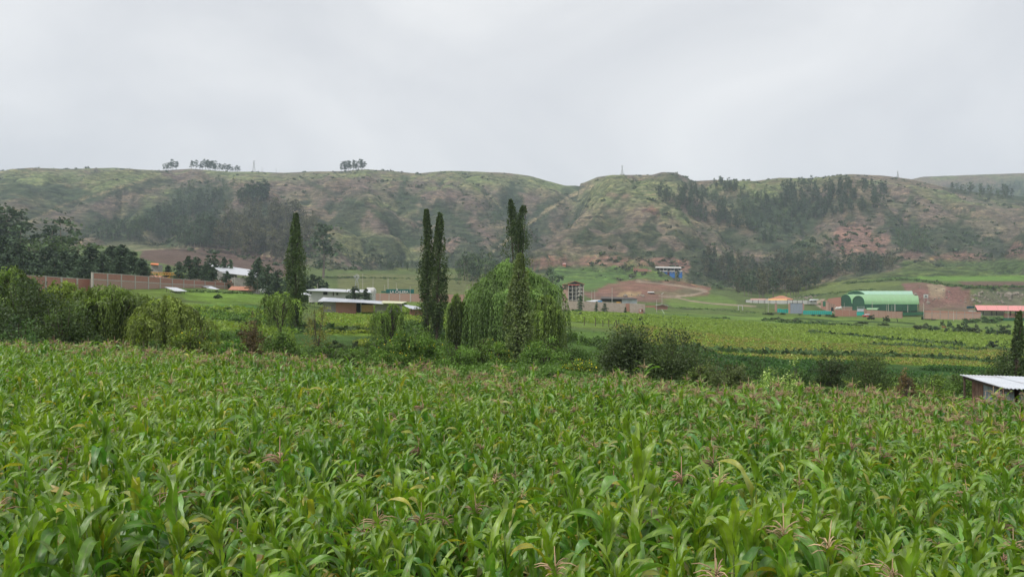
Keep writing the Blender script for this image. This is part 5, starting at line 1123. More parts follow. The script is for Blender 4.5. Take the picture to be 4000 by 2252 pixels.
# bushes in the right hand meadow
hedge = [(3405, 1229, 372, 32, 'round dark bush in the meadow in front of the pale brick wall'), (3462, 1236, 358, 28, 'second round bush right of the one before the pale brick wall'),
 (3600, 1266, 292, 70, 'left part of the dark hedge in the right meadow'), (3650, 1272, 288, 60, 'middle of the left dark hedge in the right meadow'), (3700, 1280, 284, 24, 'small dark bush beside the calf'),
 (3745, 1268, 284, 60, 'dark hedge bush right of the standing person'), (3800, 1272, 280, 60, 'dark hedge bush with sloping right end in the right meadow'), (3870, 1276, 276, 50, 'dark bush left of the thin ragged poplar'), (3925, 1268, 272, 60, 'dark hedge bush behind the thin ragged poplar'), (3995, 1285, 268, 40, 'dark bush at the right edge of the meadow'),
 (3090, 1255, 330, 100, 'grey green hedge bush in the meadow below the gate'), (3190, 1262, 322, 90, 'low hedge bush right of the grey green one below the gate'), (3370, 1268, 330, 60, 'low bush in the meadow below the halls'), (3450, 1272, 322, 50, 'scruffy bush right of the low one below the halls'), (3030, 1250, 340, 50, 'purple grey bush at the left end of the meadow hedge'),
 (3125, 1226, 395, 16, 'small bush at the foot of the grey gate'), (3178, 1226, 392, 18, 'small bush before the turquoise fence'), (3200, 1225, 390, 16, 'dark small bush right of the one before the turquoise fence'), (3235, 1220, 388, 24, 'bush near the right end of the turquoise fence'), (3262, 1222, 386, 34, 'wide bush where the turquoise fence meets the brick wall'), (3060, 1222, 392, 26, 'bush left of the grey gate'), (3000, 1225, 385, 50, 'low bush row left of the grey gate'),
 (3870, 1232, 372, 80, 'green bush heap in front of the pink roofed shelter'), (3790, 1240, 368, 70, 'green bush heap at the foot of the long brick wall'), (3615, 1224, 392, 30, 'straw coloured heap overgrown with grass at the wall'), (3640, 1228, 388, 26, 'second overgrown heap beside the straw coloured one'),
 (3680, 1252, 330, 16, 'small tuft bush above the calf'), (3710, 1254, 328, 24, 'tuft bush above the standing person'), (3775, 1258, 322, 20, 'tuft bush in the meadow before the pink roofed shelter'), (2200, 1232, 290, 60, 'grey bush under the block wall beside the willow'), (2250, 1205, 305, 40, 'grey green bush left of the tallest small conifer'), (1580, 1178, 222, 26, 'round grey bush in front of the long pale wall'), (3880, 1330, 205, 50, 'dark green scrub in the fields left of the thin poplar'), (2500, 1282, 240, 30, 'small bush at the end of the fence posts'), (2260, 1225, 260, 50, 'dull bush in the meadow right of the big willow'), (850, 1160, 165, 40, 'grey tuft bush in the meadow before the brick wall')]
BM = []
for k in range(5):
    b_, V_, _ = shrub(500 + k, 2.4, 1.6, n=700, size=.24, col=[(.045, .065, .030), (.055, .075, .036), (.07, .085, .045), (.048, .078, .030), (.060, .10, .034)][k], clumps=26); BM.append((b_.mesh('stems', M_bark), mesh_np('foliage', *V_, mats=[M_leafdark])))
for k, (X, Y, D, W, lab) in enumerate(hedge):
    H = max(.9, hgt(X, Y, D)); w = px(W, D); e = empty('meadow_bush', on_ground(X, D), lab, 'bush', None, rnd.uniform(-.4, .4)); e.scale = (w / 2.4, w / 3.2, H / 1.6); a_ = BM[4 if 'green bush' in lab else k % 4]; link('stems', a_[0], e); link('foliage', a_[1], e)

# ------------------------------------------------------------------ buildings, walls, poles
class Thing:
    def __init__(s, name, org, label, cat, group=None):
        s.o = np.array(org, float); s.e = empty(name, s.o, label, cat, group)
    def part(s, name, mb, m, parent=None, label=None):
        ob = link(name, mb.mesh(name, m, s.o), parent or s.e)
        if label: ob['label'] = label
        return ob
    def box(s, name, m, *a, parent=None, label=None):
        b = MB(); b.box(*a); return s.part(name, b, m, parent, label)
def zat(Y, D): return CZ + (HZ - Y) / F * D
def xat(X, D): return (X - 2000) / F * D

# helper: facade box given by columns and rows of the photograph at a distance, real depth behind it
def fbox(t, name, m, X0, X1, Yt, Yb, D, depth=4, dy=0.0, parent=None, label=None, down=0.6):
    return t.box(name, m, xat(X0, D), xat(X1, D), D + dy, D + dy + depth, zat(Yb, D) - (down if depth > 1 else 0), zat(Yt, D), parent=parent, label=label)

def wall_run(name, label, cols, mat_panel, mat_col, panel_name='brick_panel', beam=True, mid=None, th=.16, cw=.26, cap=True, colproud=.05, plabel=None):
    """cols: list of (X, Ytop, Ybottom, D); panels between the columns, each its own part"""
    w = [(np.array([xat(X, D), D]), zat(Yt, D), zat(Yb, D) - .5) for X, Yt, Yb, D in cols]
    t = Thing(name, (*w[0][0], w[0][2]), label, 'wall')
    for i in range(len(w) - 1):
        (a, ta, ba), (b, tb, bb) = w[i], w[i + 1]
        if mid:
            ma, mb_ = ta - (ta - ba - .5) * mid, tb - (tb - bb - .5) * mid
            q = MB(); q.slab(a, b, ma + .1, mb_ + .1, ta - .14, tb - .14, th); t.part(panel_name, q, mat_panel)
            q = MB(); q.slab(a, b, ba, bb, ma - .1, mb_ - .1, th); t.part(panel_name, q, M_brick_pale)
            q = MB(); q.slab(a, b, ma - .1, mb_ - .1, ma + .1, mb_ + .1, th + .06); t.part('middle_beam', q, mat_col)
        else:
            q = MB(); q.slab(a, b, ba, bb, ta - (.14 if cap else 0), tb - (.14 if cap else 0), th); t.part(panel_name, q, mat_panel)
        if cap: q = MB(); q.slab(a, b, ta - .14, tb - .14, ta, tb, th + .07); t.part('top_beam', q, mat_col)
    if cw:
        for p, tz, bz in w:
            q = MB(); q.box(p[0] - cw / 2, p[0] + cw / 2, p[1] - cw / 2 - colproud, p[1] + cw / 2 + colproud, bz, tz + .02); t.part('column', q, mat_col)
    return t
# long brick wall on the left
lo = [(62, 1071, 1125, 148), (176, 1077, 1130, 157), (238, 1082, 1130, 161), (300, 1086, 1130, 165), (352, 1089, 1130, 169)]
wall_run('brick_wall', 'low brick wall with concrete columns at the left, before the dark conifers', lo, M_brick, M_concrete, cw=.36)
hi = [(361, 1063, 1122, 166), (418, 1067, 1126, 172), (472, 1070, 1128, 178), (526, 1074, 1130, 185), (578, 1078, 1133, 192), (624, 1083, 1134, 200), (671, 1087, 1135, 208), (716, 1090, 1135, 216), (757, 1093, 1135, 224), (799, 1096, 1135, 232), (839, 1099, 1135, 239), (876, 1102, 1135, 246), (912, 1103, 1135, 252)]
wall_run('brick_wall', 'long high brick wall in two courses of framed panels across the left meadow', hi, M_brick, M_concrete, mid=.45, cw=.34)
bk = [(700, 1086, 1120, 262), (770, 1089, 1120, 260), (861, 1092, 1125, 258), (908, 1092, 1128, 256)]
wall_run('brick_wall', 'short brick wall showing above the right end of the long framed wall', bk, M_brick, M_concrete, cw=.3)
# posts and rail above that wall
for X, lab in ((735, 'leftmost of the three thin posts above the framed brick wall'), (771, 'middle of the three thin posts above the framed brick wall'), (819, 'rightmost of the three thin posts above the framed brick wall')):
    t = Thing('post', pt(X, 1110, 264), lab, 'post'); q = MB(); q.tube([pt(X, 1118, 264), pt(X, 1067, 264)], .13, 5); t.part('shaft', q, M_concrete)
t = Thing('rail', pt(704, 1073, 264.4), 'thin horizontal rail running along the three posts above the brick wall', 'rail'); q = MB(); q.tube([pt(704, 1073, 264.4), pt(819, 1075, 264.4)], .05, 4); t.part('bar', q, M_wood)
# yellow gantry
M_yellow = mat('yellow_paint', (.60, .30, .045), .6, .2, 2, dirt=(.4, .16, .05))
t = Thing('gantry', pt(620, 1095, 258), 'yellow steel lattice gantry lying behind the framed brick wall', 'gantry')
for Y in (1063, 1071): q = MB(); q.tube([pt(545, Y - 2, 258), pt(702, Y + 4, 258)], .11, 4); t.part('chord', q, M_yellow)
for k in range(16):
    X = 548 + k * 9.6; q = MB(); q.tube([pt(X, 1069 + (k % 2 == 0) * 0 + X * .0 + (X - 548) * .03, 258), pt(X + 9, 1062 + (X - 548) * .03, 258)], .08, 4); t.part('brace', q, M_yellow)
q = MB(); q.box(xat(655, 258), xat(702, 258), 258, 258.6, zat(1086, 258), zat(1081, 258)); t.part('lower_beam', q, M_yellow)
for X in (618, 664, 697, 702): q = MB(); q.tube([pt(X, 1088, 258), pt(X, 1066, 258)], .12, 4); t.part('leg', q, M_yellow)
t = Thing('tile_roof', pt(600, 1080, 262), 'flat pinkish tiled roof under the yellow gantry', 'roof'); q = MB(); q.sheet([pt(575, 1082, 260), pt(660, 1083, 260), pt(640, 1077, 268), pt(590, 1074, 268)], .2); t.part('roof', q, M_tile)
t = Thing('small_roof', pt(603, 1031, 300), 'small bright orange roof among the conifers left of the ploughed field', 'roof')
q = MB(); q.sheet([pt(587, 1031, 298), pt(619, 1034, 298), pt(620, 1028, 304), pt(590, 1027, 304)], .15); t.part('roof', q, mat('orange_paint', (.72, .20, .06), .6, .1)); fbox(t, 'wall', M_concrete_dark, 590, 617, 1033, 1060, 299, 4)
# grey warehouse behind
t = Thing('warehouse', pt(900, 1120, 285), 'large warehouse with pale grey sheet roof partly hidden by cedars', 'building')
q = MB(); q.sheet([pt(868, 1063, 282), pt(1034, 1083, 268), pt(990, 1054, 300), pt(805, 1027, 316)], .2); r_ = t.part('roof', q, M_whitemetal)
fbox(t, 'gable_wall', M_concrete_dark, 848, 880, 1060, 1120, 283, 12); fbox(t, 'side_wall', M_concrete_dark, 880, 985, 1084, 1125, 277, 10)
t = Thing('brick_house', pt(1000, 1128, 268), 'narrow two storey house, brick above and pale render below, at the end of the warehouse', 'house')
fbox(t, 'upper_wall', M_brick, 982, 1024, 1085, 1106, 268, 9, down=0); fbox(t, 'lower_wall', M_white, 980, 1022, 1106, 1135, 268.05, 8); q = MB(); q.sheet([pt(975, 1083, 266), pt(1034, 1083, 266), pt(1028, 1075, 278), pt(985, 1073, 278)], .15); t.part('roof', q, M_whitemetal)
for X in (990, 1010): fbox(t, 'window', M_dark, X, X + 7, 1092, 1100, 267.9, .12, down=0)
# white open canopy in the meadow
t = Thing('canopy', pt(685, 1150, 172), 'white sloping canopy on thin posts in the meadow before the brick wall', 'canopy')
q = MB(); q.sheet([pt(684, 1136, 170), pt(731, 1136, 172), pt(690, 1122, 180), pt(643, 1120, 178)], .08); t.part('roof', q, M_whitemetal)
for X, Yt, Yb, D in ((651, 1123, 1143, 176), (669, 1127, 1146, 174), (687, 1133, 1154, 170.5), (703, 1130, 1146, 178), (720, 1135, 1153, 172)): q = MB(); q.tube([pt(X, Yb + 3, D), pt(X, Yt + 1, D)], .06, 5); t.part('post', q, M_wood)
t = Thing('trough', pt(670, 1147, 174), 'low stone heap lying under the white canopy', 'stones')
for k in range(7): q = MB(); x, y, z = pt(655 + k * 8, 1148, 174); q.tube([(x - .25, y, z), (x, y, z + .2), (x + .3, y, z + .05)], [.18, .28, .12], 6); t.part('stone', q, M_concrete)
t = Thing('shed', pt(960, 1133, 235), 'low shed with orange clay tile roof at the right end of the framed brick wall', 'shed')
q = MB(); q.sheet([pt(890, 1131, 228), pt(985, 1133, 228), pt(990, 1119, 236), pt(905, 1117, 236)], .12); t.part('roof', q, M_tile); q = MB(); q.add([pt(966, 1133, 228), pt(1000, 1136, 228), pt(985, 1120, 229)], [(0, 1, 2)]); q.sheet([pt(985, 1121, 228), pt(1002, 1136, 227.5), pt(1000, 1134, 236), pt(990, 1119, 236)], .12); t.part('gable', q, M_wood); fbox(t, 'wall', M_concrete_dark, 900, 990, 1132, 1140, 229, 6)
t = Thing('shed', pt(810, 1125, 226), 'collapsed lean-to with grey sheet roof at the framed brick wall', 'shed')
q = MB(); q.sheet([pt(790, 1117, 229), pt(815, 1127, 224), pt(852, 1127, 224), pt(825, 1117, 229)], .08); t.part('roof', q, M_greymetal); q = MB(); q.sheet([pt(815, 1127, 223.6), pt(838, 1130, 222), pt(858, 1128, 222), pt(835, 1124, 224)], .05); t.part('roof_sheet', q, M_whitemetal); fbox(t, 'wall', M_wood, 787, 812, 1120, 1135, 226, 2)
def pole(X, Yt, Yb, D, label, r=.11, m=None, arm=False, name='utility_pole'):
    t = Thing(name, pt(X, Yb, D), label, 'pole'); a, b_ = pt(X, Yb + 6, D), pt(X, Yt, D); q = MB(); q.tube([a, (a + b_) / 2, b_], [r, r * .85, r * .65], 6); t.part('shaft', q, m or M_concrete)
    if arm: q = MB(); q.tube([b_ + [-.9, 0, -.4], b_ + [.9, 0, -.4]], .05, 4); t.part('crossarm', q, M_wood)
    return t
pole(916, 1078, 1118, 238, 'pale pole at the right end of the framed brick wall')
pole(1006, 1078, 1135, 228, 'thin dark pole in front of the tall narrow brick house', .07, M_wood)
# white building behind
t = Thing('farm_building', pt(1270, 1160, 205), 'long white building with a low pale sheet roof behind the tin roofed shed', 'building')
fbox(t, 'wall', M_white, 1205, 1352, 1136, 1170, 204, 8)
q = MB(); q.sheet([pt(1188, 1132, 202.5), pt(1352, 1139, 202.5), pt(1352, 1130, 214), pt(1262, 1125, 214)], .15); t.part('roof', q, M_whitemetal)
fbox(t, 'wall_extension', M_white, 1352, 1452, 1140, 1170, 204.4, 6); q = MB(); q.sheet([pt(1350, 1139, 203), pt(1450, 1141, 203), pt(1446, 1131, 212), pt(1356, 1129, 212)], .15); t.part('roof_extension', q, M_whitemetal)
for X0, X1, Y0, Y1 in ((1210, 1218, 1141, 1147), (1262, 1279, 1139, 1151), (1313, 1321, 1143, 1152), (1420, 1428, 1146, 1153)):
    w_ = fbox(t, 'window', M_concrete_dark, X0, X1, Y0, Y1, 203.9, .12, down=0); fbox(t, 'pane', M_dark, X0 + .9, X1 - .9, Y0 + .9, Y1 - .9, 203.84, .1, parent=w_, down=0)
fbox(t, 'door', M_wood, 1300, 1304, 1139, 1155, 203.9, .1, down=0)
t = Thing('water_tank', pt(1455, 1142, 215), 'white rounded tank lying beyond the end of the white building', 'tank'); q = MB(); c_ = pt(1430, 1138, 216); q.tube([c_, c_ + [.3, 0, 0], c_ + [2.2, 0, 0], c_ + [2.7, 0, 0]], [.5, 1.1, 1.1, .5], 12); t.part('body', q, M_white)
t = Thing('low_wall', pt(1170, 1145, 150), 'white tarpaulin roof edge left of the tin roofed shed', 'roof'); q = MB(); q.sheet([pt(1168, 1148, 140), pt(1215, 1152, 140), pt(1195, 1143, 146), pt(1170, 1141, 146)], .1); t.part('sheet', q, M_whitemetal)
# tin roofed sheds
def corr(p00, p10, p11, p01, pitch=.25, amp=.03, nmax=200):
    """corrugated sheet between four corners; waves run from the p00-p10 edge to the p01-p11 edge"""
    p00, p10, p11, p01 = [np.array(p, float) for p in (p00, p10, p11, p01)]; W = np.linalg.norm(p10 - p00); n = int(min(nmax, max(8, W / pitch * 4))); b = MB(); vs = []
    for th in (0, -.02):
        for i in range(n + 1):
            u = i / n; dz = amp * math.sin(u * W / pitch * 2 * math.pi) + th; vs.append(p00 + (p10 - p00) * u + [0, 0, dz]); vs.append(p01 + (p11 - p01) * u + [0, 0, dz])
    fs = []
    for i in range(n): fs.append((2 * i, 2 * i + 2, 2 * i + 3, 2 * i + 1)); o_ = 2 * (n + 1); fs.append((o_ + 2 * i + 1, o_ + 2 * i + 3, o_ + 2 * i + 2, o_ + 2 * i))
    b.add(vs, fs); return b
t = Thing('farm_shed', pt(1330, 1215, 172), 'long low brick shed with pale corrugated roof and yellow panel right of the bare tree', 'shed')
A, B, C_, D_ = pt(1240, 1176, 172), pt(1432, 1182, 170), pt(1500, 1176, 180), pt(1262, 1160, 184)
for k in range(8):
    u0, u1 = k / 8 + .002, (k + 1) / 8 - .002; t.part('roof_sheet', corr(A + (B - A) * u0, A + (B - A) * u1, D_ + (C_ - D_) * u1, D_ + (C_ - D_) * u0, .3, .025), M_greymetal if k % 3 else M_whitemetal)
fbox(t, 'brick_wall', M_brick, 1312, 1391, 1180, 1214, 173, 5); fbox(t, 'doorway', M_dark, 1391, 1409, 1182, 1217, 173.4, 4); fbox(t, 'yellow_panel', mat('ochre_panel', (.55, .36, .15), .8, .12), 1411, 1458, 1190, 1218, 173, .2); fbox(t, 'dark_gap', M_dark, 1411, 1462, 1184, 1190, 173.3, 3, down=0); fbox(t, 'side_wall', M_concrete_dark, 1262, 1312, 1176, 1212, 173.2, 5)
q = MB(); q.tube([pt(1410, 1222, 172.6), pt(1410, 1182, 172.6)], .09, 5); t.part('post', q, M_steel)
t = Thing('farm_shed', pt(1530, 1200, 166), 'patched lean-to with yellowish and white roof sheets right of the long low brick shed', 'shed')
q = MB(); q.sheet([pt(1425, 1181, 168), pt(1497, 1186, 167), pt(1492, 1177, 173), pt(1440, 1180, 172)], .08); t.part('roof_sheet', q, M_whitemetal); q = MB(); q.sheet([pt(1490, 1182, 168), pt(1570, 1184, 168), pt(1590, 1177, 176), pt(1495, 1174, 176)], .08); t.part('roof_sheet', q, mat('yellowed_sheet', (.60, .60, .40), .6, .15)); fbox(t, 'wall', M_concrete_dark, 1465, 1560, 1186, 1215, 170, 4)
q = MB(); q.sheet([pt(1598, 1203, 164), pt(1648, 1205, 164), pt(1640, 1197, 170), pt(1572, 1188, 172)], .06); t.part('roof_sheet', q, M_whitemetal); q = MB(); q.sheet([pt(1580, 1194, 167), pt(1612, 1206, 163), pt(1630, 1205, 163), pt(1596, 1190, 168)], .05); t.part('roof_sheet', q, M_greymetal)
fbox(t, 'log_stack', M_brick, 1600, 1648, 1207, 1224, 167, 1.5)
for X, Y in ((1608, 1204), (1648, 1203)): q = MB(); q.tube([pt(X - 3, 1226, 164.5), pt(X, Y, 164.5)], .07, 5); t.part('post', q, M_wood)
# pale wall with sign
wl_cols = [(1452, 1144, 1166, 232)] + [(X, 1144 + (X - 1452) * .018, 1168 + (X - 1452) * .02, 232) for X in (1485, 1520, 1562, 1605, 1642, 1690, 1740, 1790, 1840)]
wall_run('block_wall', 'long pale pinkish block wall behind the twin poplars', wl_cols, M_brick_pale, M_concrete, 'block_panel', cap=False, cw=.2, th=.2)
M_signgreen = mat('dark_green_board', (.012, .115, .105), .5, .15)
t = Thing('sign_board', pt(1560, 1146, 240), 'long dark green board with white capital letters rising behind the pale wall', 'sign')
fbox(t, 'board', M_signgreen, 1508, 1617, 1129, 1145.5, 240, .3, down=0); fbox(t, 'board_side', mat('green_board_side', (.03, .13, .09), .6, .2), 1489, 1506, 1136, 1143, 240.5, 2, down=0)
for X in (1512, 1560, 1612): q = MB(); q.tube([pt(X, 1160, 240.6), pt(X, 1130, 240.6)], .1, 5); t.part('post', q, M_steel)
fc = bpy.data.curves.new('letters', 'FONT'); fc.body = 'LA CALERA'; fc.size = 1; fc.extrude = .05; fc.offset = .02
fo = bpy.data.objects.new('letters_src', fc); C.objects.link(fo); dg = bpy.context.evaluated_depsgraph_get(); me = bpy.data.meshes.new_from_object(fo.evaluated_get(dg)); bpy.data.objects.remove(fo)
co = np.empty(len(me.vertices) * 3, np.float32); me.vertices.foreach_get('co', co); co = co.reshape(-1, 3); wd = co[:, 0].max() - co[:, 0].min(); hg = co[:, 1].max() - co[:, 1].min()
tw, th_ = px(72, 240), px(10.5, 240); p0 = pt(1524, 1145, 240); V_ = np.stack([(co[:, 0] - co[:, 0].min()) / wd * tw + p0[0], 239.93 - co[:, 2] * 1.2, (co[:, 1] - co[:, 1].min()) / hg * th_ + p0[2] + .02], 1) - t.o
me.vertices.foreach_set('co', V_.astype(np.float32).ravel()); me.materials.clear(); me.materials.append(M_white); me.update(); link('lettering', me, t.e)
q = MB(); c_ = pt(1551, 1134.5, 239.8); q.tube([c_, c_ + [.05, 0, .35], c_ + [-.1, 0, .6]], [.16, .2, .06], 5); t.part('emblem', q, M_white)
for X, Yt, Yb, D, lab in ((1417, 1068, 1122, 260, 'tall pale pole left of the green sign board'), (1457, 1085, 1130, 262, 'shorter pale pole between the wind pump and the sign'), (1516, 1083, 1130, 262, 'thick pale pole at the left end of the green sign'), (1503, 1110, 1128, 262, 'short thin pole behind the left end of the sign'), (1548, 1104, 1130, 262, 'pale pole with a light behind the middle of the sign'), (1602, 1118, 1175, 222, 'pale pole in front of the right end of the sign'), (1640, 1113, 1165, 232, 'pale pole just left of the twin poplars'), (1240, 1106, 1128, 240, 'street lamp pole above the white building')):
    pole(X, Yt, Yb, D, lab, .13 if 'thick' in lab else .09, arm=False)
t = Thing('wind_pump', pt(1394, 1130, 235), 'small lattice wind pump tower with a spoked wheel above the white building', 'wind pump'); c_ = pt(1394, 1084, 235)
for s in (-1, 1):
    for u in (-1, 1): q = MB(); q.tube([pt(1394, 1132, 235) + [s * .6, u * .6, 0], c_ + [s * .12, u * .12, 0]], .05, 4); t.part('leg', q, M_steel)
for k in range(4): z = -3.2 + k * .8; w = .5 - .1 * k; q = MB(); q.tube([c_ + [-w, -w, z], c_ + [w, -w, z + .35]], .04, 4); t.part('brace', q, M_steel)
for k in range(10): a = k * .628; q = MB(); p = c_ + [0, -.3, .25]; d0 = np.array([math.cos(a), 0, math.sin(a)]); d1 = np.array([math.cos(a + .35), 0, math.sin(a + .35)]); q.add([p + d0 * .25, p + d0 * .85, p + d1 * .85 + [0, .08, 0], p + d1 * .25 + [0, .05, 0]], [(0, 1, 2, 3), (3, 2, 1, 0)]); t.part('blade', q, M_steel)
q = MB(); q.box(c_[0] - .9, c_[0] - .3, c_[1], c_[1] + .05, c_[2] + .1, c_[2] + .6); t.part('tail_vane', q, M_whitemetal)

# red roofed concrete frame block
M_redroof = mat('red_sheet_roof', (.42, .10, .085), .6, .15, 1, dirt=(.25, .1, .08))
D = 440; t = Thing('concrete_block', pt(2240, 1180, D), 'unfinished four storey concrete building with red gable roof and open stair', 'building')
x0, x1, x2 = xat(2201, D), xat(2221, D), xat(2280, D); zb, zt = zat(1185, D), zat(1110, D); hF = (zat(1110, D) - zat(1170, D)) / 4
t.part('side_wall', (lambda q: (q.slab((x0, D + 7), (x1, D), zb, zb, zt - .1, zt, .3), q)[1])(MB()), M_brick_pale)
for k in range(5): t.box('floor_slab', M_concrete, x1, x2, D + .05, D + 9, zt - hF * k - .25, zt - hF * k)
for x in np.linspace(x1, x2, 5): t.box('column', M_concrete, x - .2, x + .2, D - .05, D + .35, zb, zt - .27)
t.box('back_wall', M_concrete_dark, x1, x2, D + 8, D + 8.3, zb, zt - .3); t.box('right_wall', M_brick_pale, x2 - .5, x2 - .22, D + .4, D + 7.9, zb, zt - .3)
for k in range(4):
    q = MB(); s = 1 if k % 2 else -1; a, b_ = x1 + .5, x1 + 5.6; z_ = zt - hF * (k + 1)
    q.hexa([(a, D + 1, z_ + (0 if s > 0 else hF) - .3), (b_, D + 1, z_ + (hF if s > 0 else 0) - .3), (b_, D + 2.4, z_ + (hF if s > 0 else 0) - .3), (a, D + 2.4, z_ + (0 if s > 0 else hF) - .3), (a, D + 1, z_ + (0 if s > 0 else hF)), (b_, D + 1, z_ + (hF if s > 0 else 0)), (b_, D + 2.4, z_ + (hF if s > 0 else 0)), (a, D + 2.4, z_ + (0 if s > 0 else hF))]); t.part('stair_flight', q, M_concrete)
    t.box('infill_wall', M_concrete, x2 - 3.2, x2 - .7, D + .5, D + .7, z_ + .02, z_ + hF * .55)
    t.box('infill_wall', M_brick, x1 + 6, x1 + 7.6, D + 2, D + 2.3, z_ + .02, z_ + hF * .6)
xm = xat(2245, D); zr_ = zat(1097, D)
for s in (0, 1):
    q = MB(); e0 = xat(2199, D) if s == 0 else xat(2285, D); q.sheet([(e0, D - .8, zt), (xm, D - .8, zr_), (xm, D + 9.5, zr_), (e0, D + 9.5, zt)][:: (1 if s else 1)], .18); t.part('roof_slope', q, M_redroof)
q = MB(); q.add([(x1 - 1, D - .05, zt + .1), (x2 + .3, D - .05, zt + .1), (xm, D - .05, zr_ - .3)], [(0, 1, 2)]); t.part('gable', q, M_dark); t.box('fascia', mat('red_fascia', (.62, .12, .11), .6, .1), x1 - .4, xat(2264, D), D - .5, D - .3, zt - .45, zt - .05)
# block wall with sheds behind
bw = [(2190, 1174, 1208, 330), (2238, 1175, 1208, 328), (2300, 1177, 1211, 326), (2375, 1180, 1213, 324), (2444, 1184, 1215, 322)]
wall_run('block_wall', 'long weathered grey block wall left of the red brick pier', bw, M_adobe, M_concrete, 'block_panel', cap=False, cw=None, th=.25)
t = Thing('brick_pier', pt(2452, 1218, 321.5), 'broad red brick pier set in the grey block wall', 'pier'); fbox(t, 'pier', M_brick, 2445, 2459, 1184, 1216, 321.5, .5, down=.4)
bw = [(2460, 1184, 1217, 320), (2490, 1185, 1219, 319), (2520, 1187, 1223, 318)]
wall_run('block_wall', 'stretch of block wall with a small opening right of the red brick pier', bw, M_adobe, M_concrete, 'block_panel', cap=False, cw=None, th=.25)
t = Thing('wall_niche', pt(2505, 1224, 317.4), 'low brick niche with a white panel at the end of the block wall', 'niche'); fbox(t, 'brick_base', M_brick, 2496, 2512, 1206, 1224, 317.3, .4, down=.2); fbox(t, 'white_panel', M_white, 2499, 2504, 1209, 1217, 317.2, .08, down=0); fbox(t, 'opening', M_dark, 2507, 2510, 1207, 1216, 317.2, .08, down=0)
t = Thing('open_shed', pt(2400, 1190, 350), 'long dark roofed open shed behind the block wall', 'shed')
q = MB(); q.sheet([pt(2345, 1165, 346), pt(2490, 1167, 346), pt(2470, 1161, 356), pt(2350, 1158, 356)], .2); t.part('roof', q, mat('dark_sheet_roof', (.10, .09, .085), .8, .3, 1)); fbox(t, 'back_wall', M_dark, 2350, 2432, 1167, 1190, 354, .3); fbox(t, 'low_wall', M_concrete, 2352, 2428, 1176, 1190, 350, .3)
for X in (2348, 2390, 2428): q = MB(); q.tube([pt(X, 1190, 347), pt(X, 1166, 347)], .13, 5); t.part('post', q, M_dark)
fbox(t, 'metal_panel', M_greymetal, 2429, 2489, 1168, 1185, 347, .2, down=.8)
t = Thing('tarp_roof', pt(2320, 1180, 345), 'white and blue sheet roof left of the dark open shed', 'roof'); q = MB(); q.sheet([pt(2290, 1175, 343), pt(2322, 1178, 343), pt(2350, 1170, 349), pt(2318, 1171, 349)], .12); t.part('white_sheet', q, M_whitemetal)
fbox(t, 'blue_sheet', mat('blue_sheet', (.07, .25, .50), .6, .12), 2335, 2352, 1173, 1182, 344, .15)
t = Thing('machine', pt(2415, 1185, 345), 'small yellow machine standing under the dark open shed', 'machine'); fbox(t, 'body', M_yellow, 2409, 2421, 1178, 1183, 345, 1.2, down=0); fbox(t, 'arm', M_yellow, 2421, 2427, 1180, 1182, 345.2, .4, down=0); fbox(t, 'base', M_yellow, 2407, 2424, 1183, 1187, 344.9, 1.4, down=0)
t = Thing('brick_hut', pt(2605, 1205, 372), 'low brick hut with a shallow gable right of the block wall', 'hut'); fbox(t, 'front_wall', M_brick, 2566, 2608, 1194, 1203, 372, 5); fbox(t, 'side_wall', M_brick, 2522, 2566, 1193, 1200, 374, .4)
q = MB(); q.sheet([pt(2560, 1193, 371), pt(2588, 1188, 371), pt(2586, 1187, 378), pt(2560, 1191, 378)], .1); q.sheet([pt(2588, 1188, 371), pt(2612, 1195, 371), pt(2610, 1193, 378), pt(2586, 1187, 378)], .1); t.part('roof', q, M_concrete_dark); fbox(t, 'gable', M_brick, 2580, 2596, 1190, 1194, 372.1, .3, down=0)
for X, Yt, Yb, D, lab, r in ((2311, 1135, 1166, 360, 'left of the paired poles above the open shed', .1), (2323, 1132, 1168, 360, 'right of the paired poles above the open shed', .1), (2391, 1122, 1178, 345, 'tall pole in front of the dark open shed', .13), (2488, 1170, 1206, 319, 'pole before the block wall', .1), (2565, 1170, 1223, 345, 'pale pole in front of the brick hut', .12), (2586, 1145, 1185, 380, 'lamp pole behind the brick hut', .1)): pole(X, Yt, Yb, D, lab, r)
t = Thing('lamp_head', pt(2586, 1146, 380), 'bent pale lamp arm on top of the pole behind the brick hut', 'lamp'); q = MB(); q.tube([pt(2582, 1148, 380), pt(2586, 1147, 380), pt(2592, 1143, 380)], .12, 4); t.part('arm', q, M_white)
t = Thing('leaning_pole', pt(2595, 1232, 330), 'pale stay pole leaning to the left in the meadow below the brick hut', 'pole'); q = MB(); q.tube([pt(2585, 1207, 333), pt(2600, 1233, 328)], .09, 5); t.part('shaft', q, mat('pale_green_paint', (.42, .52, .36), .7, .1))
# fence posts in the meadow
for X, Yt, Yb, lab in ((2282, 1228, 1264, 'leftmost weathered post of the meadow fence right of the big willow'), (2326, 1222, 1256, 'second post of the meadow fence, the one that stands highest'), (2355, 1233, 1258, 'third and palest post of the meadow fence'), (2378, 1234, 1264, 'fourth dark post of the meadow fence'), (2408, 1238, 1270, 'last dark post of the meadow fence with the slanting brace')):
    D = 180; g_ = on_ground(X, D); h_ = px(Yb - Yt, D); t = Thing('fence_post', g_, lab, 'fence post'); q = MB(); q.tube([g_ - [0, 0, .4], g_ + [.02, 0, h_ * .5], g_ + [rnd.gauss(0, .03), 0, h_]], [.09, .085, .075], 6); t.part('shaft', q, M_wood)
    if 'brace' in lab: q = MB(); q.tube([g_ + [-.75, 0, -.1], g_ + [-.1, 0, h_ * .95]], .06, 5); t.part('brace', q, M_wood)
for X in (2396,): pass
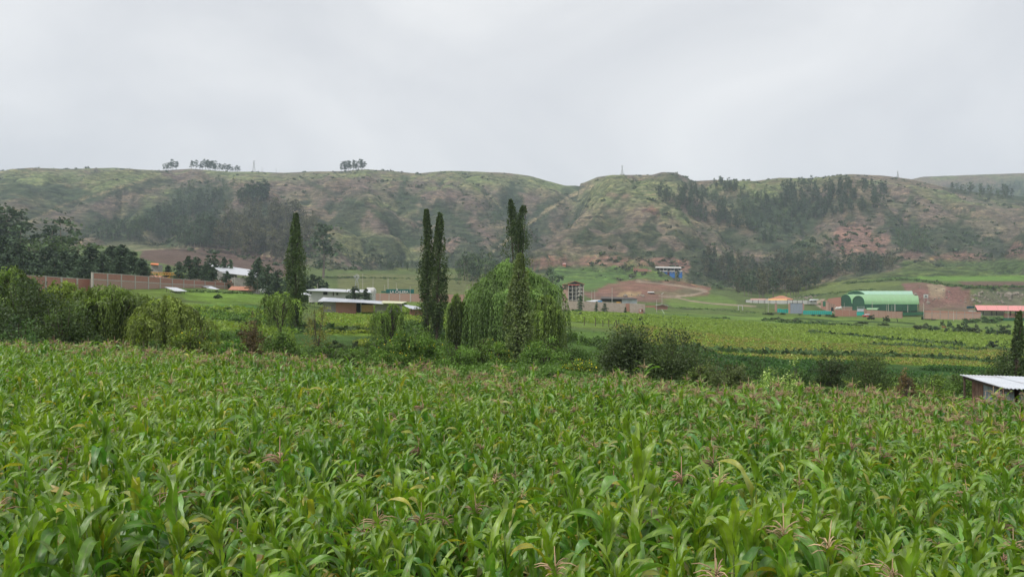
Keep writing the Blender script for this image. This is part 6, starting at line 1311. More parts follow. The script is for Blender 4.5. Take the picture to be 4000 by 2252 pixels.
# blue house and ruin on the slope
M_blue = mat('blue_wall_paint', (.045, .17, .46), .7, .12, 1)
g_ = hit(2610, 1076, 500); D = g_[1]; t = Thing('blue_house', pt(2610, 1072, D), 'long two level house with blue lower walls and white eaves on the green slope', 'house')
fbox(t, 'terrace_wall', M_dark, 2562, 2660, 1046, 1058, D + 5, 5, down=0); fbox(t, 'terrace_floor', M_concrete_dark, 2558, 2664, 1058, 1061, D + .6, 9, down=0)
q = MB(); q.sheet([pt(2559, 1044, D - .5), pt(2662, 1046, D - .5), pt(2660, 1042, D + 10), pt(2562, 1041, D + 10)], .45); t.part('upper_roof', q, M_white)
for X in (2564, 2577, 2591, 2605, 2620, 2633, 2648, 2658): fbox(t, 'post', M_white if X % 2 else M_concrete_dark, X, X + 1.6, 1046, 1058, D + .3, .3, down=0)
for X0, X1 in ((2559, 2606), (2616, 2636), (2650, 2665)):
    w_ = fbox(t, 'blue_wall', M_blue, X0, X1, 1059, 1072, D, 5, down=3); q = MB(); q.sheet([pt(X0 - 1, 1059, D - .8), pt(X1 + 1, 1059.5, D - .8), pt(X1, 1056, D + 2), pt(X0, 1055.5, D + 2)], .2); t.part('lower_roof', q, M_white)
    for k in range(max(1, int((X1 - X0) / 15))):
        X = X0 + 5 + k * 12; f_ = fbox(t, 'window', M_white, X, X + 6, 1061, 1065.5, D - .1, .12, down=0); fbox(t, 'pane', M_blue, X + 1, X + 5, 1061.5, 1064.4, D - .16, .08, parent=f_, down=0)
fbox(t, 'doorway', mat('maroon_door', (.12, .03, .04), .7, .1), 2607, 2615, 1061, 1072, D + .5, 4, down=2)
g_ = hit(2510, 1062, 500); D = g_[1]; t = Thing('brick_ruin', pt(2510, 1062, D), 'unfinished roofless brick house left of the blue house on the slope', 'house')
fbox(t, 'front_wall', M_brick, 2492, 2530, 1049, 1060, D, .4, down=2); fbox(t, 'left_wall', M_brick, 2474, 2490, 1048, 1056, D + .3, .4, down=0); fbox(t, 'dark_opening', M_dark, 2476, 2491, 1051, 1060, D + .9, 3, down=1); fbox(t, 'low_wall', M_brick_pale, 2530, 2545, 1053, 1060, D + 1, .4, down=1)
for X in (2475, 2481, 2491): fbox(t, 'column', M_brick, X, X + 2.2, 1041, 1060, D - .1, .5, down=1)
g_ = hit(2196, 1038, 500); D = g_[1]; t = Thing('red_hut', pt(2196, 1038, D), 'tiny orange red hut with a pale roof on the cut hillside above the willow', 'hut'); fbox(t, 'wall', mat('orange_wall', (.55, .13, .05), .8, .1), 2188, 2210, 1031, 1038, D, 4, down=1.5); q = MB(); q.sheet([pt(2187, 1031, D - .6), pt(2211, 1031, D - .6), pt(2210, 1027, D + 5), pt(2188, 1027, D + 5)], .25); t.part('roof', q, mat('pink_roof', (.62, .36, .32), .7, .1)); fbox(t, 'yard_wall', M_tile, 2180, 2210, 1036, 1040, D - 1.5, .3, down=1)
t = Thing('white_hut', pt(2150, 1034, D), 'tiny white hut left of the orange red hut on the cut hillside', 'hut'); fbox(t, 'wall', M_white, 2146, 2154, 1031, 1036, D, 3); q = MB(); q.sheet([pt(2145, 1031, D - .5), pt(2155, 1031, D - .5), pt(2154, 1029, D + 3), pt(2146, 1029, D + 3)], .2); t.part('roof', q, M_whitemetal)
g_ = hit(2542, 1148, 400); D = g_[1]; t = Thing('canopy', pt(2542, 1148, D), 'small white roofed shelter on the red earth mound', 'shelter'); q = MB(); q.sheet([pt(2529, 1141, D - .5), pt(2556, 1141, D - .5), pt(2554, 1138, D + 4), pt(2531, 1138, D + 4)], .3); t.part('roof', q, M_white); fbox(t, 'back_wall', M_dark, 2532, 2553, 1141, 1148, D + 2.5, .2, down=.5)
for X in (2531, 2542, 2554): fbox(t, 'post', M_wood, X, X + 1.5, 1141, 1148, D, .25, down=.8)
g_ = hit(2462, 1084, 400); D = g_[1]; t = Thing('tarpaulin', pt(2462, 1084, D), 'white sheet lying on the top edge of the red earth mound', 'sheet'); q = MB(); q.sheet([pt(2450, 1086, D - 3), pt(2462, 1085, D - 3), pt(2474, 1082, D + 2), pt(2466, 1081, D + 2)], .2); t.part('sheet', q, M_white)
# white enclosure with tiled house
D = 500; wc = [(X, 1171 + (X - 2912) * .004, 1183 + (X - 2912) * .002, D) for X in (2912, 2940, 2962, 2985, 3007, 3031, 3075, 3096, 3114, 3134, 3156)]
wall_run('white_wall', 'long white garden wall with dark posts around the tiled house', wc, M_white, M_dark, 'wall_panel', cap=False, cw=.25, colproud=.03)
t = Thing('tiled_house', pt(3050, 1183, 505), 'house with an orange hipped tile roof and yellow awning behind the white wall', 'house')
fbox(t, 'wall', M_white, 3003, 3096, 1166, 1183, 506, 9); z_ = 0
A, B, Rg = pt(2999, 1168, 504.5), pt(3100, 1168, 504.5), pt(3052, 1154, 511); Bk0, Bk1 = pt(3004, 1166, 517), pt(3094, 1166, 517)
R1, R2 = Rg + [-1.0, 0, 0], Rg + [1.0, 0, 0]
for nm, c_ in (('front_slope', (A, B, R2, R1)), ('back_slope', (Bk1, Bk0, R1, R2)), ('hip', (Bk0, A, R1, R1 + [0, .01, 0])), ('hip', (B, Bk1, R2 + [0, .01, 0], R2))): q = MB(); q.sheet([tuple(p) for p in c_], .15); t.part(nm, q, M_tile)
q = MB(); q.sheet([pt(2998, 1171, 502.5), pt(3075, 1171, 502.5), pt(3074, 1167, 505), pt(3001, 1167, 505)], .12); t.part('awning', q, mat('yellow_awning', (.85, .47, .14), .7, .08))
fbox(t, 'porch', mat('terracotta_wall', (.48, .20, .12), .8, .15), 3076, 3096, 1168, 1183, 504, 1.5)
for X in (3010, 3082, 3090): fbox(t, 'window', M_dark, X, X + 5, 1173, 1178, 503.95 if X > 3050 else 505.9, .1, down=0)
t = Thing('low_roof', pt(2960, 1168, 508), 'flat pinkish roof behind the left part of the white wall', 'roof'); q = MB(); q.sheet([pt(2928, 1171, 506), pt(2995, 1171, 506), pt(2990, 1165, 514), pt(2934, 1165, 514)], .2); t.part('roof', q, mat('faded_pink_tile', (.45, .27, .22), .8, .15)); fbox(t, 'wall', M_white, 2930, 2993, 1171, 1183, 507, 6)
t = Thing('white_hut', pt(3175, 1183, 500), 'small white hut with a slanting sheet roof at the right end of the white wall', 'hut'); fbox(t, 'wall', M_white, 3158, 3191, 1173, 1183, 500, 4); q = MB(); q.sheet([pt(3160, 1173, 498.5), pt(3196, 1170, 498.5), pt(3198, 1168, 505), pt(3164, 1168, 505)], .15); t.part('roof', q, M_whitemetal)
for X in (3167, 3182): fbox(t, 'window', M_dark, X, X + 4, 1174, 1178, 499.9, .1, down=0)
# goal posts
t = Thing('football_goal', pt(2890, 1210, 400), 'white football goal frame in the meadow left of the grey gate', 'goal'); D = 400; g0 = pt(2884, 1210, D)
for a, b_ in ((pt(2884, 1211, D), pt(2884, 1192, D)), (pt(2900, 1211, D), pt(2900, 1193, D)), (pt(2884, 1192, D), pt(2900, 1193, D)), (pt(2884, 1192, D), pt(2887, 1210, D + 3)), (pt(2900, 1193, D), pt(2902, 1210, D + 3))): q = MB(); q.tube([a, b_], .13, 5); t.part('bar', q, M_white)
pole(2989, 1168, 1216, 395, 'dark thin pole left of the pale pole in the meadow near the gate', .08, M_wood); pole(3001, 1160, 1222, 390, 'pale pole left of the grey gate', .12, arm=True); pole(3137, 1150, 1170, 470, 'thin pole behind the grey gate', .09)
# gate
D = 385; t = Thing('gate', pt(3110, 1225, D), 'tall blue grey sheet metal gate between brick piers', 'gate'); M_gate = mat('grey_blue_gate', (.26, .29, .36), .5, .07, 1, spec=.4)
for k in range(4): X0 = 3087.5 + k * 12; fbox(t, 'gate_panel', M_gate, X0 + .3, X0 + 11.7, 1185, 1224, D, .12, down=.1)
fbox(t, 'lintel', M_dark, 3085, 3138, 1183, 1185, D, .3, down=0)
for X in (3081, 3135.5): fbox(t, 'pier', M_brick_pale, X, X + 6, 1185, 1223, D - .15, .6, down=.5)
t = Thing('brick_pier', pt(3031, 1215, 392), 'tall pale brick pier standing alone left of the grey gate', 'pier'); fbox(t, 'pier', M_brick_pale, 3028.5, 3035, 1184, 1217, 392, .8, down=.5); fbox(t, 'cap', M_concrete, 3027.5, 3036, 1183, 1184.4, 391.8, 1.1, down=0)
M_turq = mat('turquoise_sheeting', (.03, .42, .36), .6, .1, 1.5)
def turq(cols, lab, D):
    t = Thing('sheet_fence', pt(cols[0][0], cols[0][2], D), lab, 'fence')
    for (X0, a0, b0), (X1, a1, b1) in zip(cols[:-1], cols[1:]):
        q = MB(); q.slab((xat(X0, D) + .02, D), (xat(X1, D) - .02, D + .02), zat(b0, D) - .3, zat(b1, D) - .3, zat(a0, D), zat(a1, D), .05); t.part('sheet', q, M_turq)
        q = MB(); q.tube([pt(X0, b0 + 2, D - .12), pt(X0, a0 + 2, D - .12)], .06, 4); t.part('post', q, M_wood)
turq([(3036, 1206, 1217), (3045, 1205, 1217), (3054, 1207, 1218), (3063, 1208, 1219), (3072, 1206, 1219), (3080, 1207, 1220)], 'short turquoise sheet fence left of the grey gate', 388)
turq([(3137 + 7.5 * k, 1212 + .12 * k + rnd.uniform(-.6, .6), 1225) for k in range(16)], 'long turquoise sheet fence right of the grey gate', 384)
# walls around the halls
D = 470; wc = [(3207, 1176, 1200, D), (3228, 1174, 1205, D - 5), (3237, 1166, 1208, D - 10), (3262, 1162, 1210, D - 15), (3285, 1160, 1212, D - 20)]
wall_run('brick_wall', 'stepped brick wall climbing to the left end of the green halls', wc, M_brick, M_brick_pale, cap=False, cw=None, th=.3)
t = Thing('green_door', pt(3220, 1195, 440), 'tall green door between pale piers left of the green halls', 'door'); fbox(t, 'door', mat('green_door', (.04, .16, .09), .6, .1), 3215, 3225, 1176, 1196, 440, .2, down=.5)
for X in (3208.5, 3226): fbox(t, 'pier', M_brick_pale, X, X + 5.5, 1173, 1198, 439.8, .7, down=.5)
st_ = [(3226, 1180), (3234, 1184), (3242, 1188), (3251, 1191), (3260, 1195)]
t = Thing('brick_wall', pt(3226, 1205, 425), 'pale wall going down in steps right of the tall green door', 'wall')
for (X0, Y0), (X1, Y1) in zip(st_[:-1], st_[1:]): q = MB(); q.slab((xat(X0, 425) + .02, 425), (xat(X1, 425), 424), zat(1213, 425), zat(1213, 425), zat(Y0, 425), zat(Y0, 425), .3); t.part('step_panel', q, M_brick_pale); q = MB(); q.slab((xat(X0, 425) + .02, 425), (xat(X1, 425), 424), zat(Y0, 425), zat(Y0, 425), zat(Y0, 425) + .15, zat(Y0, 425) + .15, .45); t.part('coping', q, M_concrete_dark)
wc = [(3262, 1210, 1230, 382), (3290, 1210.5, 1231, 382), (3318, 1211, 1231, 382), (3346, 1211.5, 1232, 382)]
wall_run('brick_wall', 'red brick wall between the turquoise fence and the blue sheet gate', wc, M_brick, M_brick_pale, cap=False, cw=.25)
t = Thing('brick_hut', pt(3312, 1210, 400), 'pale brick cube hut before the dark gable of the halls', 'hut'); fbox(t, 'wall', M_brick_pale, 3298, 3329, 1198, 1212, 400, 4); fbox(t, 'roof_edge', M_concrete, 3297, 3330, 1197, 1198.2, 399.7, 4.6, down=0)
t = Thing('sheet_gate', pt(3360, 1232, 381), 'patched gate of turquoise and grey sheets with a barred top', 'gate'); fbox(t, 'lower_sheet', M_turq, 3347, 3376, 1218, 1231, 380.8, .15, down=.2); fbox(t, 'middle_sheet', M_greymetal, 3348, 3375, 1206, 1216, 380.9, .12, down=0); fbox(t, 'middle_sheet', M_turq, 3376, 3398, 1221, 1230, 380.8, .12, down=0)
for Y in (1196.5, 1200, 1205): fbox(t, 'bar', M_steel, 3348, 3376, Y, Y + .9, 380.9, .1, down=0)
for X in (3348, 3375): fbox(t, 'post', M_steel, X, X + 1.4, 1196, 1231, 380.85, .2, down=.2)
wc = [(3376, 1206, 1234, 380), (3383, 1206, 1234, 380)]; wall_run('brick_pier', 'pale pier right of the patched sheet gate', wc, M_brick_pale, M_concrete, cap=False, cw=None, th=.5)
wc = [(3384, 1210, 1234, 379), (3405, 1211, 1235, 379), (3432, 1212, 1236, 379), (3460, 1214, 1237, 379), (3481, 1215, 1238, 379), (3500, 1215.5, 1238, 379), (3524, 1216, 1239, 379)]
wall_run('brick_wall', 'long pale pink brick wall in front of the green halls', wc, M_brick_pale, M_brick, cap=True, cw=.22)
t = Thing('green_mesh_fence', pt(3550, 1235, 378), 'dark green mesh fence right of the pale pink wall', 'fence'); M_gmesh = mat('dark_green_mesh', (.035, .12, .06), .8, .15)
for k in range(5): X0 = 3526 + k * 16.4; fbox(t, 'mesh_panel', M_gmesh, X0, X0 + 16, 1219 - k * .4, 1232 - k * .8, 378, .08, down=.3)
wc = [(3608 + 32 * k, 1211 + .8 * k, 1240 + .9 * k, 385 - 1.5 * k) for k in range(8)]
wall_run('brick_wall', 'long brick wall with grey top course left of the pink roofed shelter', wc, M_brick, M_concrete_dark, mid=.34, cw=.22, cap=False)
# green barrel halls
M_groof = mat('light_green_roof', (.25, .43, .22), .5, .05, .4, spec=.4); M_groof2 = mat('pale_green_roof', (.36, .56, .43), .5, .05, .4, spec=.4); M_gwall = mat('dark_green_cladding', (.030, .105, .060), .6, .12, .6); M_gtrim = mat('green_edge_trim', (.30, .62, .30), .5, .05)
def hall(lab, D, Xa, Xb, Xend, Ycrown, Yeave, Ybase, roofm, long_wall=True, depthshift=0, rx=None):
    """barrel vault: gable arch from Xa to Xb, running right to Xend"""
    t = Thing('green_hall', pt((Xa + Xend) / 2, Ybase, D), lab, 'hall')
    return t
ey = lambda Y, D: zat(Y, D)
def vault(lab, D0, wv, Xa, Xb, Xe, Yc, Ye, Yb, rm, end=True):
    """the axis runs to the right and slightly away; the gable faces left and to the front"""
    t = Thing('green_hall', pt((Xa + Xe) / 2, Yb, D0), lab, 'hall'); n = 28
    zc_, ze, zb_ = zat(Yc, D0), zat(Ye, D0), zat(Yb, D0) - 1
    a = np.array([xat(Xb, D0), D0]); b_ = np.array([xat(Xa, D0 + wv), D0 + wv])                 # gable foot, front and back
    L = xat(Xe, D0) - a[0]; ax = np.array([L, 1.5]); prof = []
    for i in range(n + 1):
        th = math.pi * i / n; s = (1 - math.cos(th)) / 2; h = math.sin(th) ** .82; prof.append((a + (b_ - a) * s, ze + (zc_ - ze) * h))
    far = []
    for (p, z), i in zip(prof, range(n + 1)):
        y_ = p[1] + 1.5; far.append((np.array([xat(Xe - 5 * math.sin(math.pi * i / n), y_), y_]), z))
    q = MB(); vs = [(*p, z) for p, z in prof] + [(*p, z) for p, z in far] + [(*p, z - .12) for p, z in prof] + [(*p, z - .12) for p, z in far]; m_ = n + 1
    q.add(vs, [(i, i + m_, i + m_ + 1, i + 1) for i in range(n)] + [(i + 2 * m_, i + 1 + 2 * m_, i + 1 + 3 * m_, i + 3 * m_) for i in range(n)] + [(i, i + 1, i + 1 + 2 * m_, i + 2 * m_) for i in range(n)]); t.part('vault_roof', q, rm)
    for nm, PR, off in (('gable_wall', prof, np.array([.25, .02])), ('far_gable_wall', far, np.array([-.25, -.02]))):
        q = MB(); f_ = [(*(p + off), z - .14) for p, z in PR] + [(*(PR[-1][0] + off), zb_), (*(PR[0][0] + off), zb_)]; q.add(f_, [tuple(range(len(f_)))]); t.part(nm, q, M_gwall)
    q = MB(); q.slab(a + [.3, .05], a + ax + [-.3, .05], zb_ + 1.3, zb_ + 1.3, ze - .16, ze - .16, .12); t.part('long_wall', q, M_gwall)
    q = MB(); q.slab(a + [.3, .25], a + ax + [-.3, .25], zb_, zb_, zb_ + 1.28, zb_ + 1.28, .12); t.part('plinth', q, M_dark)
    q = MB(); q.slab(a + [-.05, -.08], a + ax + [0, -.08], ze - .14, ze - .14, ze + .12, ze + .12, .1); t.part('eave_trim', q, M_gtrim)
    for k in range(1, 9):
        f_ = k / 9; q = MB(); q.tube([np.array([*(p0 + (p1 - p0) * f_), z + .02]) for (p0, z), (p1, _) in list(zip(prof, far))[:n // 2 + 3]], .045, 3); t.part('roof_seam', q, M_gtrim)
    for k in range(1, 7):
        f_ = k / 7; p = a + ax * f_; q = MB(); q.box(p[0] - .12, p[0] + .12, p[1] - .12, p[1] - .02, zb_, ze - .2); t.part('wall_post', q, M_steel if k == 4 else M_gwall)
    q = MB(); q.tube([np.array([*(p + [.02, -.03]), z + .0]) for p, z in prof], .12, 4); t.part('arch_trim', q, M_gtrim)
    return t
vault('rearmost green hall with the palest roof', 462, 14, 3305, 3380, 3568, 1135.5, 1158, 1208, M_groof2)
vault('left one of the two front green barrel halls', 447, 13, 3281, 3326, 3576, 1149, 1181, 1212, M_groof)
vault('right front green barrel hall with the long light green roof', 426, 17, 3329, 3378, 3591, 1154, 1186, 1216, M_groof)
t = Thing('small_canopy', pt(3405, 1208, 400), 'low light green curved canopy before the right front hall', 'canopy'); q = MB()
pr = [(pt(3384, 1208, 398)), (pt(3387, 1204, 399)), (pt(3392, 1202, 401))]; dx = px(42, 400)
for p_, r__ in zip(pr[:-1], pr[1:]): q.sheet([tuple(p_ + [0, 0, 0]), tuple(p_ + [dx, 0, 0]), tuple(r__ + [dx, 0, 0]), tuple(r__)], .1)
q.sheet([tuple(pt(3388, 1208.5, 397)), tuple(pt(3427, 1209, 397)), tuple(pt(3426, 1203.5, 401)), tuple(pt(3385, 1202, 401))], .1); t.part('roof', q, M_groof); fbox(t, 'wall', M_gwall, 3386, 3425, 1208.5, 1216, 398, 2)
for X, Yt, Yb, D, lab, r in ((3298, 1181, 1200, 398, 'green pole at the left hall gable', .08), (3407, 1178, 1212, 396, 'pale pole before the small green canopy', .13), (3463, 1190, 1216, 394, 'thin pole left of the thick pale one before the halls', .09), (3470, 1186, 1216, 394, 'thick pale pole before the middle of the halls', .15), (3484, 1190, 1212, 396, 'short pale pole before the middle of the halls', .08), (3494, 1185, 1216, 394, 'slightly leaning pale pole before the halls', .11), (3546, 1190, 1220, 390, 'pole near the right end of the front hall', .14), (3608, 1182, 1226, 384, 'concrete pole between the halls and the long brick wall', .16), (3938, 1190, 1238, 370, 'thin pale pole before the pink roofed shelter', .1), (3992, 1194, 1250, 366, 'thicker pole at the right edge before the pink roofed shelter', .14), (3725, 1214, 1248, 372, 'dark post before the long brick wall', .12)): pole(X, Yt, Yb, D, lab, r)
D = 400; t = Thing('tarp_heap', pt(3275, 1208, D), 'pale tarpaulin covered heap behind the red brick wall left of the halls', 'heap')
q = MB(); q.tube([pt(3262, 1206, D), pt(3268, 1203, D), pt(3278, 1203.5, D), pt(3284, 1201, D), pt(3290, 1207, D)], [.3, .75, .7, .85, .2], 7); t.part('cover', q, M_white, None)
t = Thing('hooded_oven', pt(3252, 1213, 384), 'dark domed oven like shape at the end of the turquoise fence', 'oven'); q = MB(); c_ = pt(3251, 1214, 384); q.tube([c_, c_ + [0, 0, 1.0], c_ + [0, 0, 1.6], c_ + [0, 0, 1.95]], [.62, .6, .42, .08], 10); t.part('dome', q, M_dark)
# red car
D = 374; t = Thing('red_car', pt(3385, 1236, D), 'small red car parked at the patched sheet gate, half behind a bush', 'car'); M_car = mat('red_car_paint', (.50, .035, .03), .3, .05, 1, spec=.6); c_ = pt(3373, 1238, D)
q = MB(); L_ = 4.0
prof_ = [(0, .35), (0, .85), (.5, .95), (1.0, 1.0), (3.4, 1.0), (3.95, .9), (4.0, .4)]; vs = [(c_[0] + x, c_[1], c_[2] + z) for x, z in prof_] + [(c_[0] + x, c_[1] + 1.6, c_[2] + z) for x, z in prof_]; n_p = len(prof_)
q.add(vs, [tuple(range(n_p)), tuple(range(2 * n_p - 1, n_p - 1, -1))] + [(i, i + n_p, (i + 1) % n_p + n_p, (i + 1) % n_p) for i in range(n_p)]); bdy = t.part('body', q, M_car)
q = MB(); q.hexa([(c_[0] + .9, c_[1] + .1, c_[2] + 1), (c_[0] + 3.2, c_[1] + .1, c_[2] + 1), (c_[0] + 3.2, c_[1] + 1.5, c_[2] + 1), (c_[0] + .9, c_[1] + 1.5, c_[2] + 1), (c_[0] + 1.5, c_[1] + .2, c_[2] + 1.45), (c_[0] + 2.9, c_[1] + .2, c_[2] + 1.45), (c_[0] + 2.9, c_[1] + 1.4, c_[2] + 1.45), (c_[0] + 1.5, c_[1] + 1.4, c_[2] + 1.45)]); t.part('cabin', q, M_whitemetal)
for x in (.8, 3.2):
    for y in (0, 1.45): q = MB(); q.tube([(c_[0] + x, c_[1] - .03 + y, c_[2] + .33), (c_[0] + x, c_[1] + .18 + y, c_[2] + .33)], .33, 12); t.part('wheel', q, M_dark)
# pink roofed shelter
D = 392; t = Thing('open_shelter', pt(3900, 1245, D), 'long open shelter with a salmon pink sheet roof at the right edge', 'shelter'); M_pink = mat('salmon_sheet_roof', (.74, .30, .28), .55, .05, .5)
A, B, C_, D_ = pt(3818, 1211, D - 3), pt(4060, 1214.5, D - 3), pt(4060, 1194, D + 6), pt(3807, 1191, D + 6)
for k in range(6): u0, u1 = k / 6 + .001, (k + 1) / 6 - .001; t.part('roof_sheet', corr(A + (B - A) * u0, A + (B - A) * u1, D_ + (C_ - D_) * u1, D_ + (C_ - D_) * u0, 1.0, .03), M_pink)
fbox(t, 'fascia', M_dark, 3816, 4060, 1212.5, 1215.5, D - 2.4, .2, down=0)
for X in (3783, 3802, 3817, 3840, 3874, 3892, 3947, 3967): fbox(t, 'post', M_dark if X > 3810 else M_concrete_dark, X, X + 2.2, 1213, 1232, D - 2, .35, down=1.5)
fbox(t, 'back_wall', M_white, 3784, 3842, 1212, 1226, D + 5, .3); fbox(t, 'back_wall', M_concrete, 3843, 3925, 1217, 1233, D + 4, .3); fbox(t, 'brick_infill', M_brick, 3922, 3960, 1222, 1240, D - 1.5, .3); fbox(t, 'brick_infill', M_brick, 3962, 4050, 1222, 1240, D - 1.5, .3); fbox(t, 'green_base', M_gmesh, 3918, 4060, 1240, 1252, D - 3, .2)
q = MB(); q.add([tuple(pt(3807, 1191, D + 6)), tuple(pt(3818, 1211, D - 3)), tuple(pt(3812, 1212, D + 5))], [(0, 1, 2)]); t.part('gable_edge', q, M_dark)
t = Thing('blue_tarp', pt(3800, 1200, 405), 'crumpled bright blue tarpaulin at the left end of the pink roofed shelter', 'tarpaulin'); q = MB(); rr_ = random.Random(4); gr = [[pt(3776 + 6 * i, 1196 + 2.6 * j + rr_.uniform(-1, 1) - (i * .4 if j == 0 else 0), 402 + j * 1 + rr_.uniform(-.5, .5)) for i in range(6)] for j in range(4)]
q.add([p for r__ in gr for p in r__], [(j * 6 + i, j * 6 + i + 1, j * 6 + i + 7, j * 6 + i + 6) for j in range(3) for i in range(5)]); t.part('sheet', q, mat('blue_tarpaulin', (.04, .22, .75), .5, .3, 1))
t = Thing('notice_board', pt(3615, 1162, 470), 'white square board with a dark mark standing before the quarry face', 'board'); fbox(t, 'panel', M_white, 3608, 3626, 1149, 1163, 470, .2, down=0); q = MB(); a_, b_, c_ = pt(3612, 1159, 469.8), pt(3622, 1159, 469.8), pt(3617, 1152, 469.8); q.add([a_, b_, c_, a_ - [0, -.05, 0]], [(0, 1, 2)]); t.part('mark', q, M_dark)
for X in (3610, 3624): fbox(t, 'leg', M_steel, X, X + 1, 1163, 1178, 470.05, .12, down=1)

# near tin shed on the right
t = Thing('tin_shed', (20, 33, -6.2 + CZ), 'small shed with bright corrugated tin roof and rusty planks at the right maize edge', 'shed')
P1 = np.array([20.05, 36.0, zat(1462, 36)]); P2 = np.array([17.83, 29.0, zat(1516, 29)]); ri = np.array([7.6, -2.4, -.10]) 
M_tin = mat('bright_tin', (.62, .65, .70), .38, .10, 1.2, spec=.6, dirt=(.36, .33, .31), dirt_amt=.6)
for k in range(9):
    u0, u1 = k / 9, (k + 1) / 9 - .002; dz = .012 * (k % 2)
    t.part('roof_sheet', corr(P2 + ri * 1.5 * u0 + [0, 0, dz], P2 + ri * 1.5 * u1 + [0, 0, dz], P1 + ri * 1.5 * u1 + [0, 0, dz], P1 + ri * 1.5 * u0 + [0, 0, dz], .13, .018), M_tin)
vd_ = (P1 - P2); 
q = MB(); q.slab(P2 + ri * .02 + [0, 0, 0], P1 + ri * .02, P2[2] - .16, P1[2] - .16, P2[2] - .04, P1[2] - .04, .08); t.part('verge_board', q, M_wood)
M_rust = mat('rusty_planks', (.20, .115, .075), .85, .45, 3, dirt=(.36, .27, .2)); M_bluegrey = mat('weathered_blue_sheet', (.30, .36, .38), .6, .2, 2, dirt=(.26, .20, .15), dirt_amt=.5)
wa, wb = P2 + vd_ * .08 + ri * .05, P2 + vd_ * .93 + ri * .05; nseg = 16
for k in range(nseg):
    a_, b_ = wa + (wb - wa) * (k / nseg), wa + (wb - wa) * ((k + 1) / nseg - .003); q = MB(); q.slab(a_, b_, a_[2] - 2.6, b_[2] - 2.6, a_[2] - .12, b_[2] - .12, .03 + .012 * (k % 2)); t.part('plank' if k >= nseg - 5 else 'wall_sheet', q, M_rust if k >= nseg - 5 else M_bluegrey)
fa = P2 + vd_ * .08 + ri * .07; q = MB(); q.slab(fa, fa + ri * 1.4, fa[2] - 2.6, fa[2] - 2.7, fa[2] - .12, fa[2] - .25, .04); t.part('front_wall', q, M_bluegrey)
ba = P2 + vd_ * .93 + ri * .07; q = MB(); q.slab(ba, ba + ri * 1.4, ba[2] - 2.6, ba[2] - 2.7, ba[2] - .12, ba[2] - .25, .04); t.part('rear_wall', q, M_rust)
for s in (.1, .93): p_ = P2 + vd_ * s; q = MB(); q.tube([p_ + [.1, 0, -2.7], p_ + [.1, 0, -.06]], .05, 6); t.part('corner_post', q, M_wood)
# pylons on the crest
def pylon(X, Ytop, H, label, arms=3, D=None):
    ci = int(np.argmin(np.abs(colX - X))); i = int(np.argmin(PY[(rowD > 900) & (rowD < 1900), ci])) + int(np.searchsorted(rowD, 900)); g_ = on_ground(X, rowD[i]); H = zat(Ytop, rowD[i]) - g_[2]
    t = Thing('pylon', g_, label, 'pylon'); w = H * .13; m_ = M_steel
    for s in (-1, 1):
        for u in (-1, 1): q = MB(); q.tube([g_ + [s * w, u * w, -1], g_ + [s * w * .3, u * w * .3, H * .62], g_ + [s * w * .12, 0, H]], .22, 4); t.part('leg', q, m_)
    for k in range(5): z0, z1 = H * k * .13, H * (k + 1) * .13; a0, a1 = w * (1 - .75 * z0 / H), w * (1 - .75 * z1 / H); q = MB(); q.tube([g_ + [-a0, -a0, z0], g_ + [a1, -a1, z1]], .12, 4); q.tube([g_ + [a0, -a0, z0], g_ + [-a1, -a1, z1]], .12, 4); t.part('bracing', q, m_)
    for k in range(arms): z = H * (.97 - .15 * k); q = MB(); q.tube([g_ + [-w * 1.0, 0, z], g_ + [w * 1.0, 0, z]], .2, 4); t.part('crossarm', q, m_)
pylon(992, 627, 20, 'tallest lattice pylon on the skyline left of the dense clump'); pylon(2430, 646, 18, 'slender lattice pylon on the crest right of the saddle', 2); pylon(3507, 668, 14, 'small lattice pylon on the right crest', 2)
for X, Yt, lab in ((1022, 652, 'left short mast of the pair right of the tallest pylon'), (1027, 652, 'right short mast of the pair right of the tallest pylon'), (1079, 655, 'lone short mast farther right of the tallest pylon')):
    ci = int(np.argmin(np.abs(colX - X))); i = int(np.argmin(PY[(rowD > 900) & (rowD < 1900), ci])) + int(np.searchsorted(rowD, 900)); pole(X, Yt, PY[i, ci], rowD[i], lab, .3, M_steel, name='mast')
# power lines
M_cable = mat('black_cable', (.03, .03, .03), .6, .05)
def cable(a, b_, sag, lab):
    t = Thing('cable', a, lab, 'cable'); q = MB(); q.tube([a + (b_ - a) * s - [0, 0, sag * 4 * s * (1 - s)] for s in np.linspace(0, 1, 9)], .035, 3); t.part('wire', q, M_cable)
cable(pt(3407, 1179, 396), pt(3494, 1186, 394), .5, 'power line strung between the poles before the green halls'); cable(pt(1417, 1070, 260), pt(1516, 1084, 262), .5, 'power line from the tall pale pole to the thick pole at the sign'); cable(pt(1516, 1084, 262), pt(1640, 1114, 232), .6, 'power line from the thick pole at the sign to the twin poplars')

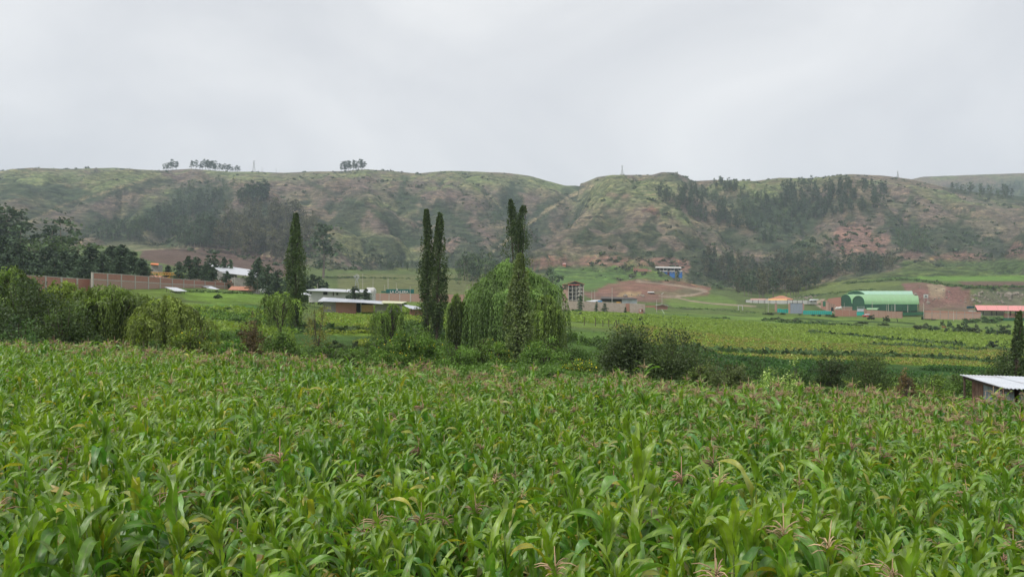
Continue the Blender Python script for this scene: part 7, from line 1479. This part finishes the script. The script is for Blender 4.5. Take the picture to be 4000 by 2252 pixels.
# ------------------------------------------------------------------ people and the calf
M_darkcloth = mat('dark_clothes', (.018, .018, .022), .9, .2); M_skin = mat('skin', (.30, .16, .10), .6, .05); M_calf = mat('brown_hide', (.33, .12, .045), .8, .15)
def skinned(name, joints, edges, m, parent, root=0):
    me = bpy.data.meshes.new(name); me.from_pydata([j[0] for j in joints], edges, []); me.materials.append(m); o = link(name, me, parent)
    md = o.modifiers.new('skin', 'SKIN'); 
    if not me.skin_vertices: 
        bpy.context.view_layer.objects.active = o
    sv = me.skin_vertices[0].data if len(me.skin_vertices) else me.attributes
    for i, j in enumerate(joints): r = j[1]; sv[i].radius = (r, r)
    sv[root].use_root = True; s = o.modifiers.new('subd', 'SUBSURF'); s.levels = 1; s.render_levels = 1
    dgg = bpy.context.evaluated_depsgraph_get(); m2 = bpy.data.meshes.new_from_object(o.evaluated_get(dgg)); o.modifiers.clear(); o.data = m2; return o
def person(loc, lean, label, face=0):
    e = empty('person', loc, label, 'person', None, face); l_ = lean
    J = [((0, 0, .92), .16), ((l_ * .25, 0, 1.18), .15), ((l_ * .55, 0, 1.40), .17), ((l_ * .65, 0, 1.50), .07), ((l_ * .75, 0, 1.62), .105), ((l_ * .78, 0, 1.70), .09),
         ((0, .11, .85), .10), ((.05, .13, .47), .075), ((0, .13, .06), .05), ((.13, .13, .03), .04), ((0, -.11, .85), .10), ((-.04, -.13, .47), .075), ((-.10, -.13, .06), .05), ((.03, -.13, .03), .04),
         ((l_ * .55, .20, 1.38), .07), ((l_ * .75 + .05, .24, 1.10), .05), ((l_ * .95 + .22, .20, .92), .04), ((l_ * .55, -.20, 1.38), .07), ((l_ * .75 + .05, -.24, 1.10), .05), ((l_ * .95 + .22, -.20, .92), .04)]
    E_ = [(0, 1), (1, 2), (2, 3), (3, 4), (4, 5), (0, 6), (6, 7), (7, 8), (8, 9), (0, 10), (10, 11), (11, 12), (12, 13), (2, 14), (14, 15), (15, 16), (2, 17), (17, 18), (18, 19)]
    try: skinned('body', J, E_, M_darkcloth, e)
    except Exception as ex:
        print('skin failed', ex); q = MB(); 
        for a_, b_ in E_: q.tube([J[a_][0], J[b_][0]], [J[a_][1], J[b_][1]], 8)
        link('body', q.mesh('body', M_darkcloth), e)
    q = MB(); h_ = np.array(J[5][0]); q.tube([h_ + [0, 0, -.02], h_ + [0, 0, .04], h_ + [0, 0, .10]], [.17, .11, .07], 10); link('hat', q.mesh('hat', M_darkcloth), e); return e
person(on_ground(3694, 306), -.45, 'person in dark clothes leaning over the brown calf in the right meadow')
person(on_ground(3506, 352), .35, 'person in dark clothes walking past the right end of the pale pink wall', 2.6)
g_ = on_ground(3688, 305.5) + [0, 0, 0]; e = empty('calf', g_, 'small reddish brown calf beside the leaning person in the right meadow', 'calf')
J = [((.45, 0, .85), .20), ((0, 0, .82), .21), ((-.45, 0, .86), .20), ((-.70, 0, 1.02), .12), ((-.86, 0, 1.15), .10), ((-1.08, 0, 1.05), .06),
     ((.5, .12, .62), .10), ((.56, .12, .36), .05), ((.52, .12, .04), .04), ((.5, -.12, .62), .10), ((.56, -.12, .36), .05), ((.50, -.12, .04), .04), ((-.48, .12, .60), .08), ((-.47, .12, .32), .05), ((-.48, .12, .04), .04), ((-.48, -.12, .60), .08), ((-.47, -.12, .32), .05), ((-.50, -.12, .04), .04), ((.66, 0, .80), .03), ((.70, 0, .45), .025)]
E_ = [(0, 1), (1, 2), (2, 3), (3, 4), (4, 5), (0, 6), (6, 7), (7, 8), (0, 9), (9, 10), (10, 11), (2, 12), (12, 13), (13, 14), (2, 15), (15, 16), (16, 17), (0, 18), (18, 19)]
try: skinned('body', J, E_, M_calf, e, 1)
except Exception as ex: print('skin failed', ex)
for s in (-1, 1): q = MB(); q.add([(-.84, s * .08, 1.2), (-.80, s * .24, 1.24), (-.78, s * .10, 1.13), (-.80, s * .16, 1.16)], [(0, 1, 2), (2, 1, 3)]); link('ear', q.mesh('ear', M_calf), e)
